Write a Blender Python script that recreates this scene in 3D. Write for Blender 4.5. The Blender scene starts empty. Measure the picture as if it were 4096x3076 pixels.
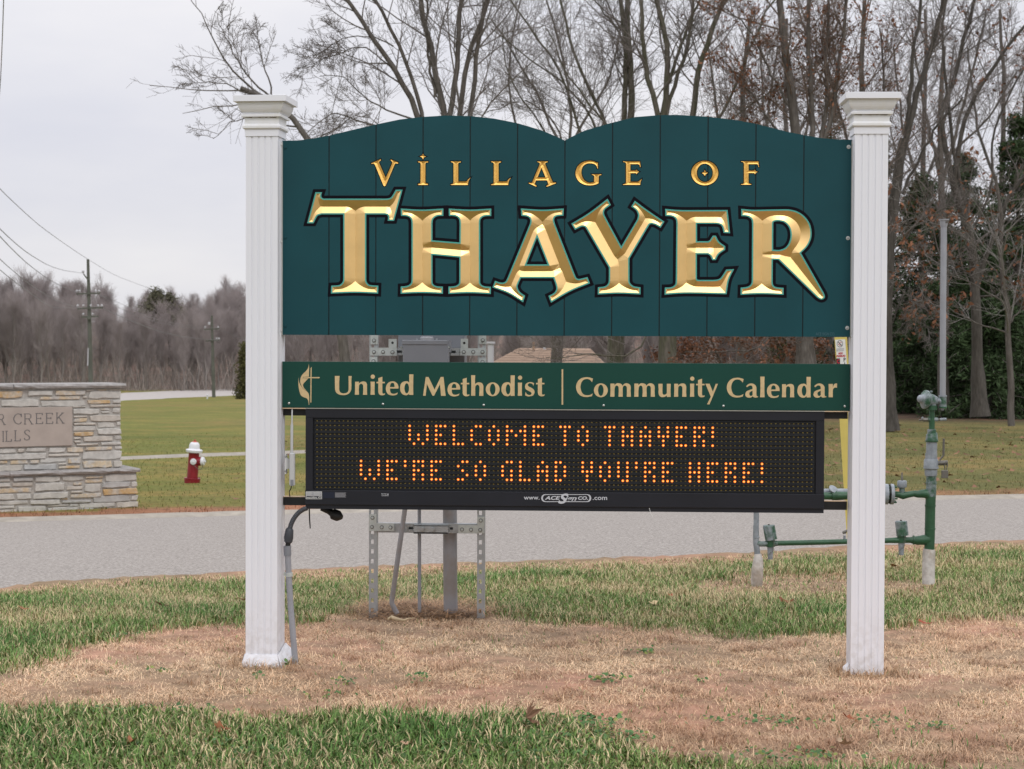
import bpy, bmesh, math, random
import numpy as np
from mathutils import Vector, Matrix
from mathutils.geometry import delaunay_2d_cdt
R = math.radians
SC = bpy.context.scene
COL = SC.collection
rng = np.random.default_rng(7)
random.seed(7)

# ------------------------------------------------------------------ camera, light, exposure
CX, CY, CZ = 0.1888, -8.0, 1.4067
FPX = 7438.7                       # focal length in pixels of a 4096 px wide frame
YAW, PIT, ROL = 0.0515, 0.0237, 0.0039
fwd = Vector((-math.sin(YAW)*math.cos(PIT), math.cos(YAW)*math.cos(PIT), -math.sin(PIT)))
rgt = Vector((math.cos(YAW), math.sin(YAW), 0.0))
upv = rgt.cross(fwd)
c_, s_ = math.cos(ROL), math.sin(ROL)
rg2 = c_*rgt + s_*upv
up2 = -s_*rgt + c_*upv
cam_d = bpy.data.cameras.new('camera')
cam = bpy.data.objects.new('camera', cam_d)
COL.objects.link(cam)
m = Matrix((rg2, up2, -fwd)).transposed().to_4x4()
m.translation = Vector((CX, CY, CZ))
cam.matrix_world = m
cam_d.sensor_width = 17.3
cam_d.lens = 17.3*FPX/4096
cam_d.clip_start = 0.1
cam_d.clip_end = 3000
cam_d.dof.use_dof = True
cam_d.dof.focus_distance = 8.0
cam_d.dof.aperture_fstop = 5.6
SC.camera = cam

W = bpy.data.worlds.new('World')
SC.world = W
W.use_nodes = True
wn, wl = W.node_tree.nodes, W.node_tree.links
wn.clear()
wo = wn.new('ShaderNodeOutputWorld'); bg = wn.new('ShaderNodeBackground')
sky = wn.new('ShaderNodeTexSky'); sky.sky_type = 'NISHITA'; sky.sun_disc = False
SUN_EL, SUN_AZ = R(44), R(158)      # azimuth from +Y towards +X: behind the camera, to the right
sky.sun_elevation = SUN_EL; sky.sun_rotation = SUN_AZ
tc = wn.new('ShaderNodeTexCoord'); sep = wn.new('ShaderNodeSeparateXYZ')
wl.new(tc.outputs['Generated'], sep.inputs[0])
# overcast layer: brighter towards the zenith, soft streaky clouds
ramp = wn.new('ShaderNodeValToRGB')
ramp.color_ramp.elements[0].position = 0.0; ramp.color_ramp.elements[0].color = (0.800, 0.795, 0.82, 1)
ramp.color_ramp.elements[1].position = 1.0; ramp.color_ramp.elements[1].color = (1.75, 1.76, 1.80, 1)
for p_, c4 in ((0.10, (0.80, 0.80, 0.85, 1)), (0.35, (0.92, 0.92, 0.97, 1)), (0.65, (1.35, 1.36, 1.42, 1))):
    e = ramp.color_ramp.elements.new(p_); e.color = c4
mr = wn.new('ShaderNodeMath'); mr.operation = 'MAXIMUM'; mr.inputs[1].default_value = 0.0
wl.new(sep.outputs['Z'], mr.inputs[0]); wl.new(mr.outputs[0], ramp.inputs[0])
mp = wn.new('ShaderNodeMapping'); mp.inputs['Scale'].default_value = (2.2, 2.2, 7.5)
wl.new(tc.outputs['Generated'], mp.inputs[0])
nz = wn.new('ShaderNodeTexNoise'); nz.inputs['Scale'].default_value = 1.6; nz.inputs['Detail'].default_value = 5
nz.inputs['Roughness'].default_value = 0.5
wl.new(mp.outputs[0], nz.inputs['Vector'])
cr = wn.new('ShaderNodeValToRGB')
cr.color_ramp.elements[0].position = 0.32; cr.color_ramp.elements[0].color = (0.885, 0.895, 0.94, 1)
cr.color_ramp.elements[1].position = 0.68; cr.color_ramp.elements[1].color = (1.085, 1.07, 1.045, 1)
wl.new(nz.outputs[0], cr.inputs[0])
mu = wn.new('ShaderNodeMixRGB'); mu.blend_type = 'MULTIPLY'; mu.inputs[0].default_value = 1
wl.new(ramp.outputs[0], mu.inputs[1]); wl.new(cr.outputs[0], mu.inputs[2])
sc10 = wn.new('ShaderNodeMixRGB'); sc10.blend_type = 'MULTIPLY'; sc10.inputs[0].default_value = 1
sc10.inputs[2].default_value = (10, 10, 10, 1)
wl.new(mu.outputs[0], sc10.inputs[1])
mx = wn.new('ShaderNodeMixRGB'); mx.inputs[0].default_value = 0.96
wl.new(sky.outputs[0], mx.inputs[1]); wl.new(sc10.outputs[0], mx.inputs[2])
wl.new(mx.outputs[0], bg.inputs['Color']); bg.inputs['Strength'].default_value = 0.1
wl.new(bg.outputs[0], wo.inputs['Surface'])

sl = bpy.data.lights.new('sun', 'SUN'); sl.energy = 0.75; sl.angle = R(25); sl.color = (1.0, 0.96, 0.9)
sun = bpy.data.objects.new('sun', sl); COL.objects.link(sun)
sdir = Vector((math.sin(SUN_AZ)*math.cos(SUN_EL), math.cos(SUN_AZ)*math.cos(SUN_EL), math.sin(SUN_EL)))
sun.rotation_euler = sdir.to_track_quat('Z', 'Y').to_euler()
SC.view_settings.view_transform = 'Standard'
SC.view_settings.look = 'None'
SC.view_settings.exposure = 0.0
SC.view_settings.gamma = 1.0
SC.view_settings.use_curve_mapping = False
try:
    SC.cycles.max_bounces = 5; SC.cycles.diffuse_bounces = 3; SC.cycles.glossy_bounces = 3
    SC.cycles.transparent_max_bounces = 6; SC.cycles.use_denoising = True
    SC.cycles.sample_clamp_indirect = 4
except Exception: pass

# ------------------------------------------------------------------ surveying helpers
D2P = 4096/2212.0
def ray(px, py):                         # full-size photo pixel -> direction with unit depth
    return fwd + rg2*((px-2048)/FPX) + up2*((1538-py)/FPX)
CAM = Vector((CX, CY, CZ))
def P(xd, yd, dist):                     # point seen at survey coordinate (2212 px wide grid) at a depth
    return CAM + ray(xd*D2P, yd*D2P)*dist
def Q(px, py, dist):
    return CAM + ray(px, py)*dist
def S(px, py, y0=0.0):                   # point on the vertical plane y = y0
    d = ray(px, py); t = (y0-CY)/d.y
    return CAM + d*t
def sx(px, py, y0=0.0):
    v = S(px, py, y0); return (v.x, v.z)
_F = np.array(fwd); _R2 = np.array(rg2); _U2 = np.array(up2); _C = np.array(CAM)
def proj(pts):                           # world -> survey coordinates
    d = np.asarray(pts, float)-_C
    w = d@_F
    return np.stack([(2048+FPX*(d@_R2)/w)/D2P, (1538-FPX*(d@_U2)/w)/D2P], -1), w

LK = np.array([0, 8, 9.5, 11.3, 20, 22, 27, 36, 190, 205, 235, 300, 420, 900.])
LZ = np.array([0, 0, -.02, -.11, -.507, -.57, -.655, -.8, -4.6, -4.75, -4.75, 3.5, 5, 5.])
RK = np.array([0, 8, 11.2, 14, 21, 35, 45, 60, 190, 235, 300, 420, 900.])
RZ = np.array([0, 0, -.045, -.1, -.357, -.56, -.716, -.9, -3.6, -4.2, 3.5, 5, 5.])
def gz(x, y):
    x = np.asarray(x, float); y = np.asarray(y, float)
    dx, dy = x-CX, y-CY
    r = np.hypot(dx, dy); ph = np.arctan2(dx, dy)
    t = np.clip((ph+.16)/.26, 0, 1); w = t*t*(3-2*t)
    z = np.interp(r, LK, LZ)*(1-w)+np.interp(r, RK, RZ)*w
    f = np.clip((2.2-np.abs(ph))/.9, 0, 1)
    return z*f
def G(xd, yd):                           # ground point seen at a survey coordinate
    d = ray(xd*D2P, yd*D2P)
    t = 4.0
    while t < 600:
        p = CAM+d*t
        if p.z <= float(gz(p.x, p.y)):
            lo, hi = t/1.01, t
            for _ in range(20):
                mid = (lo+hi)/2; p = CAM+d*mid
                if p.z <= float(gz(p.x, p.y)): hi = mid
                else: lo = mid
            p = CAM+d*hi
            return Vector((p.x, p.y, float(gz(p.x, p.y))))
        t *= 1.01
    return CAM+d*600

# ------------------------------------------------------------------ material helpers
def mat(name, col=(.5, .5, .5), rough=.6, metal=0.0, spec=.5, noise=0.0, nscale=20.0, bump=0.0, bscale=None,
        attr=False, emit=None, estr=0.0, col2=None, stretch=None, coat=0.0):
    M = bpy.data.materials.new(name); M.use_nodes = True
    n, l = M.node_tree.nodes, M.node_tree.links
    b = n['Principled BSDF']
    b.inputs['Base Color'].default_value = (*col, 1)
    b.inputs['Roughness'].default_value = rough
    b.inputs['Metallic'].default_value = metal
    b.inputs['Specular IOR Level'].default_value = spec
    if coat: b.inputs['Coat Weight'].default_value = coat
    if emit:
        b.inputs['Emission Color'].default_value = (*emit, 1); b.inputs['Emission Strength'].default_value = estr
    src = None
    t = n.new('ShaderNodeTexCoord'); vec = t.outputs['Object']
    if stretch:
        mp_ = n.new('ShaderNodeMapping'); mp_.inputs['Scale'].default_value = stretch
        l.new(vec, mp_.inputs[0]); vec = mp_.outputs[0]
    if attr:
        a = n.new('ShaderNodeAttribute'); a.attribute_name = 'Col'; src = a.outputs['Color']
    if noise > 0 or col2:
        z = n.new('ShaderNodeTexNoise'); z.inputs['Scale'].default_value = nscale; z.inputs['Detail'].default_value = 6
        z.inputs['Roughness'].default_value = .65
        l.new(vec, z.inputs['Vector'])
        if col2:
            r_ = n.new('ShaderNodeValToRGB'); r_.color_ramp.elements[0].position = .42; r_.color_ramp.elements[1].position = .6
            r_.color_ramp.elements[0].color = (*col, 1); r_.color_ramp.elements[1].color = (*col2, 1)
            l.new(z.outputs[0], r_.inputs[0]); src = r_.outputs[0]
        if noise > 0:
            mr_ = n.new('ShaderNodeMapRange'); mr_.inputs['From Min'].default_value = .25; mr_.inputs['From Max'].default_value = .75
            mr_.inputs['To Min'].default_value = 1-noise; mr_.inputs['To Max'].default_value = 1+noise
            z2 = n.new('ShaderNodeTexNoise'); z2.inputs['Scale'].default_value = nscale*(1 if not col2 else 2.7); z2.inputs['Detail'].default_value = 5
            l.new(vec, z2.inputs['Vector']); l.new(z2.outputs[0], mr_.inputs['Value'])
            mm = n.new('ShaderNodeVectorMath'); mm.operation = 'SCALE'
            if src: l.new(src, mm.inputs[0])
            else: mm.inputs[0].default_value = col
            l.new(mr_.outputs[0], mm.inputs['Scale']); src = mm.outputs[0]
    if src: l.new(src, b.inputs['Base Color'])
    if bump > 0:
        z3 = n.new('ShaderNodeTexNoise'); z3.inputs['Scale'].default_value = bscale or nscale*3; z3.inputs['Detail'].default_value = 4
        bp = n.new('ShaderNodeBump'); bp.inputs['Strength'].default_value = bump; bp.inputs['Distance'].default_value = .01
        l.new(vec, z3.inputs['Vector']); l.new(z3.outputs[0], bp.inputs['Height']); l.new(bp.outputs[0], b.inputs['Normal'])
    return M

M = {}
M['vinyl'] = mat('white_vinyl', (.80, .81, .86), .40, spec=.4)
def add_splash(M_, z1=.30):
    n, l = M_.node_tree.nodes, M_.node_tree.links; b = n['Principled BSDF']
    g = n.new('ShaderNodeNewGeometry'); sp = n.new('ShaderNodeSeparateXYZ'); l.new(g.outputs['Position'], sp.inputs[0])
    r = n.new('ShaderNodeMapRange'); r.inputs['From Min'].default_value = z1; r.inputs['From Max'].default_value = 0.0; l.new(sp.outputs['Z'], r.inputs['Value'])
    z = n.new('ShaderNodeTexNoise'); z.inputs['Scale'].default_value = 38; z.inputs['Detail'].default_value = 8; l.new(g.outputs['Position'], z.inputs['Vector'])
    z2 = n.new('ShaderNodeTexNoise'); z2.inputs['Scale'].default_value = 300; z2.inputs['Detail'].default_value = 2; l.new(g.outputs['Position'], z2.inputs['Vector'])
    c = n.new('ShaderNodeValToRGB'); c.color_ramp.elements[0].position = .42; c.color_ramp.elements[1].position = .66; l.new(z.outputs[0], c.inputs[0])
    k = n.new('ShaderNodeValToRGB'); k.color_ramp.elements[0].position = .70; k.color_ramp.elements[1].position = .74; l.new(z2.outputs[0], k.inputs[0])
    m_ = n.new('ShaderNodeMath'); m_.operation = 'MULTIPLY'; l.new(r.outputs[0], m_.inputs[0]); l.new(c.outputs[0], m_.inputs[1])
    a_ = n.new('ShaderNodeMath'); a_.operation = 'MULTIPLY_ADD'; a_.inputs[1].default_value = .5; l.new(k.outputs[0], a_.inputs[0]); l.new(m_.outputs[0], a_.inputs[2])
    q = n.new('ShaderNodeMath'); q.operation = 'MULTIPLY'; q.inputs[1].default_value = .30; q.use_clamp = True; l.new(a_.outputs[0], q.inputs[0])
    mx_ = n.new('ShaderNodeMixRGB'); mx_.inputs[1].default_value = b.inputs['Base Color'].default_value; mx_.inputs[2].default_value = (.33, .27, .20, 1)
    l.new(q.outputs[0], mx_.inputs[0]); l.new(mx_.outputs[0], b.inputs['Base Color'])
add_splash(M['vinyl'])
M['vinyl_dirty'] = mat('weathered_vinyl', (.80, .81, .84), .5, col2=(.77, .77, .76), nscale=9, noise=.02, spec=.35)
M['grime'] = mat('grime', (.16, .12, .07), .9, noise=.5, nscale=60)
M['board'] = mat('teal_board_paint', (.0062, .060, .074), .42, spec=.24, noise=.10, nscale=4)
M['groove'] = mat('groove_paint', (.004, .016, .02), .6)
M['ink'] = mat('dark_outline_paint', (.0025, .002, .006), .5, spec=.12)
M['aqua'] = mat('aqua_outline_paint', (.075, .38, .325), .4, spec=.4)
M['gold'] = mat('gold_leaf', (.97, .665, .29), .35, metal=.97, noise=.05, nscale=14, bump=.02, bscale=90)
M['gold2'] = mat('gold_paint', (.95, .60, .17), .45, metal=.8, noise=.12, nscale=90, bump=.2, bscale=260)
M['strip'] = mat('green_panel', (.007, .056, .042), .45, spec=.24, noise=.05, nscale=4)
M['beige'] = mat('beige_vinyl_lettering', (.60, .45, .24), .45, noise=.12, nscale=45)
M['black'] = mat('black_cabinet', (.0105, .0115, .018), .42, spec=.4, noise=.2, nscale=6)
M['blackrail'] = mat('black_rail', (.006, .006, .007), .5)
M['louver'] = mat('louver_plastic', (.009, .011, .015), .55)
M['tan'] = mat('tan_edge', (.62, .45, .30), .6)
M['alu'] = mat('mill_aluminium', (.55, .55, .52), .35, metal=.8)
M['galv'] = mat('galvanized_steel', (.42, .44, .45), .45, metal=.35, noise=.12, nscale=30, bump=.05)
M['galv2'] = mat('zinc_bracket', (.58, .62, .61), .33, metal=.45, noise=.12, nscale=50)
M['box'] = mat('grey_enclosure_paint', (.215, .225, .25), .4, noise=.04, nscale=10)
M['pvc'] = mat('grey_pvc', (.30, .31, .34), .45, noise=.08, nscale=12)
M['pvcd'] = mat('muddy_pvc', (.30, .30, .32), .6, col2=(.27, .245, .23), nscale=6, noise=.06)
M['flex'] = mat('dark_flex_conduit', (.045, .05, .06), .5)
M['rubber'] = mat('black_rubber', (.01, .01, .01), .6)
M['white_metal'] = mat('white_metal', (.66, .66, .66), .4)
M['antenna'] = mat('antenna_plastic', (.50, .51, .51), .45)
M['pipe'] = mat('peeling_green_paint', (.028, .09, .048), .45, col2=(.27, .30, .33), nscale=14, noise=.18, bump=.3, bscale=30)
M['pipeg'] = mat('weathered_green_paint', (.024, .085, .04), .45, noise=.3, nscale=14, bump=.3, bscale=30)
M['pipes'] = mat('silver_pipe_paint', (.235, .26, .29), .42, noise=.16, nscale=15, col2=(.30, .33, .365), bump=.2, bscale=40)
M['wrap'] = mat('pipe_wrap_tape', (.58, .55, .52), .8, col2=(.38, .33, .28), nscale=9, noise=.2, bump=1.0, bscale=16)
M['brass'] = mat('dull_brass', (.17, .16, .145), .5, metal=.6)
M['yellow'] = mat('yellow_marker', (.62, .50, .13), .55, noise=.06, nscale=10)
M['paper'] = mat('white_decal', (.72, .72, .70), .5)
M['redink'] = mat('red_print', (.45, .015, .03), .5)
M['darkink'] = mat('black_print', (.015, .015, .025), .5)
M['greyink'] = mat('grey_print', (.30, .30, .32), .6)
M['silver'] = mat('silver_print', (.52, .54, .58), .5)
M['label'] = mat('white_label_print', (.55, .56, .55), .5)
M['labelblue'] = mat('dark_blue_patch', (.008, .012, .03), .35)
M['hyred'] = mat('hydrant_red', (.23, .012, .022), .33, noise=.2, nscale=12)
M['hywhite'] = mat('hydrant_white', (.70, .71, .74), .35, noise=.05)
M['hyrust'] = mat('hydrant_edge', (.45, .10, .06), .5)
M['mortar'] = mat('mortar', (.42, .40, .37), .9, noise=.2, nscale=30, bump=.5)
M['sgrey'] = mat('grey_ledge_stone', (.50, .485, .45), .85, noise=.2, nscale=14, bump=.6, bscale=45)
M['sgreyd'] = mat('dark_grey_ledge_stone', (.42, .415, .40), .85, noise=.2, nscale=14, bump=.6, bscale=45)
M['stan'] = mat('tan_ledge_stone', (.54, .43, .29), .85, noise=.2, nscale=10, bump=.6, bscale=45, col2=(.48, .46, .43))
M['sochre'] = mat('ochre_ledge_stone', (.52, .35, .17), .85, noise=.25, nscale=8, bump=.6, bscale=45, col2=(.50, .44, .36))
M['swarm'] = mat('warm_grey_ledge_stone', (.49, .455, .405), .85, noise=.2, nscale=12, bump=.6, bscale=45)
M['coping'] = mat('limestone_coping', (.32, .305, .295), .9, noise=.25, nscale=16, bump=.8, bscale=40)
M['copingtop'] = mat('coping_ledge', (.46, .45, .42), .8, noise=.08)
M['plaque'] = mat('sandstone_plaque', (.39, .335, .295), .8, noise=.12, nscale=5, bump=.1)
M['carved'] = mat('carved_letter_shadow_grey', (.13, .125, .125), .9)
M['asphalt'] = mat('chip_seal_asphalt', (.23, .205, .185), .9, col2=(.38, .345, .315), noise=.30, nscale=42, bump=.25, bscale=150)
M['asphalt2'] = mat('far_road_surface', (.40, .365, .345), .9, noise=.12, nscale=1.5)
M['gravel'] = mat('path_gravel', (.33, .295, .25), .95, noise=.25, nscale=6)
M['bark'] = mat('bark', (.085, .073, .062), .9, noise=.35, nscale=3, bump=.6, bscale=18, stretch=(3, 3, .6), col2=(.125, .112, .10))
M['barkg'] = mat('mossy_bark', (.075, .075, .045), .9, noise=.35, nscale=3, bump=.6, bscale=18, stretch=(3, 3, .6), col2=(.125, .11, .09))
M['twig'] = mat('twig', (.165, .145, .135), .9)
M['twigb'] = mat('brown_twig', (.15, .112, .09), .9)
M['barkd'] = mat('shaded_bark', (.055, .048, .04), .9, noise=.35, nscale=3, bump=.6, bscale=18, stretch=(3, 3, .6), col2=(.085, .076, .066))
M['twigp'] = mat('pale_twig', (.22, .205, .19), .9)
M['woods'] = mat('far_wood_twigs', (.155, .128, .125), .95, attr=True)
M['pole'] = mat('utility_pole_wood', (.10, .105, .085), .9, noise=.2, nscale=1)
M['wire'] = mat('overhead_wire', (.22, .22, .23), .6)
M['porcelain'] = mat('insulator', (.45, .45, .47), .4)
M['roof'] = mat('tan_shingle_roof', (.31, .215, .155), .9, noise=.12, nscale=3)
M['siding'] = mat('pale_siding', (.40, .36, .32), .8)
M['chimney'] = mat('white_chimney', (.50, .50, .53), .8)
M['foliage'] = mat('conifer_needles', (.03, .05, .02), .8, attr=True, spec=.2)
M['leaf'] = mat('dry_leaf', (.2, .09, .045), .8, attr=True, spec=.2)
M['grass'] = mat('grass_blades', (.08, .13, .03), .6, attr=True, spec=.25)
M['shrub'] = mat('olive_evergreen', (.07, .065, .02), .9, attr=True)
M['lit'] = mat('amber_led_with_halo', (1, .5, .1), .4, emit=(1.0, .15, .006), estr=1.4)  # orange halo included: lamp disc enlarged to stand in for its glow
M['litcore'] = mat('amber_led_core', (1, .8, .4), .4, emit=(1.0, .56, .12), estr=1.5)
M['unlit'] = mat('amber_led_unlit', (.50, .37, .11), .35)
M['pale_root'] = mat('pale_root', (.58, .46, .29), .8, noise=.15)
M['boltwasher'] = mat('dull_steel_washer', (.17, .17, .165), .5, metal=.4)
M['ground'] = None

def mesh_obj(name, V, F, m=None, parent=None, smooth=False, cols=None, mats=None, midx=None, kind=None, vcols=None):
    me = bpy.data.meshes.new(name)
    me.from_pydata([tuple(v) for v in V], [], [tuple(f) for f in F])
    if m is not None: me.materials.append(M[m] if isinstance(m, str) else m)
    if mats:
        for mm in mats: me.materials.append(M[mm])
        me.polygons.foreach_set('material_index', midx)
    if smooth: me.polygons.foreach_set('use_smooth', [True]*len(me.polygons))
    me.update()
    o = bpy.data.objects.new(name, me); COL.objects.link(o)
    if parent: attach(o, parent)
    if kind: o['kind'] = kind
    return o

def attach(o, parent):
    o.parent = parent
    if parent.type == 'EMPTY':
        o.matrix_parent_inverse = parent_inv(parent)
def parent_inv(p):
    loc = Matrix.Translation(p.location) @ p.rotation_euler.to_matrix().to_4x4()
    return loc.inverted()

def fast_mesh(name, V, F, m, cols=None, smooth=False, kind=None, parent=None):
    """V (n,3), F (k,3|4) numpy arrays; cols (n,3) per vertex"""
    V = np.ascontiguousarray(V, np.float32); F = np.ascontiguousarray(F, np.int32)
    me = bpy.data.meshes.new(name); k = F.shape[1]
    me.vertices.add(len(V)); me.vertices.foreach_set('co', V.ravel())
    me.loops.add(F.size); me.loops.foreach_set('vertex_index', F.ravel())
    me.polygons.add(len(F)); me.polygons.foreach_set('loop_start', np.arange(0, F.size, k, dtype=np.int32))
    me.polygons.foreach_set('loop_total', np.full(len(F), k, np.int32))
    if smooth: me.polygons.foreach_set('use_smooth', np.ones(len(F), bool))
    me.materials.append(M[m] if isinstance(m, str) else m)
    me.update(calc_edges=True)
    if cols is not None:
        a = me.color_attributes.new('Col', 'FLOAT_COLOR', 'POINT')
        c4 = np.ones((len(V), 4), np.float32); c4[:, :3] = cols
        a.data.foreach_set('color', c4.ravel())
    o = bpy.data.objects.new(name, me); COL.objects.link(o)
    if kind: o['kind'] = kind
    if parent: attach(o, parent)
    return o

def thing(name, label, cat, loc=(0, 0, 0), group=None):
    o = bpy.data.objects.new(name, None); COL.objects.link(o)
    o.location = loc; o.empty_display_size = .1
    o['label'] = label; o['category'] = cat
    if group: o['group'] = group
    return o
def tag(o, label, cat, group=None):
    o['label'] = label; o['category'] = cat
    if group: o['group'] = group
    return o

class MB:
    def __init__(s): s.V = []; s.F = []
    def add(s, V, F):
        n = len(s.V); s.V += [tuple(v) for v in V]; s.F += [tuple(i+n for i in f) for f in F]; return s
    def box(s, x0, x1, y0, y1, z0, z1, c=0.0):
        if c <= 0:
            V = [(x, y, z) for x in (x0, x1) for y in (y0, y1) for z in (z0, z1)]
            F = [(0, 1, 3, 2), (4, 6, 7, 5), (0, 4, 5, 1), (2, 3, 7, 6), (0, 2, 6, 4), (1, 5, 7, 3)]
            return s.add(V, F)
        # chamfered box through bmesh
        bm = bmesh.new(); bmesh.ops.create_cube(bm, size=1)
        for v in bm.verts:
            v.co = Vector(((x0+x1)/2+v.co.x*(x1-x0), (y0+y1)/2+v.co.y*(y1-y0), (z0+z1)/2+v.co.z*(z1-z0)))
        bmesh.ops.bevel(bm, geom=list(bm.edges), offset=c, segments=1, affect='EDGES')
        bm.verts.index_update()
        s.add([v.co[:] for v in bm.verts], [[v.index for v in f.verts] for f in bm.faces]); bm.free(); return s
    def tube(s, pts, rad, n=10, cap=True):
        pts = [Vector(p) for p in pts]
        if not hasattr(rad, '__len__'): rad = [rad]*len(pts)
        V = []; F = []
        prev = None
        for i, p in enumerate(pts):
            a = pts[max(i-1, 0)]; b = pts[min(i+1, len(pts)-1)]
            t = (b-a).normalized() if (b-a).length > 1e-9 else Vector((0, 0, 1))
            if prev is None:
                u = t.orthogonal().normalized()
            else:
                u = (prev-t*prev.dot(t)); u = u.normalized() if u.length > 1e-6 else t.orthogonal().normalized()
            prev = u; w = t.cross(u)
            for k in range(n):
                th = 2*math.pi*k/n
                V.append(p+(u*math.cos(th)+w*math.sin(th))*rad[i])
        for i in range(len(pts)-1):
            for k in range(n):
                a = i*n+k; b = i*n+(k+1) % n
                F.append((a, b, b+n, a+n))
        if cap:
            F.append(tuple(range(n-1, -1, -1))); F.append(tuple(range((len(pts)-1)*n, len(pts)*n)))
        return s.add(V, F)
    def lathe(s, origin, axis, prof, n=20):       # prof: (distance along axis, radius)
        o = Vector(origin); a = Vector(axis).normalized()
        pts = [o+a*h for h, r in prof]
        u = a.orthogonal().normalized(); w = a.cross(u); V = []; F = []
        for p, (h, r) in zip(pts, prof):
            for k in range(n):
                th = 2*math.pi*(k+.5)/n; V.append(p+(u*math.cos(th)+w*math.sin(th))*max(r, 1e-4))
        for i in range(len(prof)-1):
            for k in range(n):
                x = i*n+k; y = i*n+(k+1) % n; F.append((x, y, y+n, x+n))
        F.append(tuple(range(n-1, -1, -1))); F.append(tuple(range((len(prof)-1)*n, len(prof)*n)))
        return s.add(V, F)
    def prism(s, poly, depth):                    # poly: 3D points (planar), depth: Vector
        n = len(poly); d = Vector(depth)
        V = [Vector(p) for p in poly]+[Vector(p)+d for p in poly]
        F = [tuple(range(n-1, -1, -1)), tuple(range(n, 2*n))]+[(i, (i+1) % n, (i+1) % n+n, i+n) for i in range(n)]
        return s.add(V, F)
    def build(s, name, m, parent=None, smooth=False, kind=None):
        o = mesh_obj(name, s.V, s.F, m, parent, kind=kind)
        bm = bmesh.new(); bm.from_mesh(o.data); bmesh.ops.recalc_face_normals(bm, faces=bm.faces); bm.to_mesh(o.data); bm.free()
        if smooth:
            o.data.polygons.foreach_set('use_smooth', [True]*len(o.data.polygons))
            try: o.data.set_sharp_from_angle(angle=R(38))
            except Exception: pass
        return o
# ------------------------------------------------------------------ glyph outlines, surveyed in the photograph
def parse(s, ox, oy, sc):
    pts = []
    for tok in s.split():
        sm = tok[0] == '~'
        x, y = (tok[1:] if sm else tok).split(',')
        pts.append((float(x)/sc+ox, float(y)/sc+oy, sm))
    return pts
def smooth_contour(pts, nseg=5):
    # ~points are passed through by a spline between two corner points
    k0 = next(i for i, p in enumerate(pts) if not p[2])
    pts = pts[k0:]+pts[:k0]; pts.append(pts[0])
    out = []; i = 0
    while i < len(pts)-1:
        j = i+1
        while pts[j][2]: j += 1
        run = [np.array(p[:2]) for p in pts[i:j+1]]
        if len(run) == 2: out.append(run[0])
        else:
            ext = [2*run[0]-run[1]]+run+[2*run[-1]-run[-2]]
            for k in range(1, len(ext)-2):
                p0, p1, p2, p3 = ext[k-1:k+3]
                for q in range(nseg):
                    t = q/nseg
                    out.append(.5*((2*p1)+(-p0+p2)*t+(2*p0-5*p1+4*p2-p3)*t*t+(-p0+3*p1-3*p2+p3)*t**3))
        i = j
    return np.array(out)
def ell(cx, cy, rx, ry, n=40):
    t = np.arange(n)*2*np.pi/n
    return np.stack([cx+rx*np.cos(t), cy+ry*np.sin(t)], 1)
def to_board(poly, y0=0.0):
    return np.array([sx(p[0], p[1], y0) for p in poly])
def area(p):
    x, y = p[:, 0], p[:, 1]; return .5*np.sum(x*np.roll(y, -1)-np.roll(x, -1)*y)
def offset(poly, d):
    """mitred offset; d>0 grows the polygon"""
    p = poly if area(poly) > 0 else poly[::-1]
    q = []
    keep = [0]
    for i in range(1, len(p)):
        if np.hypot(*(p[i]-p[keep[-1]])) > 4e-4: keep.append(i)
    p = p[keep]
    n = len(p)
    for i in range(n):
        a, b, c = p[i-1], p[i], p[(i+1) % n]
        e1 = b-a; e1 /= np.hypot(*e1); e2 = c-b; e2 /= np.hypot(*e2)
        n1 = np.array([e1[1], -e1[0]]); n2 = np.array([e2[1], -e2[0]])
        mm = n1+n2; L = mm@mm
        if L < .22: mm = mm/math.sqrt(max(L, 1e-9))*2.1; q.append(b+mm*d)
        else: q.append(b+mm*(2*d/L))
    return np.array(q)
def resample(p, step):
    out = []
    for i in range(len(p)):
        a, b = p[i], p[(i+1) % len(p)]
        k = max(1, int(round(np.hypot(*(b-a))/step)))
        for j in range(k): out.append(a+(b-a)*(j/k))
    return np.array(out)
def wind(poly, pts):
    """winding number of pts w.r.t. polygon"""
    x, y = pts[:, 0], pts[:, 1]; w = np.zeros(len(pts), int)
    for i in range(len(poly)):
        x0, y0 = poly[i]; x1, y1 = poly[(i+1) % len(poly)]
        cr_ = (x1-x0)*(y-y0)-(x-x0)*(y1-y0)
        w += ((y0 <= y) & (y1 > y) & (cr_ > 0)).astype(int)
        w -= ((y0 > y) & (y1 <= y) & (cr_ < 0)).astype(int)
    return w
def cdt(polys, extra_pts=(), extra_edges=(), segs=()):
    V = []; E = []
    for p in polys:
        n = len(V); k = len(p); V += [Vector(q) for q in p]; E += [(n+i, n+(i+1) % k) for i in range(k)]
    n = len(V); V += [Vector(q) for q in extra_pts]; E += [(n+a, n+b) for a, b in extra_edges]
    for a, b in segs:
        n = len(V); V += [Vector(a), Vector(b)]; E.append((n, n+1))
    r = delaunay_2d_cdt(V, E, [], 0, 1e-6, True)
    return np.array([v[:] for v in r[0]]), np.array([f[:] for f in r[2] if len(f) == 3], int).reshape(-1, 3), r
def dist_to(polys, pts):
    d = np.full(len(pts), 1e9)
    for p in polys:
        for i in range(len(p)):
            a = p[i]; b = p[(i+1) % len(p)]; e = b-a; L = max(e@e, 1e-12)
            t = np.clip(((pts-a)@e)/L, 0, 1)
            d = np.minimum(d, np.hypot(*(pts-a-t[:, None]*e).T))
    return d
def inside(outer, holes, pts):
    r = wind(outer, pts) != 0
    for h in holes: r &= wind(h, pts) == 0
    return r
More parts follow.
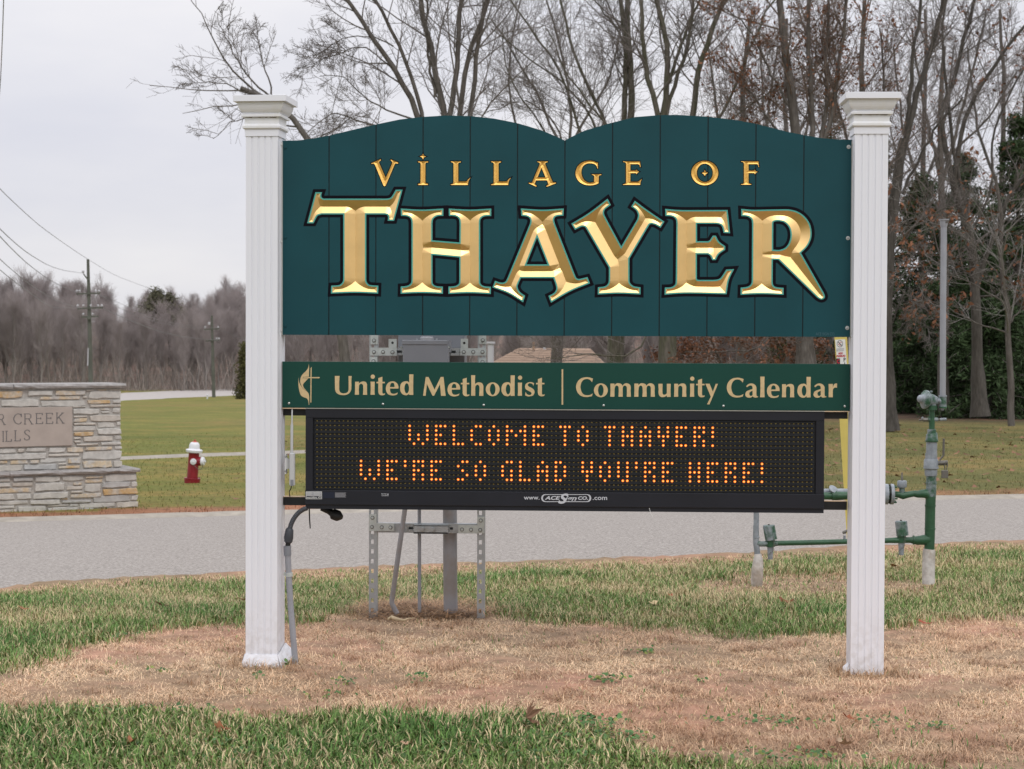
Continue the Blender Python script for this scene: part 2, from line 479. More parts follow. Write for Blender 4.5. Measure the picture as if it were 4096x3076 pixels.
def vcarve(outer, holes, step, slope, y0, name, m, parent):
    """incised letter: walls fall from the outline to the medial axis"""
    ps = [resample(p, step) for p in [outer]+holes]
    V, F, _ = cdt(ps)
    c = V[F].mean(1); F = F[inside(ps[0], ps[1:], c)]
    a, b, d = V[F[:, 0]], V[F[:, 1]], V[F[:, 2]]
    D = 2*(a[:, 0]*(b[:, 1]-d[:, 1])+b[:, 0]*(d[:, 1]-a[:, 1])+d[:, 0]*(a[:, 1]-b[:, 1]))
    D[np.abs(D) < 1e-14] = 1e-14
    a2, b2, d2 = (a**2).sum(1), (b**2).sum(1), (d**2).sum(1)
    cc = np.stack([(a2*(b[:, 1]-d[:, 1])+b2*(d[:, 1]-a[:, 1])+d2*(a[:, 1]-b[:, 1]))/D,
                   (a2*(d[:, 0]-b[:, 0])+b2*(a[:, 0]-d[:, 0])+d2*(b[:, 0]-a[:, 0]))/D], 1)
    ok = inside(ps[0], ps[1:], cc)
    em = {}
    for i, f in enumerate(F):
        for k in range(3):
            em.setdefault(tuple(sorted((f[k], f[(k+1) % 3]))), []).append(i)
    dd = dist_to(ps, cc); ok &= dd > step*.3
    idx = -np.ones(len(cc), int); idx[ok] = np.arange(ok.sum())
    ed = [(idx[t[0]], idx[t[1]]) for t in em.values() if len(t) == 2 and idx[t[0]] >= 0 and idx[t[1]] >= 0]
    ed = [(int(p), int(q)) for p, q in ed if np.hypot(*(cc[ok][p]-cc[ok][q])) > 1e-6]
    V2, F2, _ = cdt(ps, cc[ok], ed)
    c = V2[F2].mean(1); F2 = F2[inside(ps[0], ps[1:], c)]
    h = dist_to(ps, V2)
    VV = np.stack([V2[:, 0], y0+h*slope, V2[:, 1]], 1)
    used = np.unique(F2); re = -np.ones(len(VV), int); re[used] = np.arange(len(used))
    F2 = re[F2]; VV = VV[used]
    e1 = VV[F2[:, 1]]-VV[F2[:, 0]]; e2 = VV[F2[:, 2]]-VV[F2[:, 0]]
    fl = np.cross(e1, e2)[:, 1] > 0
    F2[fl] = F2[fl][:, ::-1]
    return mesh_obj(name, VV, F2.tolist(), m, parent)
def flat(polys_outer, holes, y0, name, m, parent, thick=0.0):
    V, F, _ = cdt([polys_outer]+holes)
    c = V[F].mean(1); F = F[inside(polys_outer, holes, c)]
    VV = np.stack([V[:, 0], np.full(len(V), y0), V[:, 1]], 1)
    e1 = VV[F[:, 1]]-VV[F[:, 0]]; e2 = VV[F[:, 2]]-VV[F[:, 0]]
    fl = np.cross(e1, e2)[:, 1] > 0; F[fl] = F[fl][:, ::-1]
    return mesh_obj(name, VV, F.tolist(), m, parent)

BIG = {
 'T': ((1200, 600, 3.95), "243,667 349,667 ~336,715 ~345,752 375,768 1375,768 ~1425,755 ~1460,720 1513,627 1620,627 1487,1118 1383,1118 ~1392,1075 ~1388,1042 ~1375,1025 1345,1017 1047,1017 1047,2028 ~1049,2071 ~1073,2113 ~1116,2135 1238,2143 1234,2268 ~870,2255 488,2268 494,2143 ~612,2135 ~655,2109 ~679,2071 683,2017 683,1017 345,1017 ~305,1028 ~270,1050 215,1157 113,1157", []),
 'H': ((1590, 800, 3.9548), "52,135 ~380,152 726,135 724,250 ~650,252 ~600,270 ~562,310 553,370 553,637 980,672 983,370 ~975,310 ~945,270 ~890,252 813,250 811,135 ~1150,152 1483,135 1483,252 ~1400,255 ~1345,272 ~1313,310 1307,360 1307,1275 ~1312,1320 ~1345,1352 ~1400,1368 1477,1372 1477,1487 ~1140,1472 805,1485 807,1370 ~880,1366 ~935,1352 ~972,1320 978,1270 978,908 553,868 553,1270 ~558,1320 ~590,1352 ~640,1366 718,1370 718,1483 ~385,1470 50,1483 52,1368 ~130,1362 ~180,1345 ~215,1310 222,1260 222,370 ~215,315 ~190,275 ~140,255 55,250", []),
 'A': ((1940, 800, 3.6109), "518,122 ~830,140 1138,122 1133,225 ~1060,230 ~1012,248 ~998,290 1012,350 1300,1085 ~1318,1122 ~1350,1140 ~1400,1132 1480,1113 1517,1203 ~1300,1290 ~1150,1365 953,1483 917,1385 ~985,1350 ~1015,1320 ~1030,1275 1020,1220 988,1127 520,1127 485,1200 ~470,1250 ~485,1300 ~520,1342 580,1383 550,1477 ~340,1350 107,1262 145,1167 ~215,1190 ~265,1192 ~300,1172 325,1125 648,345 ~655,300 ~640,258 ~595,235 525,228", ["752,540 598,930 905,930"]),
 'Y': ((2240, 760, 3.6109), "163,487 ~430,322 687,125 735,215 ~665,265 ~640,300 ~637,345 660,400 885,815 1115,425 ~1127,370 ~1115,320 ~1085,280 1030,240 1080,155 ~1290,310 1508,457 1453,545 ~1380,505 ~1330,490 ~1295,500 1265,545 1003,990 1003,1280 ~1007,1330 ~1030,1365 ~1075,1392 1163,1405 1163,1508 ~855,1495 545,1508 548,1405 ~640,1393 ~680,1370 ~702,1330 706,1270 706,1120 385,570 ~360,535 ~320,527 ~275,545 217,575", []),
 'E': ((2610, 800, 4.1525), "210,147 ~400,163 ~600,168 1247,165 1288,552 1180,545 ~1165,470 ~1140,420 ~1085,397 1020,393 740,393 740,685 925,685 ~958,660 1000,592 1053,592 ~1105,690 1208,767 1208,825 ~1105,900 1050,997 992,997 ~960,930 920,900 737,900 737,1300 ~745,1322 775,1327 1010,1327 ~1085,1318 ~1140,1283 1225,1155 1355,1147 ~1270,1330 1230,1565 ~700,1552 ~450,1555 200,1573 205,1453 ~290,1450 ~345,1432 ~380,1395 387,1340 397,390 ~390,330 ~360,290 ~300,268 215,265", []),
 'R': ((2930, 800, 3.9548), "137,140 ~330,155 ~600,150 800,147 ~900,150 ~1020,180 ~1130,250 ~1215,360 ~1250,490 ~1240,620 ~1180,740 1083,838 1450,1480 ~1462,1530 ~1440,1565 ~1395,1573 1340,1545 725,945 638,942 635,1300 ~645,1345 ~690,1378 808,1390 808,1500 ~450,1487 127,1500 130,1385 ~210,1378 ~265,1358 ~298,1320 305,1270 310,370 ~300,310 ~265,275 ~215,257 140,253", ["643,785 645,385 ~650,350 ~685,335 740,333 ~820,355 ~890,430 ~918,540 ~900,660 ~840,750 ~760,785 700,790"]),
}
_v = (1470, 600, 5.2667); _v2 = (1880, 600, 5.2667); _g = (2280, 600, 6.9125); _o = (2740, 600, 6.9125)
_L = "{0},238 {1},238 {1},258 ~{2},268 {3},295 {3},665 {4},665 ~{5},655 ~{6},610 {7},585 ~{8},650 {9},735 {0},735 {0},722 ~{10},705 {11},670 {11},300 ~{12},265 {0},250"
def Lsh(dx): return _L.format(*[v+dx for v in (1755, 1965, 1925, 1912, 2050, 2090, 2125, 2170, 2130, 2115, 1800, 1812, 1800)])
SMALL = [
 (_v, "78,278 278,190 283,215 ~250,240 245,270 385,590 515,290 ~520,255 ~510,235 485,210 495,198 648,262 645,285 ~600,280 ~580,290 570,310 385,745 ~360,762 335,745 165,330 ~150,300 ~130,285 85,293", []),
 (_v, "1063,238 1277,238 1277,258 ~1235,265 1220,290 1218,660 ~1225,690 1275,712 1275,735 1065,735 1065,712 ~1110,695 1118,660 1120,295 ~1105,262 1063,255", []),
 (_v, "1170,75 ~1190,115 1232,135 ~1190,155 1170,200 ~1150,155 1103,135 ~1150,112", []),
 (_v, Lsh(0), []),
 (_v2, Lsh(445-1755), []),
 (_v2, "1422,238 1635,238 1635,255 ~1595,265 1585,300 1735,660 ~1750,680 1805,678 1812,700 1615,775 1607,755 ~1640,730 ~1645,700 1620,637 1395,637 1370,690 ~1370,720 1405,755 1395,770 1237,700 1240,685 ~1290,692 1315,670 1465,310 ~1470,280 ~1455,262 1422,252", ["1508,370 1422,577 1590,577"]),
 (_g, "770,345 775,510 755,510 ~740,450 ~690,395 ~600,368 ~480,372 ~370,440 ~318,560 ~325,690 ~380,810 ~470,885 ~560,905 665,885 668,740 ~655,700 610,685 600,670 868,668 868,688 ~810,700 797,730 793,915 ~700,955 ~560,975 ~400,955 ~250,870 ~165,730 ~158,590 ~220,440 ~350,335 ~500,297 ~620,300 740,345", []),
 (_g, "1470,315 1930,315 1955,468 1935,468 ~1920,410 1885,388 1670,388 1670,568 1820,568 1845,540 ~1870,580 1915,600 ~1870,625 1848,668 1820,637 1670,637 1670,880 1880,880 ~1920,850 1985,795 ~1955,870 1940,962 1465,962 1465,950 ~1530,925 1550,890 1550,380 ~1530,340 1470,328", []),
 (_o, 'O', []),
 (_o, "548,550 ~575,600 632,632 ~580,665 548,718 ~515,665 465,635 ~520,605", []),
 (_o, "1553,310 2028,310 2048,465 2030,465 ~2015,405 1980,388 1757,388 1757,568 1905,568 1935,540 ~1955,580 2003,600 ~1960,630 1938,668 1910,635 1757,635 1757,880 ~1770,920 1833,940 1833,958 1548,958 1548,945 ~1610,930 1630,890 1630,370 ~1610,335 1553,325", []),
]
# optima-like panel letters: (scale, baseline y, left x, outer, holes)
GL = {
 'U': (5.027, 495, 97, "97,117 192,117 ~188,180 185,250 185,370 ~192,420 ~220,455 ~275,467 ~335,455 ~368,420 375,370 373,118 437,118 ~430,200 430,340 ~425,400 ~390,460 ~330,495 ~265,503 ~190,492 ~130,455 ~105,400 100,350", []),
 'n': (5.027, 497, 499, "503,235 582,235 582,268 ~620,240 ~670,228 ~720,242 ~743,285 745,330 743,400 748,498 663,498 668,400 668,330 ~660,295 ~630,277 ~600,285 ~585,310 583,340 580,400 583,497 499,497 504,400 504,320", []),
 'i': (5.027, 500, 813, "815,236 900,236 896,320 896,420 900,500 813,500 818,420 818,320", []),
 't': (5.027, 500, 935, "972,165 1053,137 1053,240 1103,240 1103,270 1053,270 1052,440 ~1058,472 ~1075,478 1108,473 1105,493 ~1075,508 ~1030,510 ~990,490 ~973,450 970,400 972,270 935,270 935,240 972,240", []),
 'e': (5.027, 500, 1122, "1375,375 1208,375 ~1212,430 ~1235,470 ~1285,480 ~1330,470 1362,452 ~1350,490 ~1300,510 ~1240,513 ~1180,495 ~1140,450 ~1122,375 ~1140,300 ~1185,250 ~1250,230 ~1310,240 ~1355,280 ~1375,330", ["1207,345 ~1213,300 ~1235,265 ~1255,260 ~1285,272 ~1297,310 1297,345"]),
 'd': (5.027, 505, 1408, "1593,95 1678,95 1674,200 1673,400 1675,508 1593,508 1593,480 ~1560,508 ~1520,515 ~1460,495 ~1420,440 ~1408,370 ~1425,290 ~1470,245 ~1530,232 ~1570,240 1593,262", ["E1543,375,46,102"]),
 'M': (4.254, 433, 52, "98,113 145,113 247,328 353,113 400,113 437,435 358,435 340,235 240,433 213,433 117,232 97,433 52,431", []),
 'h': (4.254, 438, 868, "870,88 940,90 936,150 936,240 ~970,215 ~1010,210 ~1055,225 ~1077,270 1077,340 1079,440 1007,440 1012,350 ~1010,285 ~990,255 ~970,253 ~948,270 ~940,310 940,370 940,438 868,438 873,350 873,180", []),
 'o': (4.254, 440, 1119, "E1237,330,118,118", ["E1237,330,47,95"]),
 's': (4.254, 448, 1787, "1942,235 1928,283 ~1915,250 ~1880,235 ~1850,240 ~1835,262 ~1850,290 ~1900,315 ~1940,350 ~1948,395 ~1925,440 ~1870,458 ~1820,455 1788,440 1797,380 ~1815,415 ~1850,435 ~1885,430 ~1898,408 ~1885,385 ~1840,362 ~1800,335 ~1787,295 ~1800,250 ~1845,220 ~1900,217", []),
 'C': (3.814, 408, 92, "350,130 337,185 ~310,155 ~270,137 ~215,145 ~175,190 ~160,260 ~180,340 ~220,378 ~265,385 ~310,378 347,357 335,398 ~260,412 ~180,400 ~120,350 ~92,265 ~112,185 ~165,130 ~230,112 ~290,113", []),
 'm': (3.814, 408, 614, "617,207 678,207 678,230 ~710,205 ~745,202 ~785,215 800,240 ~830,210 ~870,202 ~910,220 ~927,260 925,320 930,408 866,408 868,320 ~865,260 ~845,240 ~820,242 ~805,270 803,320 805,408 740,408 744,320 ~740,260 ~720,238 ~695,245 ~683,275 679,320 678,408 614,408 618,320", []),
 'u': (3.814, 408, 1348, "1348,210 1412,210 1410,340 ~1418,370 ~1440,378 ~1468,365 ~1477,340 1477,210 1538,210 1533,300 1537,411 1477,411 1477,388 ~1440,410 ~1400,413 ~1365,395 ~1350,350 1352,300", []),
 'y': (3.814, 411, 2065, "2065,212 2130,212 2180,335 2222,214 2258,214 2128,528 2090,526 2148,410", []),
 'a': (4.514, 492, 457, "485,312 473,290 ~510,257 ~570,242 ~625,262 ~655,305 658,350 657,440 ~665,470 692,478 685,492 ~640,498 ~605,490 595,470 ~560,495 ~515,500 ~470,480 ~457,440 ~475,390 ~530,362 588,345 ~585,300 ~560,280 ~530,282", ["588,372 ~545,395 ~528,425 ~540,460 ~565,468 588,455"]),
 'l': (4.514, 493, 723, "727,120 805,120 802,200 802,400 805,493 723,493 730,400 730,200", []),
 'r': (4.514, 497, 1960, "1960,257 2037,257 2037,315 ~2060,265 ~2090,248 2115,250 2112,325 ~2075,322 ~2045,345 ~2037,390 2037,497 1960,497 1963,400 1963,330", []),
}
def glyph(ch, px, base):
    """contours in photo pixels with left edge px and baseline base"""
    sc, b, x0, o, hs = GL[ch]; res = []
    for s in [o]+hs:
        if s[0] == 'E':
            a = [float(v) for v in s[1:].split(',')]; c = ell(*a)
        else: c = smooth_contour([(x, y, q) for x, y, q in parse(s, 0, 0, 1)], 4)
        res.append(np.stack([(c[:, 0]-x0)/sc+px, (c[:, 1]-b)/sc+base], 1))
    return res
WORDS = [(1320, 5.027, 1579, [('U', 97), ('n', 499), ('i', 813), ('t', 935), ('e', 1122), ('d', 1408)]),
         (1680, 4.254, 1583, [('M', 52), ('e', 468), ('t', 695), ('h', 868), ('o', 1119), ('d', 1385), ('i', 1663), ('s', 1787), ('t', 1975)]),
         (2280, 3.814, 1587, [('C', 92), ('o', 365), ('m', 614), ('m', 979), ('u', 1348), ('n', 1587), ('i', 1830), ('t', 1925), ('y', 2065)]),
         (2880, 4.514, 1589, [('C', 122), ('a', 457), ('l', 723), ('e', 847), ('n', 1117), ('d', 1397), ('a', 1688), ('r', 1960)])]
EMBLEM = ["748,197 ~757,300 750,480 632,484 612,515 735,518 ~680,580 ~628,640 ~625,690 ~650,740 700,792 ~640,755 ~590,690 ~560,600 ~570,500 ~610,430 ~690,350 ~735,280",
          "525,490 ~535,600 ~580,690 ~640,760 700,800 ~735,840 ~757,910 757,1105 748,1105 ~738,1020 ~710,965 ~650,940 ~590,910 ~555,850 ~530,750 ~518,650",
          "640,489 995,489 982,515 618,512", "788,290 812,262 810,487 786,487", "786,517 809,517 806,1052 782,1052"]
TEXT1 = {  # 16-row lamp grid: row -> columns
}
FONT = {'W': (5, ["X...X", "X...X", "X.X.X", "X.X.X", ".X.X."]), 'E': (3, ["XXX", "X..", "XX.", "X..", "XXX"]),
        'L': (3, ["X..", "X..", "X..", "X..", "XXX"]), 'C': (3, [".XX", "X..", "X..", "X..", ".XX"]),
        'O': (3, [".X.", "X.X", "X.X", "X.X", ".X."]), 'M': (5, ["X...X", "XX.XX", "X.X.X", "X...X", "X...X"]),
        'T': (3, ["XXX", ".X.", ".X.", ".X.", ".X."]), 'H': (3, ["X.X", "X.X", "XXX", "X.X", "X.X"]),
        'A': (3, [".X.", "X.X", "XXX", "X.X", "X.X"]), 'Y': (3, ["X.X", "X.X", "XXX", ".X.", ".X."]),
        'R': (3, ["XXX", "X.X", "XX.", "X.X", "X.X"]), '!': (1, ["X", "X", "X", ".", "X"]), "'": (1, ["X", "X", ".", ".", "."]),
        'S': (3, [".XX", "X..", ".X.", "..X", "XX."]), 'G': (3, [".XX", "X..", "X.X", "X.X", ".XX"]),
        'D': (3, ["XX.", "X.X", "X.X", "X.X", "XX."]), 'U': (3, ["X.X", "X.X", "X.X", "X.X", ".XX"])}
LINES = [(1, [('W', 21), ('E', 27), ('L', 31), ('C', 35), ('O', 39), ('M', 43), ('E', 49), ('T', 55), ('O', 59), ('T', 65), ('H', 69), ('A', 73), ('Y', 77), ('E', 81), ('R', 85), ('!', 89)]),
         (9, [('W', 10), ('E', 16), ("'", 20), ('R', 22), ('E', 26), ('S', 32), ('O', 36), ('G', 42), ('L', 46), ('A', 50), ('D', 54), ('Y', 60), ('O', 64), ('U', 68), ("'", 72), ('R', 74), ('E', 78), ('H', 84), ('E', 88), ('R', 92), ('E', 96), ('!', 100)])]
TOPD = [(611.3, 304), (647.8, 303), (676.8, 299), (709.2, 293), (759.8, 281), (810.9, 269), (863.6, 258), (912.6, 252.5), (963, 249.4), (1016, 250.7), (1067, 256), (1117.6, 266), (1170.7, 281.8), (1199.8, 294), (1219.5, 303.5),
        (1240, 293), (1263, 282), (1322, 265), (1373, 252.7), (1425.5, 248.6), (1464.6, 248.2), (1529, 252), (1593, 260), (1633, 267.3), (1702.6, 285), (1737.5, 292), (1776, 298.5), (1812.5, 301.4), (1838, 301.8)]

# ------------------------------------------------------------------ carved sign board
def build_board():
    hw = 1.222
    zb = .5*(S(1131, 1338.3).z+S(3399, 1348.5).z)
    top = np.array([sx(x*D2P, y*D2P) for x, y in TOPD])
    top[0, 0] = -hw; top[-1, 0] = hw
    sign = thing('village_sign', 'dark teal plank sign with carved gold lettering and double arched top, between white posts', 'sign', (0, .02, zb))
    bigs = []
    for ch in 'THAYER':
        pass
    black = []; aqua = []; gold = []
    for ch in ['T', 'H', 'A', 'Y', 'E', 'R']:
        (ox, oy, sc), o, hs = BIG[ch]
        ob = to_board(smooth_contour(parse(o, ox, oy, sc)))
        hb = [to_board(smooth_contour(parse(h, ox, oy, sc))) for h in hs]
        black.append((offset(ob, .0132), [offset(h, -.0128) for h in hb]))
        aqua.append((ob if area(ob) > 0 else ob[::-1], hb))
        gold.append((offset(ob, -.0058), [offset(h, .0058) for h in hb]))
    sb, sg = [], []
    for (ox, oy, sc), o, hs in SMALL:
        if o == 'O':
            co = ell(548/sc+ox, 635/sc+oy, 372/sc, 338/sc, 60); hb = [to_board(ell(548/sc+ox, 630/sc+oy, 222/sc, 255/sc, 48))]
        else:
            co = smooth_contour(parse(o, ox, oy, sc)); hb = [to_board(smooth_contour(parse(h, ox, oy, sc))) for h in hs]
        ob = to_board(co)
        sg.append((ob if area(ob) > 0 else ob[::-1], hb)); sb.append((offset(ob, .0036), [offset(h, -.0034) for h in hb]))
    xs = [-hw+k*(2*hw/12) for k in range(13)]
    gw = .0024
    outline = np.vstack([top, [(hw, zb), (-hw, zb)]])
    segs = []
    for k in range(1, 12):
        for s in (-gw, gw): segs.append(((xs[k]+s, zb-.01), (xs[k]+s, zb+1)))
    loops = [outline]
    for o, h in black+aqua+sb: loops += [o]+h
    for o, h in gold+sg: loops += [resample(q, .0035 if (o, h) in [] else .0035) for q in [o]+h]
    # carve outlines are resampled with the carving step so that walls and faces share their border
    loops = [outline]
    for o, h in black+aqua+sb: loops += [o]+h
    BS, SS = .0045, .0022
    for o, h in gold: loops += [resample(q, BS) for q in [o]+h]
    for o, h in sg: loops += [resample(q, SS) for q in [o]+h]
    V, F, _ = cdt(loops, segs=segs)
    c = V[F].mean(1)
    ob_in = wind(outline, c) != 0
    F = F[ob_in]; c = c[ob_in]
    def anyin(lst):
        r = np.zeros(len(c), bool)
        for o, h in lst: r |= inside(o, h, c)
        return r
    cls = np.zeros(len(c), int)          # 0 green, 1 ink, 2 aqua, 3 carved
    cls[anyin(black+sb)] = 1; cls[anyin(aqua)] = 2; cls[anyin(gold+sg)] = 3
    pk = np.floor((c[:, 0]+hw)/(2*hw/12)).astype(int)
    dxg = np.min(np.abs(c[:, 0][:, None]-np.array(xs[1:-1])[None]), 1)
    gr = (dxg < gw) & (cls == 0)
    V3 = np.stack([V[:, 0], np.zeros(len(V)), V[:, 1]], 1)
    def orient(f):
        e1 = V3[f[:, 1]]-V3[f[:, 0]]; e2 = V3[f[:, 2]]-V3[f[:, 0]]
        fl = np.cross(e1, e2)[:, 1] > 0; f = f.copy(); f[fl] = f[fl][:, ::-1]; return f
    F = orient(F)
    def emit(sel, name, m, depth=0.0, edge_ok=None):
        f = F[sel]; used = np.unique(f); re = -np.ones(len(V3), int); re[used] = np.arange(len(used))
        f2 = re[f]; VV = V3[used]; FF = f2.tolist()
        if depth:
            # side walls on the rim of the plank
            cnt = {}
            for t in f2:
                for k in range(3):
                    a, b = int(t[k]), int(t[(k+1) % 3])
                    if (b, a) in cnt: del cnt[(b, a)]
                    else: cnt[(a, b)] = 1
            n = len(VV); VV = np.vstack([VV, VV+np.array([0, depth, 0])])
            FF += [(b, a, a+n, b+n) for a, b in cnt if edge_ok(VV[a], VV[b])]
        return mesh_obj(name, VV, FF, m, sign)
    topx, topz = top[:, 0], top[:, 1]
    for k in range(12):
        x0, x1 = xs[k], xs[k+1]
        def ek(a, b, x0=x0, x1=x1):
            if abs(a[0]-b[0]) < 1e-5 and min(abs(a[0]-x0), abs(a[0]-x1)) < gw*1.3: return True
            if abs(a[2]-zb) < 1e-5 and abs(b[2]-zb) < 1e-5: return True
            return abs(a[2]-np.interp(a[0], topx, topz)) < 1e-3 and abs(b[2]-np.interp(b[0], topx, topz)) < 1e-3
        emit((cls == 0) & (pk == k) & ~gr, 'plank', 'board', .0455, ek)
    emit(cls == 1, 'letter_outline', 'ink')
    emit(cls == 2, 'letter_border', 'aqua')
    # groove floors and the back of the board
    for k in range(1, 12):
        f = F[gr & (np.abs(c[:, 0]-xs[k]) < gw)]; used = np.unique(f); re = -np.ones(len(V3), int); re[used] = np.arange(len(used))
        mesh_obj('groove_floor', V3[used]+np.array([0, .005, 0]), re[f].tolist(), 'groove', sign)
    b = MB(); poly = [(p[0], .046, p[1]) for p in outline]; b.prism(poly, (0, .012, 0)); b.build('backing_panel', 'board', sign)
    for o, h in gold: vcarve(o, h, BS, .46, 0.0, 'carved_letter', 'gold', sign)
    for o, h in sg: vcarve(o, h, SS, .55, 0.0, 'carved_letter', 'gold2', sign)
    # flanges and bolts at both ends
    for s in (-1, 1):
        f = MB(); f.box(s*1.2225-.003, s*1.2225+.003, -.003, .06, zb, top[0, 1]-.004); f.build('end_flange', 'alu', sign)
        for zz in (sx(1144, 591)[1], sx(1141, 950)[1], sx(1140, 1304)[1]):
            q = MB(); q.lathe((s*1.2075, .001, zz), (0, -1, 0), [(0, .0085), (.0015, .0085), (.0016, .0062)], 18)
            q.build('washer', 'alu' if s > 0 else 'board', sign, smooth=True)
            q = MB(); q.lathe((s*1.2075, -.0002, zz), (0, -1, 0), [(0, .0058), (.004, .0055), (.005, .004)], 6); q.build('bolt', 'board' if s < 0 else 'galv', sign)
            q = MB(); q.lathe((s*1.2265, -.006, zz+(.012 if zz > 2 else -.02)), (0, -1, 0), [(0, .005), (.005, .006), (.008, .004)], 12); q.build('side_screw', 'white_metal', sign, smooth=True)
    # maker's mark, lower right
    tx = text_part('ACE SIGN CO.', (3263, 1330, 3340, 1342), -.0012, 'makers_mark', 'silver_dim', sign)
    return sign

def text_part(body, rect, y0, name, m, parent, shear=0.0, bold=0.0, spacing=1.0, plane=None, narrow=None):
    """builtin-font lettering fitted to a pixel rectangle on the plane y=y0 (or given frame)"""
    cu = bpy.data.curves.new(name, 'FONT'); cu.body = body; cu.shear = shear; cu.offset = bold; cu.space_character = spacing
    cu.resolution_u = 3; cu.align_x = 'LEFT'
    to = bpy.data.objects.new(name+'_tmp', cu); COL.objects.link(to)
    dg = bpy.context.evaluated_depsgraph_get(); dg.update()
    me = bpy.data.meshes.new_from_object(to.evaluated_get(dg))
    COL.objects.unlink(to); bpy.data.objects.remove(to); bpy.data.curves.remove(cu)
    n = len(me.vertices); co = np.zeros(n*3); me.vertices.foreach_get('co', co); co = co.reshape(-1, 3)
    mn, mx_ = co.min(0), co.max(0)
    u = (co[:, 0]-mn[0])/(mx_[0]-mn[0]); v = (co[:, 1]-mn[1])/(mx_[1]-mn[1])
    if plane is None:
        x0, y1_, x1, y2_ = rect
        a = S(x0, y2_, y0); b = S(x1, y2_, y0); t = S(x0, y1_, y0)
    else:
        a, b, t = plane
    a, b, t = Vector(a), Vector(b), Vector(t)
    pts = np.array(a)[None]+u[:, None]*np.array(b-a)[None]+v[:, None]*np.array(t-a)[None]
    me.vertices.foreach_set('co', pts.ravel()); me.materials.clear(); me.materials.append(M[m])
    me.update(); me.name = name
    o = bpy.data.objects.new(name, me); COL.objects.link(o); attach(o, parent)
    return o
M['silver_dim'] = mat('faint_silver_print', (.05, .13, .16), .5)
build_board()

# ------------------------------------------------------------------ middle panel
def build_strip():
    a = S(1132.3, 1445.3); b = S(3397, 1644.9); a2 = S(3399.5, 1457); b2 = S(1131, 1629.5)
    z1 = (a.z+a2.z)/2; z0 = (b.z+b2.z)/2
    p = thing('calendar_panel', 'long green aluminium panel lettered United Methodist Community Calendar under the carved board', 'sign panel', (0, 0, z0))
    MB().box(-1.221, 1.221, .0, .028, z0, z1, .0012).build('panel', 'strip', p)
    MB().box(-1.2235, -1.2212, -.001, .03, z0-.002, z1).build('edge_trim', 'alu', p)
    MB().box(-1.221, 1.221, -.0005, .03, z0-.0045, z0-.0005).build('bottom_trim', 'tan', p)
    for ox, sc, base, items in WORDS:
        for ch, lx in items:
            cs = [to_board(c, -.001) for c in glyph(ch, ox+lx/sc, base)]
            flat(cs[0], cs[1:], -.001, 'letter', 'beige', p)
            if ch == 'i':
                c = ell(ox+lx/sc+47/5.027, base-363/5.027, 43/5.027, 43/5.027, 24)
                flat(to_board(c, -.001), [], -.001, 'letter_dot', 'beige', p)
    e = [to_board(smooth_contour(parse(s, 1100, 1420, 5.537)), -.001) for s in EMBLEM]
    V = []; F = []
    for c in e:
        v, f, _ = cdt([c]); cc = v[f].mean(1); f = f[inside(c, [], cc)]
        n = len(V); V += [(q[0], -.001, q[1]) for q in v]; F += [tuple(int(i)+n for i in (t if np.cross(v[t[1]]-v[t[0]], v[t[2]]-v[t[0]]) > 0 else t[::-1])) for t in f]
    mesh_obj('cross_and_flame_emblem', V, F, 'beige', p)
    q = [sx(2246.5, 1477, -.001), sx(2252.8, 1477, -.001), sx(2252.6, 1618.6, -.001), sx(2246.3, 1618.6, -.001)]
    flat(np.array(q)[::-1], [], -.001, 'divider_bar', 'beige', p)
    for px, py in ((1156, 1613), (1532, 1616.5), (1935, 1620.5), (2414.5, 1622), (2894, 1624), (3379, 1625)):
        v = S(px, py); MB().lathe((v.x, 0, v.z), (0, -1, 0), [(0, .0052), (.002, .005), (.0036, .003), (.004, .001)], 14).build('rivet', 'alu', p, smooth=True)
build_strip()

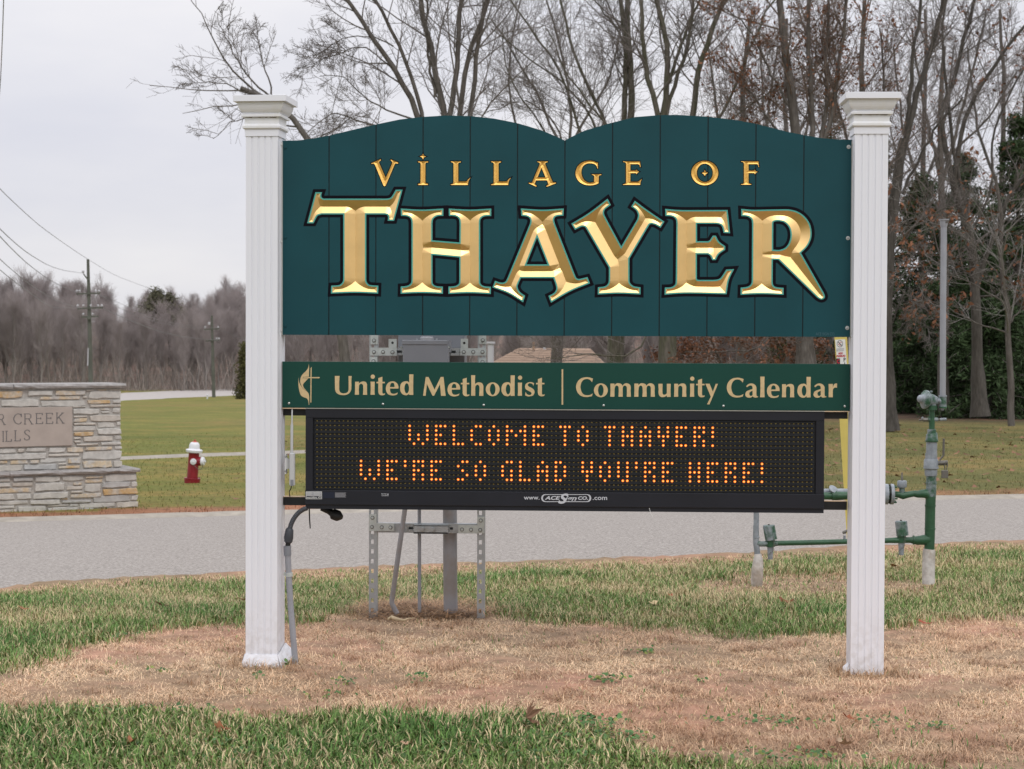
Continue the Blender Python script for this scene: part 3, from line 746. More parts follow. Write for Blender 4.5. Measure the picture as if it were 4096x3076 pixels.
# ------------------------------------------------------------------ LED message board
def build_led():
    y0 = -.03
    tl = S(1222.5, 1636, y0); br = S(3295.5, 2053.7, y0); tr = S(3297.6, 1646, y0); bl = S(1222, 2035, y0)
    x0 = (tl.x+bl.x)/2; x1 = (tr.x+br.x)/2; z1 = (tl.z+tr.z)/2; z0 = (bl.z+br.z)/2
    L = thing('led_message_board', 'black electronic message board with amber lamps spelling a welcome, below the green panel', 'led sign', (0, 0, z0))
    d0 = S(1262.8, 1681, y0); d1 = S(3253.2, 1681, y0)
    pit = .5*((d1.x-d0.x)/111 + .01905)
    gx0 = (d0.x+d1.x)/2-55.5*pit; gz0 = .5*(S(1262.8, 1681, y0).z+S(3253.2, 1696, y0).z)
    gz1 = gz0-15*pit
    # cabinet: frame round the recessed lamp field
    fx0, fx1 = gx0-pit*.9, gx0+111*pit+pit*.9; fz1 = gz0+pit*.62; fz0 = gz1-pit*.75
    yb = y0+.16
    MB().box(x0, x1, y0+.014, yb, z0+.02, z1, .003).build('cabinet', 'black', L)
    MB().box(x0, x1, y0, y0+.0135, fz1, z1, .001).build('top_bezel', 'black', L)
    MB().box(x0, fx0, y0, y0+.0135, fz0, fz1-.0003).build('side_bezel', 'black', L)
    MB().box(fx1, x1, y0, y0+.0135, fz0, fz1-.0003).build('side_bezel', 'black', L)
    zl = .5*(S(1300, 1962, y0).z+S(3200, 1975, y0).z)
    MB().box(x0-.0015, x1+.0015, y0-.004, y0+.0135, zl-.0625, zl, .0015).build('access_bar', 'black', L)
    MB().box(x0, x1, y0, y0+.0135, zl+.001, fz0-.0003).build('lower_bezel', 'black', L)
    MB().box(x0, x1, y0+.004, y0+.0135, z0, zl-.0635).build('bottom_lip', 'black', L)
    MB().box(x0-.0005, x1+.0005, y0-.0045, y0+.004, z1+.0006, z1+.003).build('drip_edge', 'alu', L)
    # seven lamp modules: louvred plates
    for k in range(7):
        m_ = MB(); a = gx0+(16*k-.5)*pit+.0006; b = gx0+(16*k+15.5)*pit-.0006
        m_.box(a, b, y0+.009, y0+.0135, gz1-pit*.5, gz0+pit*.5)
        m_.build('lamp_module', 'louver', L)
        lv = MB()
        for r in range(16):
            zc = gz0-r*pit+pit*.36
            lv.add([(a, y0+.0088, zc+.0015), (b, y0+.0088, zc+.0015), (b, y0-.001, zc-.0005), (a, y0-.001, zc-.0005),
                    (a, y0+.0088, zc-.0012), (b, y0+.0088, zc-.0012), (b, y0-.001, zc-.0025), (a, y0-.001, zc-.0025)],
                   [(0, 1, 2, 3), (7, 6, 5, 4), (3, 2, 6, 7), (0, 3, 7, 4), (1, 5, 6, 2)])
        lv.build('louver', 'louver', L)
    lit = set(); letters = []
    for row, items in LINES:
        for ch, cx in items:
            dots = [(cx+i, row+j) for j, rw in enumerate(FONT[ch][1]) for i, q in enumerate(rw) if q == 'X']
            lit |= set(dots); letters.append(dots)
    def led(mb, c, r, rad, yy, dome=.004):
        mb.lathe((gx0+c*pit, yy, gz0-r*pit-pit*.08), (0, -1, 0), [(0, rad), (dome*.6, rad*.9), (dome, rad*.4)], 8)
    for dots in letters:
        a = MB(); b = MB()
        for c, r in dots: led(a, c, r, .0057, y0+.0088); led(b, c, r, .0022, y0+.0046, .0015)
        o = a.build('lit_letter', 'lit', L); b.build('lamp_core', 'litcore', o)
    u = MB()
    for r in range(16):
        for c in range(112):
            if (c, r) not in lit: 
                x = gx0+c*pit; z = gz0-r*pit-pit*.08; s = .0031
                u.add([(x-s, y0+.0088, z-s*.7), (x+s, y0+.0088, z-s*.7), (x+s, y0+.0088, z+s*.7), (x-s, y0+.0088, z+s*.7), (x, y0+.0055, z)],
                      [(0, 1, 4), (1, 2, 4), (2, 3, 4), (3, 0, 4)])
    o = u.build('unlit_lamps', 'unlit', L); o['kind'] = 'stuff'
    # mounting rails
    for (pa, pb, nm) in (((1143, 1632), (1143, 1662), 1), ((1143, 1985.5), (1143, 2019), 0)):
        za = S(pa[0], pa[1], .03); zc = S(pb[0], pb[1], .03)
        zr = S(3391, 1645 if nm else 2008, .03).z; zr2 = S(3391, 1675.5 if nm else 2042, .03).z
        zt = (za.z+zr)/2; zq = (zc.z+zr2)/2
        MB().box(-1.2215, 1.2165, .03, .066, zq, zt-.0008, .001).build('mounting_rail', 'blackrail', L)
        if not nm: MB().box(-1.2215, 1.2165, .029, .067, zt-.0006, zt+.0018).build('rail_tape', 'tan', L)
    yl = y0-.0052
    text_part('www.', (2095.5, 1987, 2158, 1998.6), yl, 'web_address', 'silver', L, bold=.012)
    text_part('.com', (2371, 1987.5, 2428.5, 2000), yl, 'web_address', 'silver', L, bold=.012)
    # maker's logo: rounded capsule with ACE Sign CO.
    def rr(x0_, y0_, x1_, y1_, r, k=8):
        pts = []
        for cx_, cy_, a0 in ((x1_-r, y0_+r, -90), (x1_-r, y1_-r, 0), (x0_+r, y1_-r, 90), (x0_+r, y0_+r, 180)):
            for i in range(k+1):
                t = R(a0+90*i/k); pts.append((cx_+r*math.cos(t), cy_+r*math.sin(t)))
        return np.array(pts)
    flat(to_board(rr(2165, 1977, 2365, 2008, 15.4), yl), [to_board(rr(2171.5, 1979.6, 2358, 2005.2, 12.7), yl)], yl, 'logo_capsule', 'silver', L)
    text_part('ACE', (2179, 1984, 2241, 1999.5), yl-.0004, 'logo_lettering', 'silver', L, shear=.25, bold=.035)
    text_part('S', (2232, 1974, 2275, 2015), yl-.0008, 'logo_lettering', 'silver', L, shear=.35, bold=.03)
    text_part('ign', (2260, 1984, 2307, 2009), yl-.0006, 'logo_lettering', 'silver', L, shear=.35, bold=.02)
    text_part('CO.', (2312, 1985, 2352, 1999.5), yl-.0004, 'logo_lettering', 'silver', L, shear=.15, bold=.035)
    # rating label and small notices
    def rect(x0_, y0_, x1_, y1_, dy, nm, mt):
        q = [sx(x0_, y1_, yl-dy), sx(x1_, y1_, yl-dy), sx(x1_, y0_, yl-dy), sx(x0_, y0_, yl-dy)]
        return flat(np.array(q), [], yl-dy, nm, mt, L)
    rect(1223, 1966, 1288, 1996.5, 0, 'rating_label', 'label')
    rect(1225.5, 1968.5, 1286, 1984, .0003, 'rating_label_text', 'greyink')
    for k in range(4): rect(1227, 1970+k*3.6, 1250 if k % 2 else 1246, 1971.4+k*3.6, .0006, 'label_line', 'label')
    for k in range(4): rect(1254, 1970+k*3.6, 1283 if k % 2 else 1279, 1971.4+k*3.6, .0006, 'label_line', 'label')
    rect(1225.5, 1984.5, 1286, 1994.5, .0003, 'rating_label_text', 'darkink')
    text_part('watchfire', (1226, 1985.2, 1267, 1994), yl-.0007, 'label_lettering', 'label', L, bold=.02)
    c = [(1271, 1989), (1277, 1985.6), (1283, 1985.8), (1285.5, 1989), (1283, 1992.6), (1277, 1993)]
    c2 = [(1274, 1989.2), (1278, 1987.2), (1282, 1987.5), (1283.6, 1989.2), (1282, 1991.2), (1278, 1991.4)]
    flat(to_board(np.array(c), yl-.0007), [to_board(np.array(c2), yl-.0007)], yl-.0007, 'label_flame', 'label', L)
    rect(1290, 1968, 1338, 1993, 0, 'blue_patch', 'labelblue')
    for k in range(9): rect(1340, 1970.5+k*2.2, 1385-(k*7) % 5, 1971.6+k*2.2, 0, 'notice_line', 'greyink')
    text_part('MASTER', (1525.5, 1973.6, 1546, 1978), yl, 'chassis_notice', 'silver', L, bold=.01)
    text_part('CHASSIS', (1525.5, 1980, 1547.5, 1984.4), yl, 'chassis_notice', 'silver', L, bold=.01)
    c = [(1550.4, 1984.5), (1550.4, 1977.5), (1548.4, 1977.5), (1551.8, 1973.6), (1555, 1977.5), (1553, 1977.5), (1553, 1984.5)]
    flat(to_board(np.array(c), yl), [], yl, 'arrow_mark', 'silver', L)
    # hanging bits under the cabinet
    s = [S(1237, 2034, .03), S(1238.5, 2080, .03), S(1241, 2114, .03)]
    MB().tube(s, [.003, .003, .0025], 8).build('cable_tail', 'rubber', L, smooth=True)
    a = S(1290, 2037, .06)
    MB().tube([S(1285, 2032, .06), S(1315, 2044, .06), S(1335, 2056, .06)], [.012, .014, .018], 10).build('sensor_arm', 'rubber', L, smooth=True)
    MB().lathe(S(1330, 2055, .05), (.8, -.35, -.25), [(0, .018), (.004, .024), (.03, .024), (.042, .016), (.05, .01)], 16).build('light_sensor', 'rubber', L, smooth=True)
    # a grass stem stuck to the lip
    s = [S(2597, 2032, y0-.006), S(2602, 2052, y0-.012), S(2613, 2070, y0-.016)]
    MB().tube(s, [.0009, .0008, .0004], 5).build('stuck_grass_stem', 'paper', L)
    return L
build_led()

# ------------------------------------------------------------------ posts
def build_post(cx_, rot, ztop, base, label):
    t = thing('sign_post', label, 'post', (cx_, 0, 0), 'white vinyl sign posts')
    h = .0698
    sec = []
    gd, gwid, sl = .0034, .0034, .0012
    for f in range(4):
        pts = [(-h, -h)]
        for k in range(1, 5):
            x = -h+2*h*k/5
            pts += [(x-gwid-sl, -h), (x-gwid, -h+gd), (x+gwid, -h+gd), (x+gwid+sl, -h)]
        ca, sa = math.cos(f*math.pi/2), math.sin(f*math.pi/2)
        sec += [(x*ca-y*sa, x*sa+y*ca) for x, y in pts]
    mt = Matrix.Translation((cx_, 0, 0)) @ Matrix.Rotation(rot, 4, 'Z')
    s = MB(); zt = ztop-.165
    s.prism([(x, y, -.06) for x, y in sec], (0, 0, zt+.06)); s.V = [tuple(mt @ Vector(v)) for v in s.V]
    s.build('fluted_shaft', 'vinyl', t)
    def rings(prof, nm, m_):
        q = MB(); V = []; F = []
        for i, (w, z) in enumerate(prof):
            V += [(-w, -w, z), (w, -w, z), (w, w, z), (-w, w, z)]
        for i in range(len(prof)-1):
            for k in range(4): a = i*4+k; b = i*4+(k+1) % 4; F.append((a, b, b+4, a+4))
        F.append((3, 2, 1, 0)); n = len(prof)*4; F.append((n-4, n-3, n-2, n-1))
        q.add([tuple(mt @ Vector(v)) for v in V], F); return q.build(nm, m_, t)
    T = ztop
    rings([(.0736, T-.171), (.0736, T-.1425)], 'collar', 'vinyl')
    cv = [(.0756, T-.142), (.0820, T-.1365), (.0820, T-.1275), (.0762, T-.1195), (.0743, T-.118), (.0743, T-.0895), (.0867, T-.0885), (.0867, T-.0785), (.078, T-.075)]
    for k in range(7):
        u = k/6; cv.append((.078+.022*math.sin(u*math.pi/2)**1.1, T-.074+.046*(1-math.cos(u*math.pi/2))**.8+0*u))
    cv.append((.102, T-.0272))
    cr_ = rings(cv, 'crown_moulding', 'vinyl_dirty')
    rings([(.1145, T-.0268), (.1150, T-.026), (.1150, T-.001), (.1135, T)], 'cap_slab', 'vinyl')
    gm = MB(); rr_ = random.Random(int(cx_*100))
    for k in range(22):
        a = rr_.uniform(-.07, .07); w = rr_.uniform(.004, .014); dz = rr_.uniform(.001, .004)
        v0 = [(a-w, -.0757, T-.0898), (a+w, -.0757, T-.0898), (a+w*.6, -.0748, T-.0898-dz), (a-w*.5, -.0748, T-.0898-dz*.8)]
        gm.add([tuple(mt @ Vector(v)) for v in v0], [(0, 1, 2, 3)])
    gm.build('grime_streaks', 'grime', t)
    if base == 'full':
        q = MB()
        zt0 = .048
        V = [(-.073, -.074, zt0), (.070, -.074, zt0), (-.088, -.094, -.01), (.088, -.094, -.01)]
        q.add([tuple(mt @ Vector(v)) for v in V]+[tuple(mt @ (Vector(v)+Vector((0, .004, .0)))) for v in V],
              [(0, 1, 3, 2), (4, 6, 7, 5), (0, 4, 5, 1), (2, 3, 7, 6), (0, 2, 6, 4), (1, 5, 7, 3)])
        q.build('base_trim', 'vinyl', t)
        q = MB(); V = [(.0715, -.074, zt0-.002), (.0745, .055, .078), (.116, .062, .032), (.094, -.092, -.012)]
        q.add([tuple(mt @ Vector(v)) for v in V]+[tuple(mt @ (Vector(v)+Vector((.004, .0, .003)))) for v in V],
              [(0, 1, 2, 3), (7, 6, 5, 4), (0, 4, 5, 1), (1, 5, 6, 2), (2, 6, 7, 3), (3, 7, 4, 0)])
        o = q.build('base_trim', 'vinyl', t); o['label'] = 'tilted loose side piece of the base trim'
        q = MB(); q.add([tuple(mt @ Vector(v)) for v in [(-.075, -.074, zt0), (-.075, .07, zt0), (-.09, .08, -.01), (-.09, -.09, -.01)]], [(0, 1, 2, 3)])
        q.build('base_trim', 'vinyl', t)
    else:
        q = MB(); q.prism([tuple(mt @ Vector(v)) for v in [(-.078, -.03, .028), (-.074, -.055, .006), (-.10, -.05, -.005), (-.098, -.02, .006)]], (.003, .006, .012))
        q.build('base_trim', 'vinyl', t)
    return t
ztl = S(1052, 379, -.115).z; ztr = S(3480, 367, -.115).z
build_post(-1.2945, R(-3.1), ztl, 'full', 'white fluted vinyl post with moulded cap, left end, flared trim at its foot')
build_post(1.2935, R(0.4), ztr, 'bit', 'white fluted vinyl post with moulded cap, right end, in front of the green gas pipes')
# ------------------------------------------------------------------ fittings near the sign
def PB(mb, px0, px1, py0, py1, y0, depth, c=0.0):
    a = S(px0, py1, y0); b = S(px1, py0, y0)
    mb.box(a.x, b.x, y0, y0+depth, a.z, b.z, c); return mb
def hexbolt(px, py, y0, r, name, m, parent):
    v = S(px, py, y0)
    q = MB(); w = MB(); w.lathe((v.x, y0, v.z), (0, -1, 0), [(0, r*1.45), (.0015, r*1.4)], 16); w.build('washer', 'boltwasher', parent)
    q.lathe((v.x, y0-.0015, v.z), (0, -1, 0), [(0, r), (r*.7, r*.97)], 6)
    q.lathe((v.x, y0-.0015-r*.7, v.z), (0, -1, 0), [(0, r*.55), (r*.6, r*.5)], 8)
    return q.build(name, m, parent)

def build_antenna():
    y = -.03
    b = S(1167, 1944, y)
    t = thing('antenna', 'slim light grey whip antenna with boxy base, clamped inside the left post', 'antenna', (b.x, y, b.z))
    top = S(1168.5, 1640, y); m1 = S(1168, 1690, y); m2 = S(1167.5, 1703, y); bt = S(1167, 1812, y)
    MB().tube([bt, m2, m1, top, top+Vector((0, 0, .003))], [.0063, .0063, .0036, .003, .0015], 14).build('whip', 'antenna', t, smooth=True)
    q = MB(); PB(q, 1156.3, 1178, 1812, 1944, y-.012, .024, .004); q.build('base_box', 'antenna', t)
    q = MB(); PB(q, 1162, 1174, 1919, 1943, y-.0135, .001); q.build('hatch', 'box', t)
    q = MB(); PB(q, 1139, 1143, 1817, 1896, y-.01, .04); q.build('wall_plate', 'white_metal', t)
    q = MB(); PB(q, 1141, 1150, 1834, 1877, y-.008, .03, .001); PB(q, 1150.5, 1156.5, 1838, 1875, y, .015); q.build('bracket', 'antenna', t)
    for py in (1826, 1884): hexbolt(1143, py, y-.01, .003, 'bracket_screw', 'galv', t)
    MB().tube([S(1166, 1944, y), S(1163, 1955, y), S(1157, 1966, y), S(1157, 1975, y), S(1160, 1986, y+.02)], .0022, 8).build('cable', 'rubber', t, smooth=True)
build_antenna()

def build_conduit():
    y = -.02
    g = S(1183, 2672, y)
    t = thing('conduit_riser', 'grey electrical conduit with dark flexible hose running down beside the left post', 'conduit', (g.x, y, -.02))
    MB().tube([S(1150, 2200, y), S(1155, 2300, y), S(1163, 2430, y), S(1174, 2560, y), S(1183, 2680, y)], .0133, 14).build('conduit_pipe', 'pvc', t, smooth=True)
    q = MB(); v0 = S(1149.5, 2183, y); v1 = S(1150.5, 2222, y); q.tube([v0, v1], .0165, 14); q.build('coupling', 'box', t, smooth=True)
    MB().tube([S(1151, 2183, y), S(1153, 2168, y)], .011, 10).build('threaded_neck', 'rubber', t, smooth=True)
    MB().tube([S(1152, 2172, y), S(1153, 2166, y), S(1154, 2160, y), S(1154.5, 2150, y), S(1158, 2120, y), S(1160, 2113, y)], [.013, .0185, .0185, .0205, .0175, .0135], 12).build('hose_connector', 'flex', t, smooth=True)
    pts = [S(x_, y_, y+.0*i) for i, (x_, y_) in enumerate([(1160, 2114), (1164, 2098), (1172, 2080), (1183, 2063), (1197, 2048), (1214, 2037), (1232, 2031)])]
    dense = []
    for i in range(len(pts)-1):
        for k in range(6): dense.append(pts[i].lerp(pts[i+1], k/6))
    rr = [.0112 if i % 2 else .0098 for i in range(len(dense))]
    MB().tube(dense, rr, 12).build('flexible_hose', 'flex', t, smooth=True)
    q = MB(); v0 = S(1156, 2290, y); v1 = S(1157, 2306, y); q.tube([v0, v1], .0155, 14); PB(q, 1134, 1150, 2290, 2304, y-.002, .008); q.build('pipe_clamp', 'galv2', t, smooth=True)
    # faint printed legend along the pipe
    q = MB(); rr_ = random.Random(3)
    for k in range(26):
        py = 2240+k*16; px = 1150+(py-2200)*.072-5
        if py > 2650: break
        PB(q, px, px+rr_.choice([2, 3, 4]), py, py+rr_.choice([3, 5, 8]), y-.0137, .0003)
    q.build('printed_legend', 'greyink', t)
build_conduit()

def build_stand():
    y = 1.5
    t = thing('meter_stand', 'galvanized strut frame carrying a grey electrical enclosure and conduits behind the sign', 'utility stand', (S(1700, 2440, y).x, y, 0))
    def strut_post(px0, px1, pytop, pybot):
        m_ = MB()
        a = S(px0, pybot, y); b = S(px1, pytop, y); w = b.x-a.x
        z0, z1 = a.z-.05, b.z
        x0, x1 = a.x, b.x; sw = .0072; xm = x0+w*.42
        th = .0025
        m_.box(x0, x0+th, y, y+.041, z0, z1); m_.box(x1-th, x1, y, y+.041, z0, z1)
        m_.box(x0+th, xm-sw, y, y+th, z0, z1); m_.box(xm+sw, x1-th, y, y+th, z0, z1)
        z = z1-.02; 
        m_.box(xm-sw, xm+sw, y, y+th, z1-.012, z1)
        while z > z0:
            zc0 = max(z0, z-.0505+.029)
            m_.box(xm-sw, xm+sw, y, y+th, max(z0, z-.0505), zc0-0.0) if zc0 > z0 else None
            z -= .0505
        m_.build('strut_post', 'galv', t)
    strut_post(1475, 1511, 1200, 2450); strut_post(1907.5, 1943, 1200, 2444)
    def bar(px0, px1, py0, py1, yy, slots, nm='cross_strut'):
        m_ = MB(); a = S(px0, py1, yy); b = S(px1, py0, yy); zc = (a.z+b.z)/2; hs = .0062
        m_.box(a.x, b.x, yy, yy+.0025, zc+hs, b.z); m_.box(a.x, b.x, yy, yy+.0025, a.z, zc-hs)
        m_.box(a.x, b.x, yy+.0025, yy+.04, b.z-.0025, b.z); m_.box(a.x, b.x, yy+.0025, yy+.04, a.z, a.z+.0025)
        cur = a.x
        for s0, s1 in slots:
            q0, q1 = S(s0, py0, yy).x, S(s1, py0, yy).x
            m_.box(cur, q0, yy, yy+.0025, zc-hs, zc+hs); cur = q1
        m_.box(cur, b.x, yy, yy+.0025, zc-hs, zc+hs)
        m_.box(a.x, b.x, yy+.038, yy+.04, a.z+.003, b.z-.003)
        m_.build(nm, 'galv', t)
    bar(1512, 1907, 2096, 2130, y+.004, [(1634, 1658), (1673, 1687), (1764, 1778), (1800, 1812)])
    bar(1512, 1907, 1393, 1421, y+.004, [(1588, 1608), (1802, 1823), (1838, 1842)])
    q = MB(); PB(q, 1654, 1792, 2102, 2134, y-.025, .003); PB(q, 1654, 1792, 2130, 2135, y-.025, .028); PB(q, 1654, 1792, 2101, 2104, y-.025, .028); q.build('front_channel', 'galv', t)
    for (x0, x1, ya, yb) in ((1475, 1506, 2056, 2124), (1909, 1938, 2067, 2133)):
        q = MB(); PB(q, x0, x1, ya, yb, y-.006, .005)
        q.build('angle_bracket', 'galv2', t)
    for (x0, x1, ya, yb) in ((1506.3, 1577, 2093, 2123.5), (1833, 1908.6, 2101, 2134)):
        q = MB(); PB(q, x0, x1, ya, yb, y-.006, .005); q.build('angle_bracket', 'galv2', t)
    for px, py in ((1490, 2071), (1488, 2108), (1527, 2109), (1562, 2110), (1923, 2082), (1921, 2120), (1884, 2119), (1848, 2118)):
        hexbolt(px, py, y-.006, .0072, 'bolt', 'galv2', t)
    for px, py in ((1691, 2114), (1731, 2116)):
        q = MB(); v = S(px, py, y-.025); q.lathe((v.x, y-.0255, v.z), (0, -1, 0), [(0, .014), (.002, .014), (.0022, .008), (.014, .008)], 12); q.build('bolt', 'galv', t)
    # upper brackets
    for pr in ([(1482, 1340, 1512, 1377)], [(1480, 1391, 1587, 1422), (1554.5, 1356, 1586.5, 1390.9)], [(1479, 1428, 1510, 1452)],
               [(1916, 1330, 1945, 1376)], [(1841, 1393, 1945, 1422), (1843, 1355, 1872, 1392.9)], [(1915, 1434, 1946, 1462)]):
        q = MB()
        for x0, ya, x1, yb in pr: PB(q, x0, x1, ya, yb, y-.006, .005)
        q.build('zinc_bracket', 'galv2', t)
    for px, py in ((1496, 1362), (1496, 1408), (1532, 1408), (1570, 1409), (1494, 1445), (1931, 1361), (1855, 1408), (1893, 1408), (1930, 1408), (1930, 1448)):
        hexbolt(px, py, y-.006, .0072, 'bolt', 'galv2', t)
    for px, py in ((1570, 1371), (1857, 1372)):
        q = MB(); v = S(px, py, y-.0065); q.lathe((v.x, y-.0062, v.z), (0, -1, 0), [(0, .0065), (.0004, .0065)], 14); q.build('bracket_hole', 'rubber', t)
    # enclosures
    q = MB(); PB(q, 1592, 1859, 1150, 1500, y+.05, .16, .003); q.build('meter_socket_box', 'box', t)
    e = MB(); PB(e, 1609.5, 1795, 1378, 1990, y-.075, .07, .003); enc = e.build('enclosure_door', 'box', t)
    q = MB(); PB(q, 1607.5, 1790.5, 1361, 1378.5, y-.078, .075, .002); PB(q, 1790.8, 1801.5, 1363, 1410, y-.07, .068); q.build('enclosure_lid', 'box', t)
    q = MB(); v = S(1707, 1352, y-.02); q.lathe((v.x, y-.01, v.z-.004), (0, 0, 1), [(-.006, .036), (.006, .035), (.011, .028), (.012, .01)], 20); q.build('conduit_hub', 'pvcd', t, smooth=True)
    for px in (1668, 1747): 
        q = MB(); v = S(px, 1357, y-.03); q.lathe((v.x, y-.03, v.z-.003), (0, 0, 1), [(0, .004), (.005, .004), (.006, .002)], 8); q.build('lid_screw', 'galv', t)
    for px in (1605, 1796): hexbolt(px, 1389, y-.07, .004, 'latch_screw', 'galv2', t)
    # conduits
    MB().tube([S(1799, 1900, y+.06), S(1801, 2300, y+.06), S(1803, 2450, y+.06)], .0365, 20).build('large_conduit', 'pvcd', t, smooth=True)
    MB().tube([S(1677, 1950, y+.02), S(1678, 2300, y+.02), S(1678, 2450, y+.02)], .0092, 12).build('thin_conduit', 'pvc', t, smooth=True)
    MB().tube([S(1632, 1920, y-.04), S(1619, 2042, y-.04), S(1596, 2200, y-.04), S(1568, 2398, y-.04), S(1567, 2412, y-.04), S(1573, 2425, y-.04), S(1588, 2455, y-.04)],
              [.0125, .0125, .0128, .0132, .0128, .0128, .014], 12).build('bent_conduit', 'pvcd', t, smooth=True)
build_stand()

def build_gas():
    D = 11.0
    y = Q(3720, 2300, D).y
    k = (y-CY)/FPX        # metres per photo pixel at this plane
    def s(px, py, dy=0.0): return S(px, py, y+dy)
    g = s(3724, 2337)
    t = thing('gas_regulator_set', 'green and grey gas pipework with regulator, valves and tall vent pipe by right post', 'gas pipework', (g.x, y, g.z))
    def T(pts, r, nm, m_, n=14, sm=True): 
        return MB().tube(pts, r, n).build(nm, m_, t, smooth=sm)
    r0 = 20*k
    T([s(3714, 2335), s(3714, 2270), s(3716, 2205), s(3717, 2196)], [25*k, 25*k, 25*k, 22*k], 'wrapped_riser_foot', 'wrap')
    T([s(3717, 2198), s(3719, 2150), s(3721, 2030), s(3723, 1985)], r0, 'main_riser', 'pipeg')
    T([s(3721, 2026), s(3721, 2019)], r0*1.08, 'weld_ring', 'pipeg'); T([s(3720, 2118), s(3720, 2112)], r0*1.08, 'weld_ring', 'pipeg')
    T([s(3723, 1986), s(3724, 1975), s(3725, 1935), s(3725, 1900)], [r0, r0*1.02, r0*1.0, r0*.98], 'upper_riser', 'pipe')
    T([s(3725, 1934), s(3725, 1929)], r0*1.1, 'weld_ring', 'pipe')
    # tee branches
    T([s(3716, 1982), s(3704, 1974), s(3690, 1975), s(3670, 1977), s(3655, 1974)], [r0*.95, r0*.95, 17*k, 14*k, 12.5*k], 'upper_branch', 'pipeg')
    T([s(3658, 1974), s(3630, 1979), s(3612, 1982), s(3596, 1979), s(3575, 1976), s(3500, 1974)], [12*k, 13*k, 16*k, 13*k, 12*k, 12*k], 'upper_branch', 'pipeg')
    T([s(3608, 1970), s(3608, 1948)], 11*k, 'plug_neck', 'pipe'); 
    T([s(3608, 1950), s(3608, 1946), s(3608, 1926), s(3608, 1922)], [17*k, 19*k, 19*k, 16*k], 'plug_cap', 'pipes')
    T([s(3608, 1922), s(3608, 1908), s(3608, 1905), s(3608, 1890)], [4.5*k, 4.5*k, 3*k, 3*k], 'plug_spindle', 'brass')
    MB().lathe(s(3543, 1976.5), (1, 0, -.02), [(-12*k, 41*k), (8*k, 41*k)], 26).build('flange_disc', 'pipes', t, smooth=True)
    MB().lathe(s(3556, 1976.5), (1, 0, -.02), [(0, 38*k), (3*k, 38*k)], 26).build('flange_gasket', 'rubber', t, smooth=True)
    MB().lathe(s(3561, 1976.5), (1, 0, -.02), [(0, 41*k), (12*k, 41*k), (14*k, 37*k)], 26).build('flange_disc', 'pipes', t, smooth=True)
    for a in range(8):
        th = a*math.pi/4+.3; v = s(3545, 1976.5); v = v+Vector((0, math.sin(th)*33*k, math.cos(th)*33*k))
        MB().tube([v-Vector((26*k, 0, 0)), v+Vector((40*k, 0, 0))], 3.6*k, 6).build('flange_bolt', 'pipeg', t)
    # continuation behind the message board
    T([s(3530, 1975), s(3450, 1979), s(3385, 1983), s(3345, 1984)], [15*k, 15*k, 16*k, 18*k], 'meter_pipe', 'pipeg')
    T([s(3348, 1983), s(3328, 1984)], 22*k, 'pipe_union', 'pipeg'); T([s(3330, 1984), s(3280, 1984), s(3150, 1984)], 15*k, 'meter_pipe', 'pipeg')
    T([s(3400, 1967, .05), s(3200, 1968, .05)], 13*k, 'meter_pipe', 'pipes')
    MB().lathe(s(3333, 1958), (.35, -.5, .6), [(-8*k, 14*k), (3*k, 20*k), (6*k, 15*k)], 16).build('valve_ear', 'pipes', t, smooth=True)
    T([s(3026, 1984), s(3100, 1984), s(3160, 1984)], 15*k, 'meter_pipe', 'pipeg')
    # left riser
    T([s(3028, 2358), s(3027, 2320), s(3030, 2270), s(3033, 2240), s(3031, 2215)], [20*k, 24*k, 23*k, 20*k, 13*k], 'wrapped_riser_foot', 'wrap')
    T([s(3031, 2236), s(3028, 2200), s(3024, 2172), s(3024, 2100)], [11.5*k, 12*k, 12*k, 11.5*k], 'small_riser', 'pipes')
    T([s(3025, 2102), s(3025.5, 2050), s(3026, 1984)], 11*k, 'small_riser', 'pipes')
    T([s(3025, 2146), s(3025, 2151)], 13.5*k, 'weld_ring', 'pipes')
    # lower branch
    T([s(3028, 2173), s(3045, 2176), s(3090, 2174), s(3110, 2173)], [12*k, 11*k, 12*k, 11*k], 'lower_branch', 'pipe')
    T([s(3108, 2173), s(3250, 2170), s(3400, 2166), s(3560, 2162)], 10.5*k, 'lower_branch', 'pipeg')
    T([s(3555, 2162), s(3590, 2161), s(3640, 2160), s(3668, 2162), s(3690, 2160), s(3717, 2158)], [10.5*k, 12*k, 12*k, 18*k, 20*k, 22*k], 'lower_branch', 'pipeg')
    T([s(3652, 2160), s(3657, 2160)], 19*k, 'weld_ring', 'pipeg')
    for (cx_, cy_, dx) in ((3080, 2129, 5), (3604, 2112, 0)):
        T([s(cx_-dx*.2+6, cy_+30), s(cx_-dx, cy_-26), s(cx_-dx, cy_-28)], [24*k, 24*k, 21*k], 'locking_cap', 'pipe', 18)
        T([s(cx_-dx, cy_-27), s(cx_-dx, cy_-33)], 4*k, 'cap_pin', 'brass', 8)
        T([s(cx_+2, cy_+28), s(cx_+3, cy_+58)], 17*k, 'valve_body', 'pipeg')
        T([s(cx_+2, cy_+55), s(cx_+1, cy_+84), s(cx_+1, cy_+108)], [13*k, 11*k, 9.5*k], 'valve_stub', 'pipes')
        pts = [s(cx_+12, cy_+18, -.03), s(cx_+16, cy_+45, -.035), s(cx_+12, cy_+75, -.035), s(cx_-8, cy_+92, -.03), s(cx_-12, cy_+118, -.03)]
        q = MB()
        for i in range(4):
            for j in range(4):
                a = pts[i].lerp(pts[i+1], j/4); b = pts[i].lerp(pts[i+1], (j+.8)/4)
                off = Vector((.004, 0, 0)) if j % 2 else Vector((0, .004, 0))
                q.tube([a-off, b-off], .0016, 5); q.tube([a+off, b+off], .0016, 5)
        q.build('lock_chain', 'brass', t)
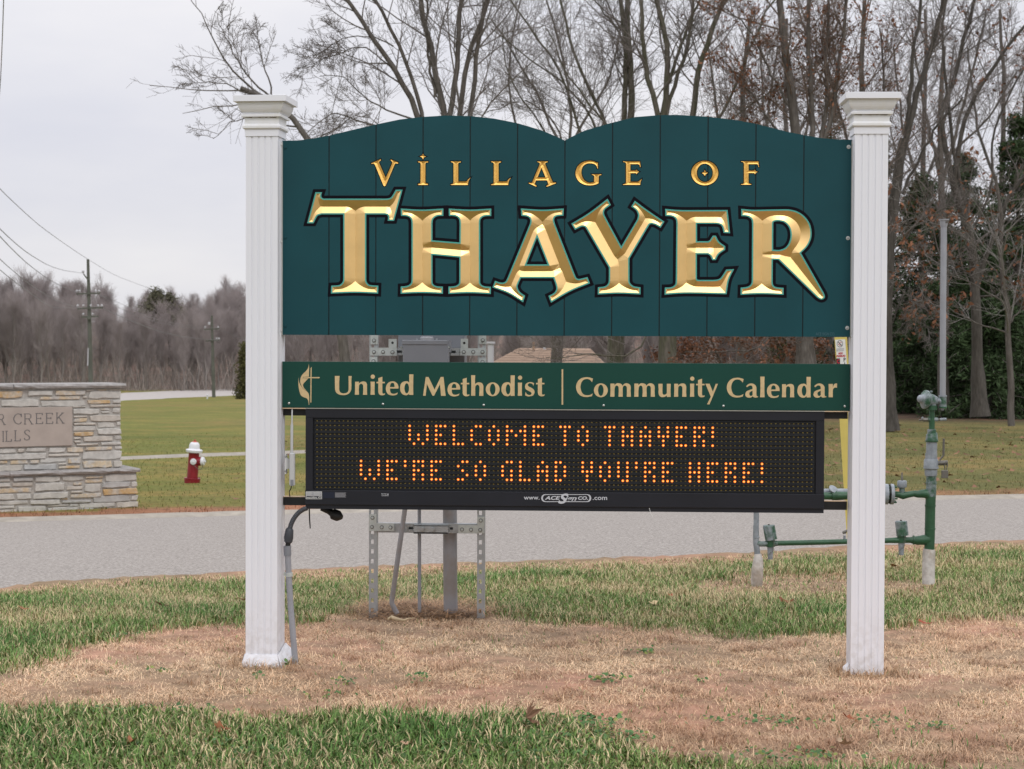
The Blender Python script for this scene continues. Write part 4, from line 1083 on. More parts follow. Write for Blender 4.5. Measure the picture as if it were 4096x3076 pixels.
    T([s(3378, 2142), s(3378, 2165)], 5*k, 'drip_valve', 'pipes'); T([s(3370, 2132), s(3380, 2128), s(3390, 2120)], [5*k, 7*k, 3*k], 'drip_valve', 'brass')
    # main valve column
    T([s(3724, 1903), s(3724, 1894), s(3724, 1876)], [24*k, 25*k, 25*k], 'valve_nut', 'pipes', 8, False)
    T([s(3724, 1877), s(3724, 1874), s(3724, 1842), s(3724, 1836)], [26*k, 29*k, 28*k, 26*k], 'valve_body', 'pipes')
    T([s(3724.5, 1874), s(3724.5, 1869)], 30*k, 'valve_ring', 'pipes')
    T([s(3725, 1836), s(3725, 1812)], 23.5*k, 'valve_nut', 'pipes', 8, False)
    T([s(3726, 1812), s(3727, 1766)], 21.5*k, 'upper_riser', 'pipes')
    T([s(3727, 1766), s(3727, 1758), s(3727.5, 1736), s(3727, 1733)], [25.5*k, 24*k, 22*k, 20*k], 'reducer', 'pipe')
    T([s(3727, 1767), s(3727, 1762)], 26*k, 'reducer_ring', 'pipeg')
    T([s(3727, 1735), s(3727, 1717)], 17*k, 'reducer', 'pipe')
    T([s(3727, 1718), s(3727.5, 1680), s(3727.5, 1638)], 11.5*k, 'narrow_riser', 'pipeg')
    T([s(3728, 1640), s(3728, 1622)], 20*k, 'regulator_base', 'pipeg'); T([s(3728, 1626), s(3726, 1605)], [15*k, 20*k], 'regulator_neck', 'pipe')
    T([s(3727, 1678), s(3712, 1678)], 9*k, 'cross_fitting', 'pipe'); T([s(3713, 1679), s(3692, 1679)], 7.5*k, 'test_valve', 'brass', 8, False)
    T([s(3693, 1679), s(3676, 1681)], 3.5*k, 'test_valve', 'brass'); T([s(3686, 1674, -.02), s(3693, 1668, -.02)], 3*k, 'valve_tab', 'pipes', 6)
    T([s(3727, 1677), s(3752, 1678)], 7.5*k, 'cross_fitting', 'pipe'); T([s(3752, 1678), s(3762, 1678)], 4*k, 'cross_fitting', 'brass')
    T([s(3760, 1678), s(3785, 1677)], 6*k, 'test_plug', 'pipes')
    ax = Vector((-.93, -.30, .12)).normalized(); c = s(3718, 1600)
    MB().lathe(c, ax, [(-32*k, 17*k), (-12*k, 24*k), (2*k, 27*k), (10*k, 33*k), (14*k, 37*k), (17*k, 37.5*k), (22*k, 37.5*k), (25*k, 34*k), (31*k, 20*k), (40*k, 14*k)], 24).build('regulator_body', 'pipe', t, smooth=True)
    MB().lathe(c+ax*36*k, ax, [(0, 14*k), (5*k, 16*k), (10*k, 14*k), (15*k, 8*k), (16*k, 1*k)], 18).build('spring_cover', 'pipes', t, smooth=True)
    MB().lathe(s(3724, 1572), (0, 0, 1), [(0, 4*k), (4*k, 4*k), (4.1*k, 7*k), (8*k, 6.5*k), (9*k, 3*k)], 10).build('relief_knob', 'pipe', t, smooth=True)
    for a in range(6):
        th = a*math.pi/3; u = ax.orthogonal().normalized(); w = ax.cross(u); v = c+ax*14*k+(u*math.cos(th)+w*math.sin(th))*33*k
        MB().tube([v-ax*3*k, v+ax*12*k], 2.6*k, 6).build('regulator_bolt', 'pipes', t)
    T([s(3727, 1602), s(3740, 1602)], 14*k, 'outlet_nut', 'pipes', 6, False)
    T([s(3738, 1602), s(3760, 1603)], 9*k, 'outlet_nipple', 'pipes'); T([s(3740, 1602), s(3744, 1602)], 10.5*k, 'outlet_seal', 'rubber')
    T([s(3771, 1632), s(3771, 1582)], 14.5*k, 'vent_tee', 'pipe'); T([s(3756, 1603), s(3766, 1603)], 12*k, 'vent_tee', 'pipes')
    T([s(3771, 1632), s(3771, 1626)], 16.5*k, 'tee_rim', 'pipeg'); T([s(3771, 1587), s(3771, 1581)], 16.5*k, 'tee_rim', 'pipes')
    T([s(3770.5, 1641), s(3770.5, 1631)], 7*k, 'tee_plug', 'pipes', 4, False)
    T([s(3771, 1584), s(3772, 1300), s(3774, 1080), s(3775, 905)], 11.8*k, 'vent_pipe', 'pvc')
    T([s(3775, 908), s(3775, 898), s(3775, 882), s(3775, 880)], [13*k, 15*k, 15.5*k, 19*k], 'vent_cap', 'pvc'); T([s(3775, 881), s(3775, 877)], 20*k, 'vent_cap_rim', 'pvc')
    T([s(3782, 889, -.02), s(3790, 887, -.02), s(3795, 882, -.02)], 4*k, 'vent_cap_screw', 'brass', 6)
    # lever and padlock
    T([s(3751, 1853), s(3762, 1852), s(3790, 1851)], [8*k, 10*k, 10*k], 'lever_stem', 'brass')
    q = MB(); P_ = [s(3758, 1841, -.02), s(3774, 1822, -.02), s(3775, 1755, -.02)]
    for a, b, w in ((P_[0], P_[1], 3.6*k), (P_[1], P_[2], 4.2*k)): q.tube([a, b], w, 6)
    q.build('valve_lever', 'brass', t)
    MB().tube([s(3779, 1880, -.03), s(3778, 1862, -.03), s(3784, 1846, -.03), s(3790, 1846, -.03), s(3790, 1862, -.03), s(3784, 1885, -.03)], 2*k, 6).build('padlock_shackle', 'brass', t, smooth=True)
    q = MB(); a = s(3762, 1911); b = s(3788, 1880); q.box(a.x, b.x, y-.045, y-.02, a.z, b.z, .002)
    o = q.build('padlock_body', 'brass', t)
build_gas()

def build_marker():
    y = Q(3380, 2000, 13.0).y
    t = thing('pipeline_marker', 'flat yellow pipeline marker post with white high pressure warning decal, leaning behind the right post', 'marker post', (S(3400, 2200, y).x, y, -.05))
    def lx(py): return 3338+(py-1349)*(41/661.0)
    q = MB(); w = 50
    pts = [S(lx(1349), 1349, y), S(lx(1349)+w, 1348, y), S(lx(2230)+w, 2230, y), S(lx(2230), 2230, y)]
    q.prism(pts, (0, .006, 0)); q.build('marker_blade', 'yellow', t)
    def f(u, py): return S(lx(py)+u, py, y-.0012)
    q = MB(); q.add([f(2, 1359), f(42, 1357), f(43, 1470), f(5, 1470)], [(0, 1, 2, 3)]); q.build('decal', 'paper', t)
    c = [S(lx(1375)+20+12*math.cos(a), 1375+14*math.sin(a), y-.002) for a in np.linspace(0, 2*math.pi, 24, endpoint=False)]
    ci = [S(lx(1375)+20+10.4*math.cos(a), 1375+12.4*math.sin(a), y-.002) for a in np.linspace(0, 2*math.pi, 24, endpoint=False)]
    q = MB(); q.add(c+ci, [(i, (i+1) % 24, (i+1) % 24+24, i+24) for i in range(24)]); q.build('prohibition_ring', 'darkink', t)
    def strip_(x0, y0, x1, y1, w_, dy, nm, mt):
        d = Vector((x1-x0, y1-y0)); nn = Vector((-d.y, d.x)).normalized()*w_/2
        q = MB(); q.add([S(x0+nn.x, y0+nn.y, y-dy), S(x1+nn.x, y1+nn.y, y-dy), S(x1-nn.x, y1-nn.y, y-dy), S(x0-nn.x, y0-nn.y, y-dy)], [(0, 1, 2, 3)]); q.build(nm, mt, t)
    strip_(3351, 1366, 3369, 1384, 2.4, .003, 'prohibition_bar', 'darkink')
    for a in ((3354, 1379, 3357, 1375, 3), (3359, 1380, 3361, 1384, 3), (3359, 1370, 3362, 1367, 2), (3362, 1368, 3368, 1371, 1.6)):
        strip_(*a, .0025, 'pictogram', 'redink')
    for k in range(4): strip_(3345, 1395+k*3.3, 3377-(k % 2)*2, 1393+k*3.3, 1.3, .002, 'small_print', 'greyink')
    def txt(b, x0, y0, x1, y1, mt, bold, nm='lettering'):
        text_part(b, None, 0, nm, mt, t, bold=bold, plane=(S(x0+1.5, y1, y-.002), S(x1+1.5, y1-2, y-.002), S(x0, y0, y-.002)))
    txt('HIGH', 3353, 1410, 3370, 1419, 'redink', .05); txt('PRESSURE', 3345, 1421, 3381, 1429, 'redink', .05)
    q = MB(); q.add([S(3344, 1434, y-.002), S(3360, 1433, y-.002), S(3361, 1466, y-.002), S(3346, 1466, y-.002)], [(0, 1, 2, 3)]); q.build('black_square', 'darkink', t)
    text_part('C', None, 0, 'lettering', 'redink', t, bold=.05, plane=(S(3348, 1455, y-.003), S(3359, 1454, y-.003), S(3347, 1437, y-.003)))
    text_part('P', None, 0, 'lettering', 'darkink', t, bold=.03, plane=(S(3374.5, 1447, y-.002), S(3383, 1446, y-.002), S(3374, 1431, y-.002)))
    text_part('I', None, 0, 'lettering', 'darkink', t, bold=.03, plane=(S(3377, 1462, y-.002), S(3380, 1462, y-.002), S(3377, 1450, y-.002)))
build_marker()

# ------------------------------------------------------------------ stone entrance wall
fh = Vector((fwd.x, fwd.y, 0)).normalized(); rh = Vector((rgt.x, rgt.y, 0)).normalized()
UW = (rh*.873+fh*.488).normalized(); NW = (rh*.488-fh*.873).normalized()
OW = Q(552, 2030, 22.0)
ZW = float(gz(OW.x, OW.y))
def WP(px, py, b):                        # photo pixel -> (a, z) on the wall plane at offset b towards the viewer
    o = OW+NW*b; d = ray(px, py)
    t = (o-CAM).dot(NW)/d.dot(NW); p = CAM+d*t
    return ((p-OW).dot(UW), p.z)
def W3(a, b, z): 
    p = OW+UW*a+NW*b; return Vector((p.x, p.y, z))
STN = """u 0,225,245,298,o 290,222,565,278,g 585,220,915,268,t 940,228,1298,308,g 915,208,1000,224,g 1040,205,1140,220,t 1165,203,1290,218,w 420,283,858,320,t 880,278,935,303,w
5,312,415,395,g 430,328,915,388,g 930,322,1180,360,o 1200,320,1295,356,g 775,389,915,402,w 955,368,1295,398,w 778,412,1060,472,g 1075,412,1170,432,t 1080,440,1172,462,g 1195,406,1292,458,g
780,487,935,509,w 780,517,935,557,t 950,480,1295,548,w 780,565,1025,590,w 1035,560,1230,618,g 1240,555,1296,595,g 778,600,1020,650,g 1032,627,1300,690,g 785,662,1002,708,o 1218,700,1305,745,g 885,706,1205,762,w 785,718,870,742,w
785,752,868,780,w 810,786,1055,808,w 1070,770,1300,803,g 905,822,1198,860,t 1220,812,1308,846,g 0,842,170,888,g 180,842,262,880,w 272,832,492,874,g 512,828,705,886,g 714,826,892,880,t
0,896,492,956,g 512,894,852,922,w 875,866,1306,960,g 0,972,80,1002,o 100,966,300,1010,t 312,962,415,1002,t 425,945,708,988,g 722,935,866,1006,t 250,1008,605,1070,d 0,1020,240,1084,w 620,995,712,1016,w 620,1026,856,1056,o 878,972,1200,1048,t 1210,970,1308,1040,w
b 0,1157,110,1195,g 135,1152,355,1194,d 370,1142,645,1198,g 662,1136,895,1186,g 910,1138,1100,1160,t 1120,1116,1465,1190,g 0,1204,112,1256,g 125,1202,350,1244,w 905,1170,1095,1208,t 365,1208,690,1300,g 780,1205,872,1234,t 705,1242,888,1284,w 898,1218,1078,1303,g 1085,1196,1392,1260,d 1402,1196,1472,1250,g
0,1264,338,1316,t 745,1292,885,1318,w 1092,1270,1478,1336,o 0,1330,160,1390,g 170,1326,335,1383,g 348,1308,730,1376,g 745,1325,1082,1366,t 0,1400,300,1443,g 315,1386,640,1440,g 655,1374,725,1388,o 655,1394,975,1424,d 990,1345,1388,1414,d 1397,1342,1480,1398,g
0,1452,155,1485,g 185,1457,490,1523,g 500,1444,735,1462,w 742,1434,835,1464,g 845,1425,1230,1473,g 1240,1410,1480,1476,w 0,1497,180,1532,w 500,1470,840,1530,g 850,1480,1000,1512,d 1005,1482,1220,1508,d"""
SM = {'g': 'sgrey', 'd': 'sgreyd', 't': 'stan', 'o': 'sochre', 'w': 'swarm'}
def build_wall():
    t = thing('stone_entrance_wall', 'stepped ledge-stone entrance wall with carved sandstone plaque and limestone copings, across the road', 'stone wall', (OW.x, OW.y, ZW))
    sc = 2.679
    def zpt(x, y, b): return WP(x/sc, 1480+y/sc, b)
    bu = -.16                                    # upper wall is set back
    aR = zpt(1300, 600, bu)[0]; 
    zc1 = zpt(1340, 145, bu+.07)[1]; zc0 = zpt(1340, 188, bu+.07)[1]
    aC = zpt(1352, 165, bu+.07)[0]
    zl1 = zpt(1430, 1057, .07)[1]; zl0 = zpt(1430, 1096, .07)[1]; aL = zpt(1505, 1062, .07)[0]
    aB = zpt(1472, 1300, 0)[0]
    def blk(a0, a1, b0, b1, z0, z1, nm, m_, c=0.0):
        q = MB(); q.box(a0, a1, b0, b1, z0, z1, c)
        q.V = [tuple(W3(v[0], v[1], v[2])) for v in q.V]; return q.build(nm, m_, t)
    LEFT = -5.2
    blk(LEFT, aR-.012, bu-.55, bu, zl1-.02, zc0+.005, 'mortar_core', 'mortar')
    blk(LEFT, aB-.012, bu-.62, 0, ZW-.3, zl0+.005, 'mortar_core', 'mortar')
    # copings as individual rough slabs
    def coping(a0, a1, b0, b1, z0, z1, rs):
        r_ = random.Random(rs); n = max(2, int((a1-a0)/.09)); V = []; F = []
        for i in range(n+1):
            a = a0+(a1-a0)*i/n
            j = lambda s=.006: r_.uniform(-s, s)
            V += [W3(a, b0, z0), W3(a, b0, z1), W3(a, b1-.012+j(.003), z1+j(.002)), W3(a, b1+j(.008), (z0+z1)/2+j()), W3(a, b1-.014+j(.006), z0+j(.003))]
        for i in range(n):
            for k in range(5): x = i*5+k; y = i*5+(k+1) % 5; F.append((x, y, y+5, x+5))
        F.append((4, 3, 2, 1, 0)); F.append(tuple(n*5+k for k in range(5)))
        q = MB(); q.add(V, F); return q.build('coping_slab', 'coping', t)
    aj = zpt(150, 190, bu+.07)[0]
    coping(aj+.004, aC, bu-.62, bu+.07, zc0, zc1, 1); coping(aj-2.6, aj-.004, bu-.62, bu+.07, zc0, zc1, 2)
    aj2 = zpt(110, 1110, .07)[0]
    coping(aj2+.003, aL, bu-.68, .07, zl0, zl1, 3); coping(aj2-2.6, aj2-.003, bu-.68, .07, zl0, zl1, 4)
    # stones
    r_ = random.Random(11); cur = bu
    def stone(a0, z0, a1, z1, b, kind):
        w = a1-a0; h = z1-z0; n = max(2, min(6, int(w/.09)))
        top = [(a0+w*i/n, z1+r_.uniform(-.10, .06)*h) for i in range(n+1)]
        bot = [(a0+w*i/n, z0+r_.uniform(-.10, .14)*h) for i in range(n+1)]
        sk = r_.uniform(-.25, .25)*h
        top[0] = (a0+max(0, sk)+.004, z1-.15*h*r_.random()); top[-1] = (a1-max(0, -sk)-.004, z1-.15*h*r_.random())
        bot[0] = (a0+max(0, -sk)+.004, z0+.15*h*r_.random()); bot[-1] = (a1-max(0, sk)-.004, z0+.15*h*r_.random())
        ring = bot+top[::-1]; ca = (a0+a1)/2; cz = (z0+z1)/2; pr = r_.uniform(.014, .034)
        V = [W3(a, b-.01, z) for a, z in ring]
        ins = .006
        V += [W3(a, b+pr*.7, z) for a, z in ring]
        V += [W3(a+(ins if a < ca else -ins), b+pr+r_.uniform(-.003, .003), z+(ins if z < cz else -ins)) for a, z in ring]
        k = len(ring); F = []
        for l in (0, k): F += [(l+i, l+(i+1) % k, l+(i+1) % k+k, l+i+k) for i in range(k)]
        m_ = len(bot)
        for i in range(m_-1): F.append((2*k+i, 2*k+i+1, 2*k+(k-2-i), 2*k+(k-1-i)))
        q = MB(); q.add(V, F); q.build('ledge_stone', SM[kind], t)
    for tok in STN.split():
        if tok == 'u': cur = bu; continue
        if tok == 'b': cur = 0.0; continue
        x0, y0, x1, y1, kd = tok.split(','); x0, y0, x1, y1 = map(float, (x0, y0, x1, y1))
        a0, z0 = zpt(x0, y1, cur); a1, z1 = zpt(x1, y0, cur)
        a1b, z1b = zpt(x0, y0, cur); z1 = (z1+z1b)/2; z0 = (z0+zpt(x1, y1, cur)[1])/2
        if x0 == 0: a0 -= .12+r_.random()*.2
        stone(a0, z0, a1, z1, cur, kd)
    aF = zpt(0, 600, 0)[0]
    for (z0, z1, b) in ((zl1+.01, zc0-.01, bu), (ZW-.02, zl0-.01, 0.0)):
        z = z0
        while z < z1-.03:
            h = min(r_.uniform(.05, .11), z1-z); a = aF-.36
            while a > -4.9:
                w = r_.uniform(.18, .5); stone(a-w, z, a, z+h-.012, b, r_.choice('gggwtdo')); a -= w+.014
            z += h
    # plaque
    q = [zpt(x, y, bu+.02) for x, y in ((0, 830), (773, 806), (768, 392), (0, 404))]
    z0 = (q[0][1]+q[1][1])/2; z1 = (q[2][1]+q[3][1])/2
    pl = blk(q[0][0]-1.5, q[1][0], bu-.01, bu+.035, z0, z1, 'plaque', 'plaque', .003)
    fn = {'R': [(0, 0, 0, 1), (0, 1, .45, 1), (.45, 1, .6, .88), (.6, .88, .6, .66), (.6, .66, .45, .52), (0, .52, .45, .52), (.38, .52, .72, 0)],
          'C': [(.7, .82, .6, .95), (.6, .95, .4, 1), (.4, 1, .15, .88), (.15, .88, 0, .6), (0, .6, 0, .4), (0, .4, .15, .12), (.15, .12, .4, 0), (.4, 0, .6, .05), (.6, .05, .7, .2), (.7, .7, .7, .98)],
          'E': [(0, 0, 0, 1), (0, 1, .62, 1), (0, .52, .45, .52), (0, 0, .65, 0), (.62, 1, .62, .85), (.65, 0, .66, .18), (.45, .6, .45, .44)],
          'K': [(0, 0, 0, 1), (.62, 1, 0, .42), (.2, .6, .68, 0)],
          'I': [(.15, 0, .15, 1)], 'L': [(.1, 0, .1, 1), (.1, 0, .65, 0), (.65, 0, .66, .2)],
          'S': [(.55, .82, .5, .95), (.5, .95, .3, 1), (.3, 1, .1, .9), (.1, .9, .05, .74), (.05, .74, .2, .58), (.2, .58, .45, .44), (.45, .44, .58, .26), (.58, .26, .5, .08), (.5, .08, .28, 0), (.28, 0, .08, .06), (.08, .06, .04, .2)],
          'H': [(0, 0, 0, 1), (.62, 0, .62, 1), (0, .5, .62, .5)]}
    serif = {'R': [(-.1, 0, .12, 0), (.62, 0, .85, 0), (-.1, 1, 0, 1)], 'E': [(-.1, 0, 0, 0), (-.1, 1, 0, 1)], 'K': [(-.1, 0, .12, 0), (-.1, 1, .12, 1), (.5, 1, .75, 1), (.55, 0, .82, 0)],
             'I': [(.02, 0, .28, 0), (.02, 1, .28, 1)], 'L': [(-.02, 0, .1, 0), (-.02, 1, .25, 1)], 'H': [(-.1, 0, .12, 0), (-.1, 1, .12, 1), (.5, 0, .74, 0), (.5, 1, .74, 1)], 'C': [], 'S': []}
    for ch, x0, yb, w, h in [('R', -20, 585, 95, 108), ('C', 148, 580, 115, 112), ('R', 268, 580, 105, 110), ('E', 392, 575, 100, 110), ('E', 500, 573, 100, 110), ('K', 610, 570, 100, 110),
                             ('H', -95, 768, 90, 110), ('I', 25, 768, 60, 110), ('L', 60, 765, 95, 110), ('L', 155, 760, 95, 110), ('S', 258, 752, 105, 110)][:]:
        q = MB(); bb = bu+.0365
        for (u0, v0, u1, v1) in fn[ch]+serif[ch]:
            a0, z0 = zpt(x0+u0*w, yb-v0*h, bb); a1, z1 = zpt(x0+u1*w, yb-v1*h, bb)
            d = Vector((a1-a0, z1-z0)); 
            if d.length < 1e-5: continue
            wd = .0055 if abs(d.y) > abs(d.x) else .0038
            n = Vector((-d.y, d.x)).normalized()*wd; e = d.normalized()*.002
            bb += .00012
            q.add([W3(a0-e.x+n.x, bb, z0-e.y+n.y), W3(a1+e.x+n.x, bb, z1+e.y+n.y), W3(a1+e.x-n.x, bb, z1+e.y-n.y), W3(a0-e.x-n.x, bb, z0-e.y-n.y)], [(0, 1, 2, 3)])
        mesh_obj('inscribed_letter', q.V, q.F, 'carved', t)
build_wall()

# ------------------------------------------------------------------ hydrants
def build_hydrant(px, py, label, mainm, scale=None, lean=.07, detail=True, white=False):
    g = G(px/D2P, py/D2P)
    dist = (g-CAM).dot(fwd); k = scale or dist/FPX/6.92
    t = thing('fire_hydrant', label, 'fire hydrant', g)
    ax = Vector((lean, 0, 1)).normalized()
    def at(h, dx=0, dy=0): return g+ax*(h*k)+Vector((dx*k, dy*k, 0))
    red = 'hywhite' if white else 'hyred'
    MB().lathe(g-ax*.03, ax, [(0, 215*k), (25*k+.03, 215*k), (100*k+.03, 222*k), (105*k+.03, 228*k), (125*k+.03, 226*k), (126*k+.03, 150*k)], 24).build('ground_flange', red, t, smooth=True)
    for a in range(8):
        th = a*math.pi/4+.2; v = at(122)+Vector((math.cos(th), math.sin(th), 0))*195*k
        MB().lathe(v, ax, [(0, 20*k), (22*k, 18*k)], 6).build('flange_nut', red, t)
    MB().lathe(at(120), ax, [(0, 150*k), (400*k, 147*k), (690*k, 144*k), (700*k, 150*k), (715*k, 160*k)], 24).build('barrel', red, t, smooth=True)
    MB().lathe(at(828), ax, [(0, 160*k), (8*k, 215*k), (40*k, 228*k), (75*k, 230*k), (90*k, 215*k), (100*k, 165*k), (115*k, 148*k), (215*k, 143*k), (255*k, 126*k), (285*k, 98*k), (292*k, 80*k)], 28).build('bonnet', 'hywhite', t, smooth=True)
    MB().lathe(at(1118), ax, [(0, 80*k), (5*k, 84*k), (22*k, 60*k), (32*k, 30*k), (50*k, 24*k), (52*k, 32*k), (72*k, 30*k), (74*k, 10*k)], 14).build('operating_nut', 'hyrust' if not white else 'hywhite', t, smooth=True)
    v = at(590, 25, -120); MB().lathe(v, Vector((.12, -1, -.05)), [(-60*k, 80*k), (10*k, 84*k)], 20).build('front_nozzle', red, t, smooth=True)
    MB().lathe(v, Vector((.12, -1, -.05)), [(10*k, 88*k), (50*k, 88*k), (66*k, 76*k), (70*k, 30*k), (90*k, 25*k), (91*k, 5*k)], 20).build('nozzle_cap', 'hywhite', t, smooth=True)
    v = at(590, 120, 0); MB().lathe(v, Vector((1, -.12, 0)), [(-40*k, 125*k), (60*k, 125*k), (110*k, 118*k)], 22).build('pumper_nozzle', red, t, smooth=True)
    MB().lathe(v, Vector((1, -.12, 0)), [(112*k, 122*k), (150*k, 122*k), (180*k, 112*k), (190*k, 96*k), (192*k, 26*k), (235*k, 24*k), (236*k, 5*k)], 22).build('pumper_cap', 'hywhite', t, smooth=True)
    if detail:
        pts = [at(500, 60, -190), at(430, 120, -170), at(360, 190, -130), at(380, 250, -60), at(480, 280, -30)]
        MB().tube(pts, 9*k, 6).build('cap_chain', 'brass', t, smooth=True)
    return t
build_hydrant(768, 1930, 'dark red fire hydrant with white bonnet and caps on the grass left of the sign', 'hyred')
h2 = G(448, 861.5)
build_hydrant(448*D2P, 861.5*D2P, 'tiny distant white hydrant on the grass edge beside the far utility pole', 'hywhite', scale=(h2-CAM).dot(fwd)/FPX/6.92*.115, lean=0, detail=False, white=True)
# ------------------------------------------------------------------ terrain, roads
def zone_px():
    pass
PATCH = np.array([(-300, 1480), (0, 1458), (100, 1425), (250, 1375), (330, 1358), (530, 1350), (640, 1342), (720, 1330), (800, 1318), (900, 1310), (1045, 1320), (1100, 1332), (1200, 1343), (1350, 1348), (1500, 1366), (1640, 1375), (1830, 1366), (1930, 1350), (2100, 1335), (2500, 1325),
                  (2700, 1690), (2212, 1685), (1900, 1668), (1650, 1660), (1420, 1632), (1290, 1580), (1130, 1548), (1000, 1560), (900, 1552), (700, 1540), (560, 1562), (450, 1545), (330, 1532), (200, 1532), (0, 1540), (-300, 1545)], float)
PATCH2 = np.array([(1500, 1255), (1600, 1238), (1830, 1240), (1990, 1252), (2060, 1262), (1990, 1285), (1800, 1290), (1640, 1284), (1540, 1292), (1480, 1280)], float)
def vn(x, y, s, seed=0):                # cheap smooth noise 0..1
    x = np.asarray(x)/s; y = np.asarray(y)/s
    v = np.sin(x*1.7+seed+1.3*np.sin(y*1.1+seed*2))+np.sin(y*1.9+seed*1.7+1.7*np.sin(x*.9+seed))+.7*np.sin(x*3.7+y*2.9+seed*3+np.sin(y*4.1))
    return np.clip(.5+v/5.0, 0, 1)
NEAR = np.array([(-400, 1296), (0, 1274), (120, 1263), (260, 1252), (532, 1241), (820, 1227), (1134, 1217), (1566, 1202), (2160, 1170), (2212, 1168), (2700, 1145)], float)
FAR = np.array([(-400, 1138), (0, 1123), (533, 1108), (1200, 1091), (1910, 1077), (2212, 1072), (2700, 1066)], float)
def zone(x, y):
    """deadness 0 green .. 1 dead, plus on-road mask, for near ground points"""
    z = gz(x, y); sp, w = proj(np.stack([x, y, z], -1))
    wob = 26*(vn(x, y, .16, 1)-.5)+14*(vn(x, y, .05, 5)-.5)
    q = sp+np.stack([wob*.6, wob*.45], -1)+rng.standard_normal(sp.shape)*np.array([16, 5.5])[None]
    d = (wind(PATCH, q) != 0).astype(float)
    d = np.maximum(d, .85*(wind(PATCH2, q) != 0))
    ne = np.interp(sp[:, 0], NEAR[:, 0], NEAR[:, 1])
    off = sp[:, 1]-ne
    d = np.maximum(d, np.clip((34+wob*.8-off)/24, 0, 1)*.8*(off > -50))
    behind = w < .5
    d[behind] = 0
    return d, off, sp
def build_ground():
    ph = np.concatenate([np.linspace(-math.pi, -.5, 24)[:-1], np.linspace(-.5, .42, 190), np.linspace(.42, math.pi, 26)[1:]])
    rr = np.unique(np.concatenate([np.linspace(.3, 5, 10), np.arange(5, 15, .085), np.arange(15, 50, .5), np.geomspace(50, 950, 70), LK[1:], RK[1:]]))
    A, B = np.meshgrid(ph[:-1], rr); n1 = len(ph)-1
    x = CX+B*np.sin(A); y = CY+B*np.cos(A); x = x.ravel(); y = y.ravel(); z = gz(x, y)
    lump = (vn(x, y, .22, 3)-.5)*.018*np.clip((13-B.ravel())/3, 0, 1)
    V = np.stack([x, y, z+lump-.004], -1)
    F = []
    for i in range(len(rr)-1):
        a = np.arange(n1)+i*n1; b = np.roll(np.arange(n1), -1)+i*n1
        F.append(np.stack([a, b, b+n1, a+n1], -1))
    F = np.vstack(F)
    r = B.ravel(); az = A.ravel()
    d, off, sp = zone(x, y)
    green = np.array([.13, .125, .055]); dead = np.array([.29, .20, .13])
    c = green[None]*(1-d[:, None])+dead[None]*d[:, None]
    t = np.clip((az+.16)/.26, 0, 1); t = t*t*(3-2*t)
    farc = np.array([.135, .148, .034])[None]*(1-t[:, None])+np.array([.118, .116, .038])[None]*t[:, None]
    v = vn(x, y, 2.2, 2); v2 = vn(x, y, 7.0, 9)
    farc = farc*(0.86+.28*v[:, None])
    farc = farc+(np.array([.20, .155, .055])-farc)*np.clip((v2-.45)*1.4, 0, .5)[:, None]
    isf = (r > 15.5) & (off < -60) 
    c[isf] = farc[isf]
    # reddish clipped verge on the far side of the road
    fe = np.interp(sp[:, 0], FAR[:, 0], FAR[:, 1])
    verge = (sp[:, 1] < fe+3) & (sp[:, 1] > fe-16) & (r > 14) & (np.abs(az) < 1.2)
    k = np.where(sp[:, 0] < 700, 1.0, .55)
    c[verge] = c[verge]*(1-k[verge, None])+np.array([.25, .125, .07])*k[verge, None]
    # leaf litter under the trees
    ff = np.where(az > .02, np.clip((r-51)/5, 0, 1), np.clip((r-226)/6, 0, 1))
    litter = np.array([.062, .043, .03])*(.7+.6*v[:, None])
    lit2 = np.array([.17, .14, .115])*(.8+.4*v[:, None])
    lc = np.where((r > 150)[:, None], lit2, litter)
    c = c*(1-ff[:, None])+lc*ff[:, None]
    m_ = mat('lawn_ground', (.1, .1, .05), .95, attr=True, noise=.34, nscale=9, bump=.6, bscale=40, spec=.15)
    n_, l_ = m_.node_tree.nodes, m_.node_tree.links; b_ = n_['Principled BSDF']; src_ = b_.inputs['Base Color'].links[0].from_socket
    tc_ = n_.new('ShaderNodeTexCoord'); za = n_.new('ShaderNodeTexNoise'); za.inputs['Scale'].default_value = .55; za.inputs['Detail'].default_value = 9; za.inputs['Roughness'].default_value = .7
    l_.new(tc_.outputs['Object'], za.inputs['Vector']); ra = n_.new('ShaderNodeValToRGB'); ra.color_ramp.elements[0].position = .46; ra.color_ramp.elements[1].position = .66; l_.new(za.outputs[0], ra.inputs[0])
    ma = n_.new('ShaderNodeVectorMath'); ma.operation = 'MULTIPLY_ADD'; ma.inputs[1].default_value = (1.35, 1.05, 1.2); ma.inputs[2].default_value = (.055, .028, .010)
    mb_ = n_.new('ShaderNodeMixRGB'); l_.new(ra.outputs[0], mb_.inputs[0]); l_.new(src_, mb_.inputs[1]); l_.new(src_, ma.inputs[0]); l_.new(ma.outputs[0], mb_.inputs[2]); l_.new(mb_.outputs[0], b_.inputs['Base Color'])
    M['ground'] = m_
    o = fast_mesh('ground', V, F, m_, cols=np.clip(c, 0, 1), smooth=True, kind='structure')
build_ground()

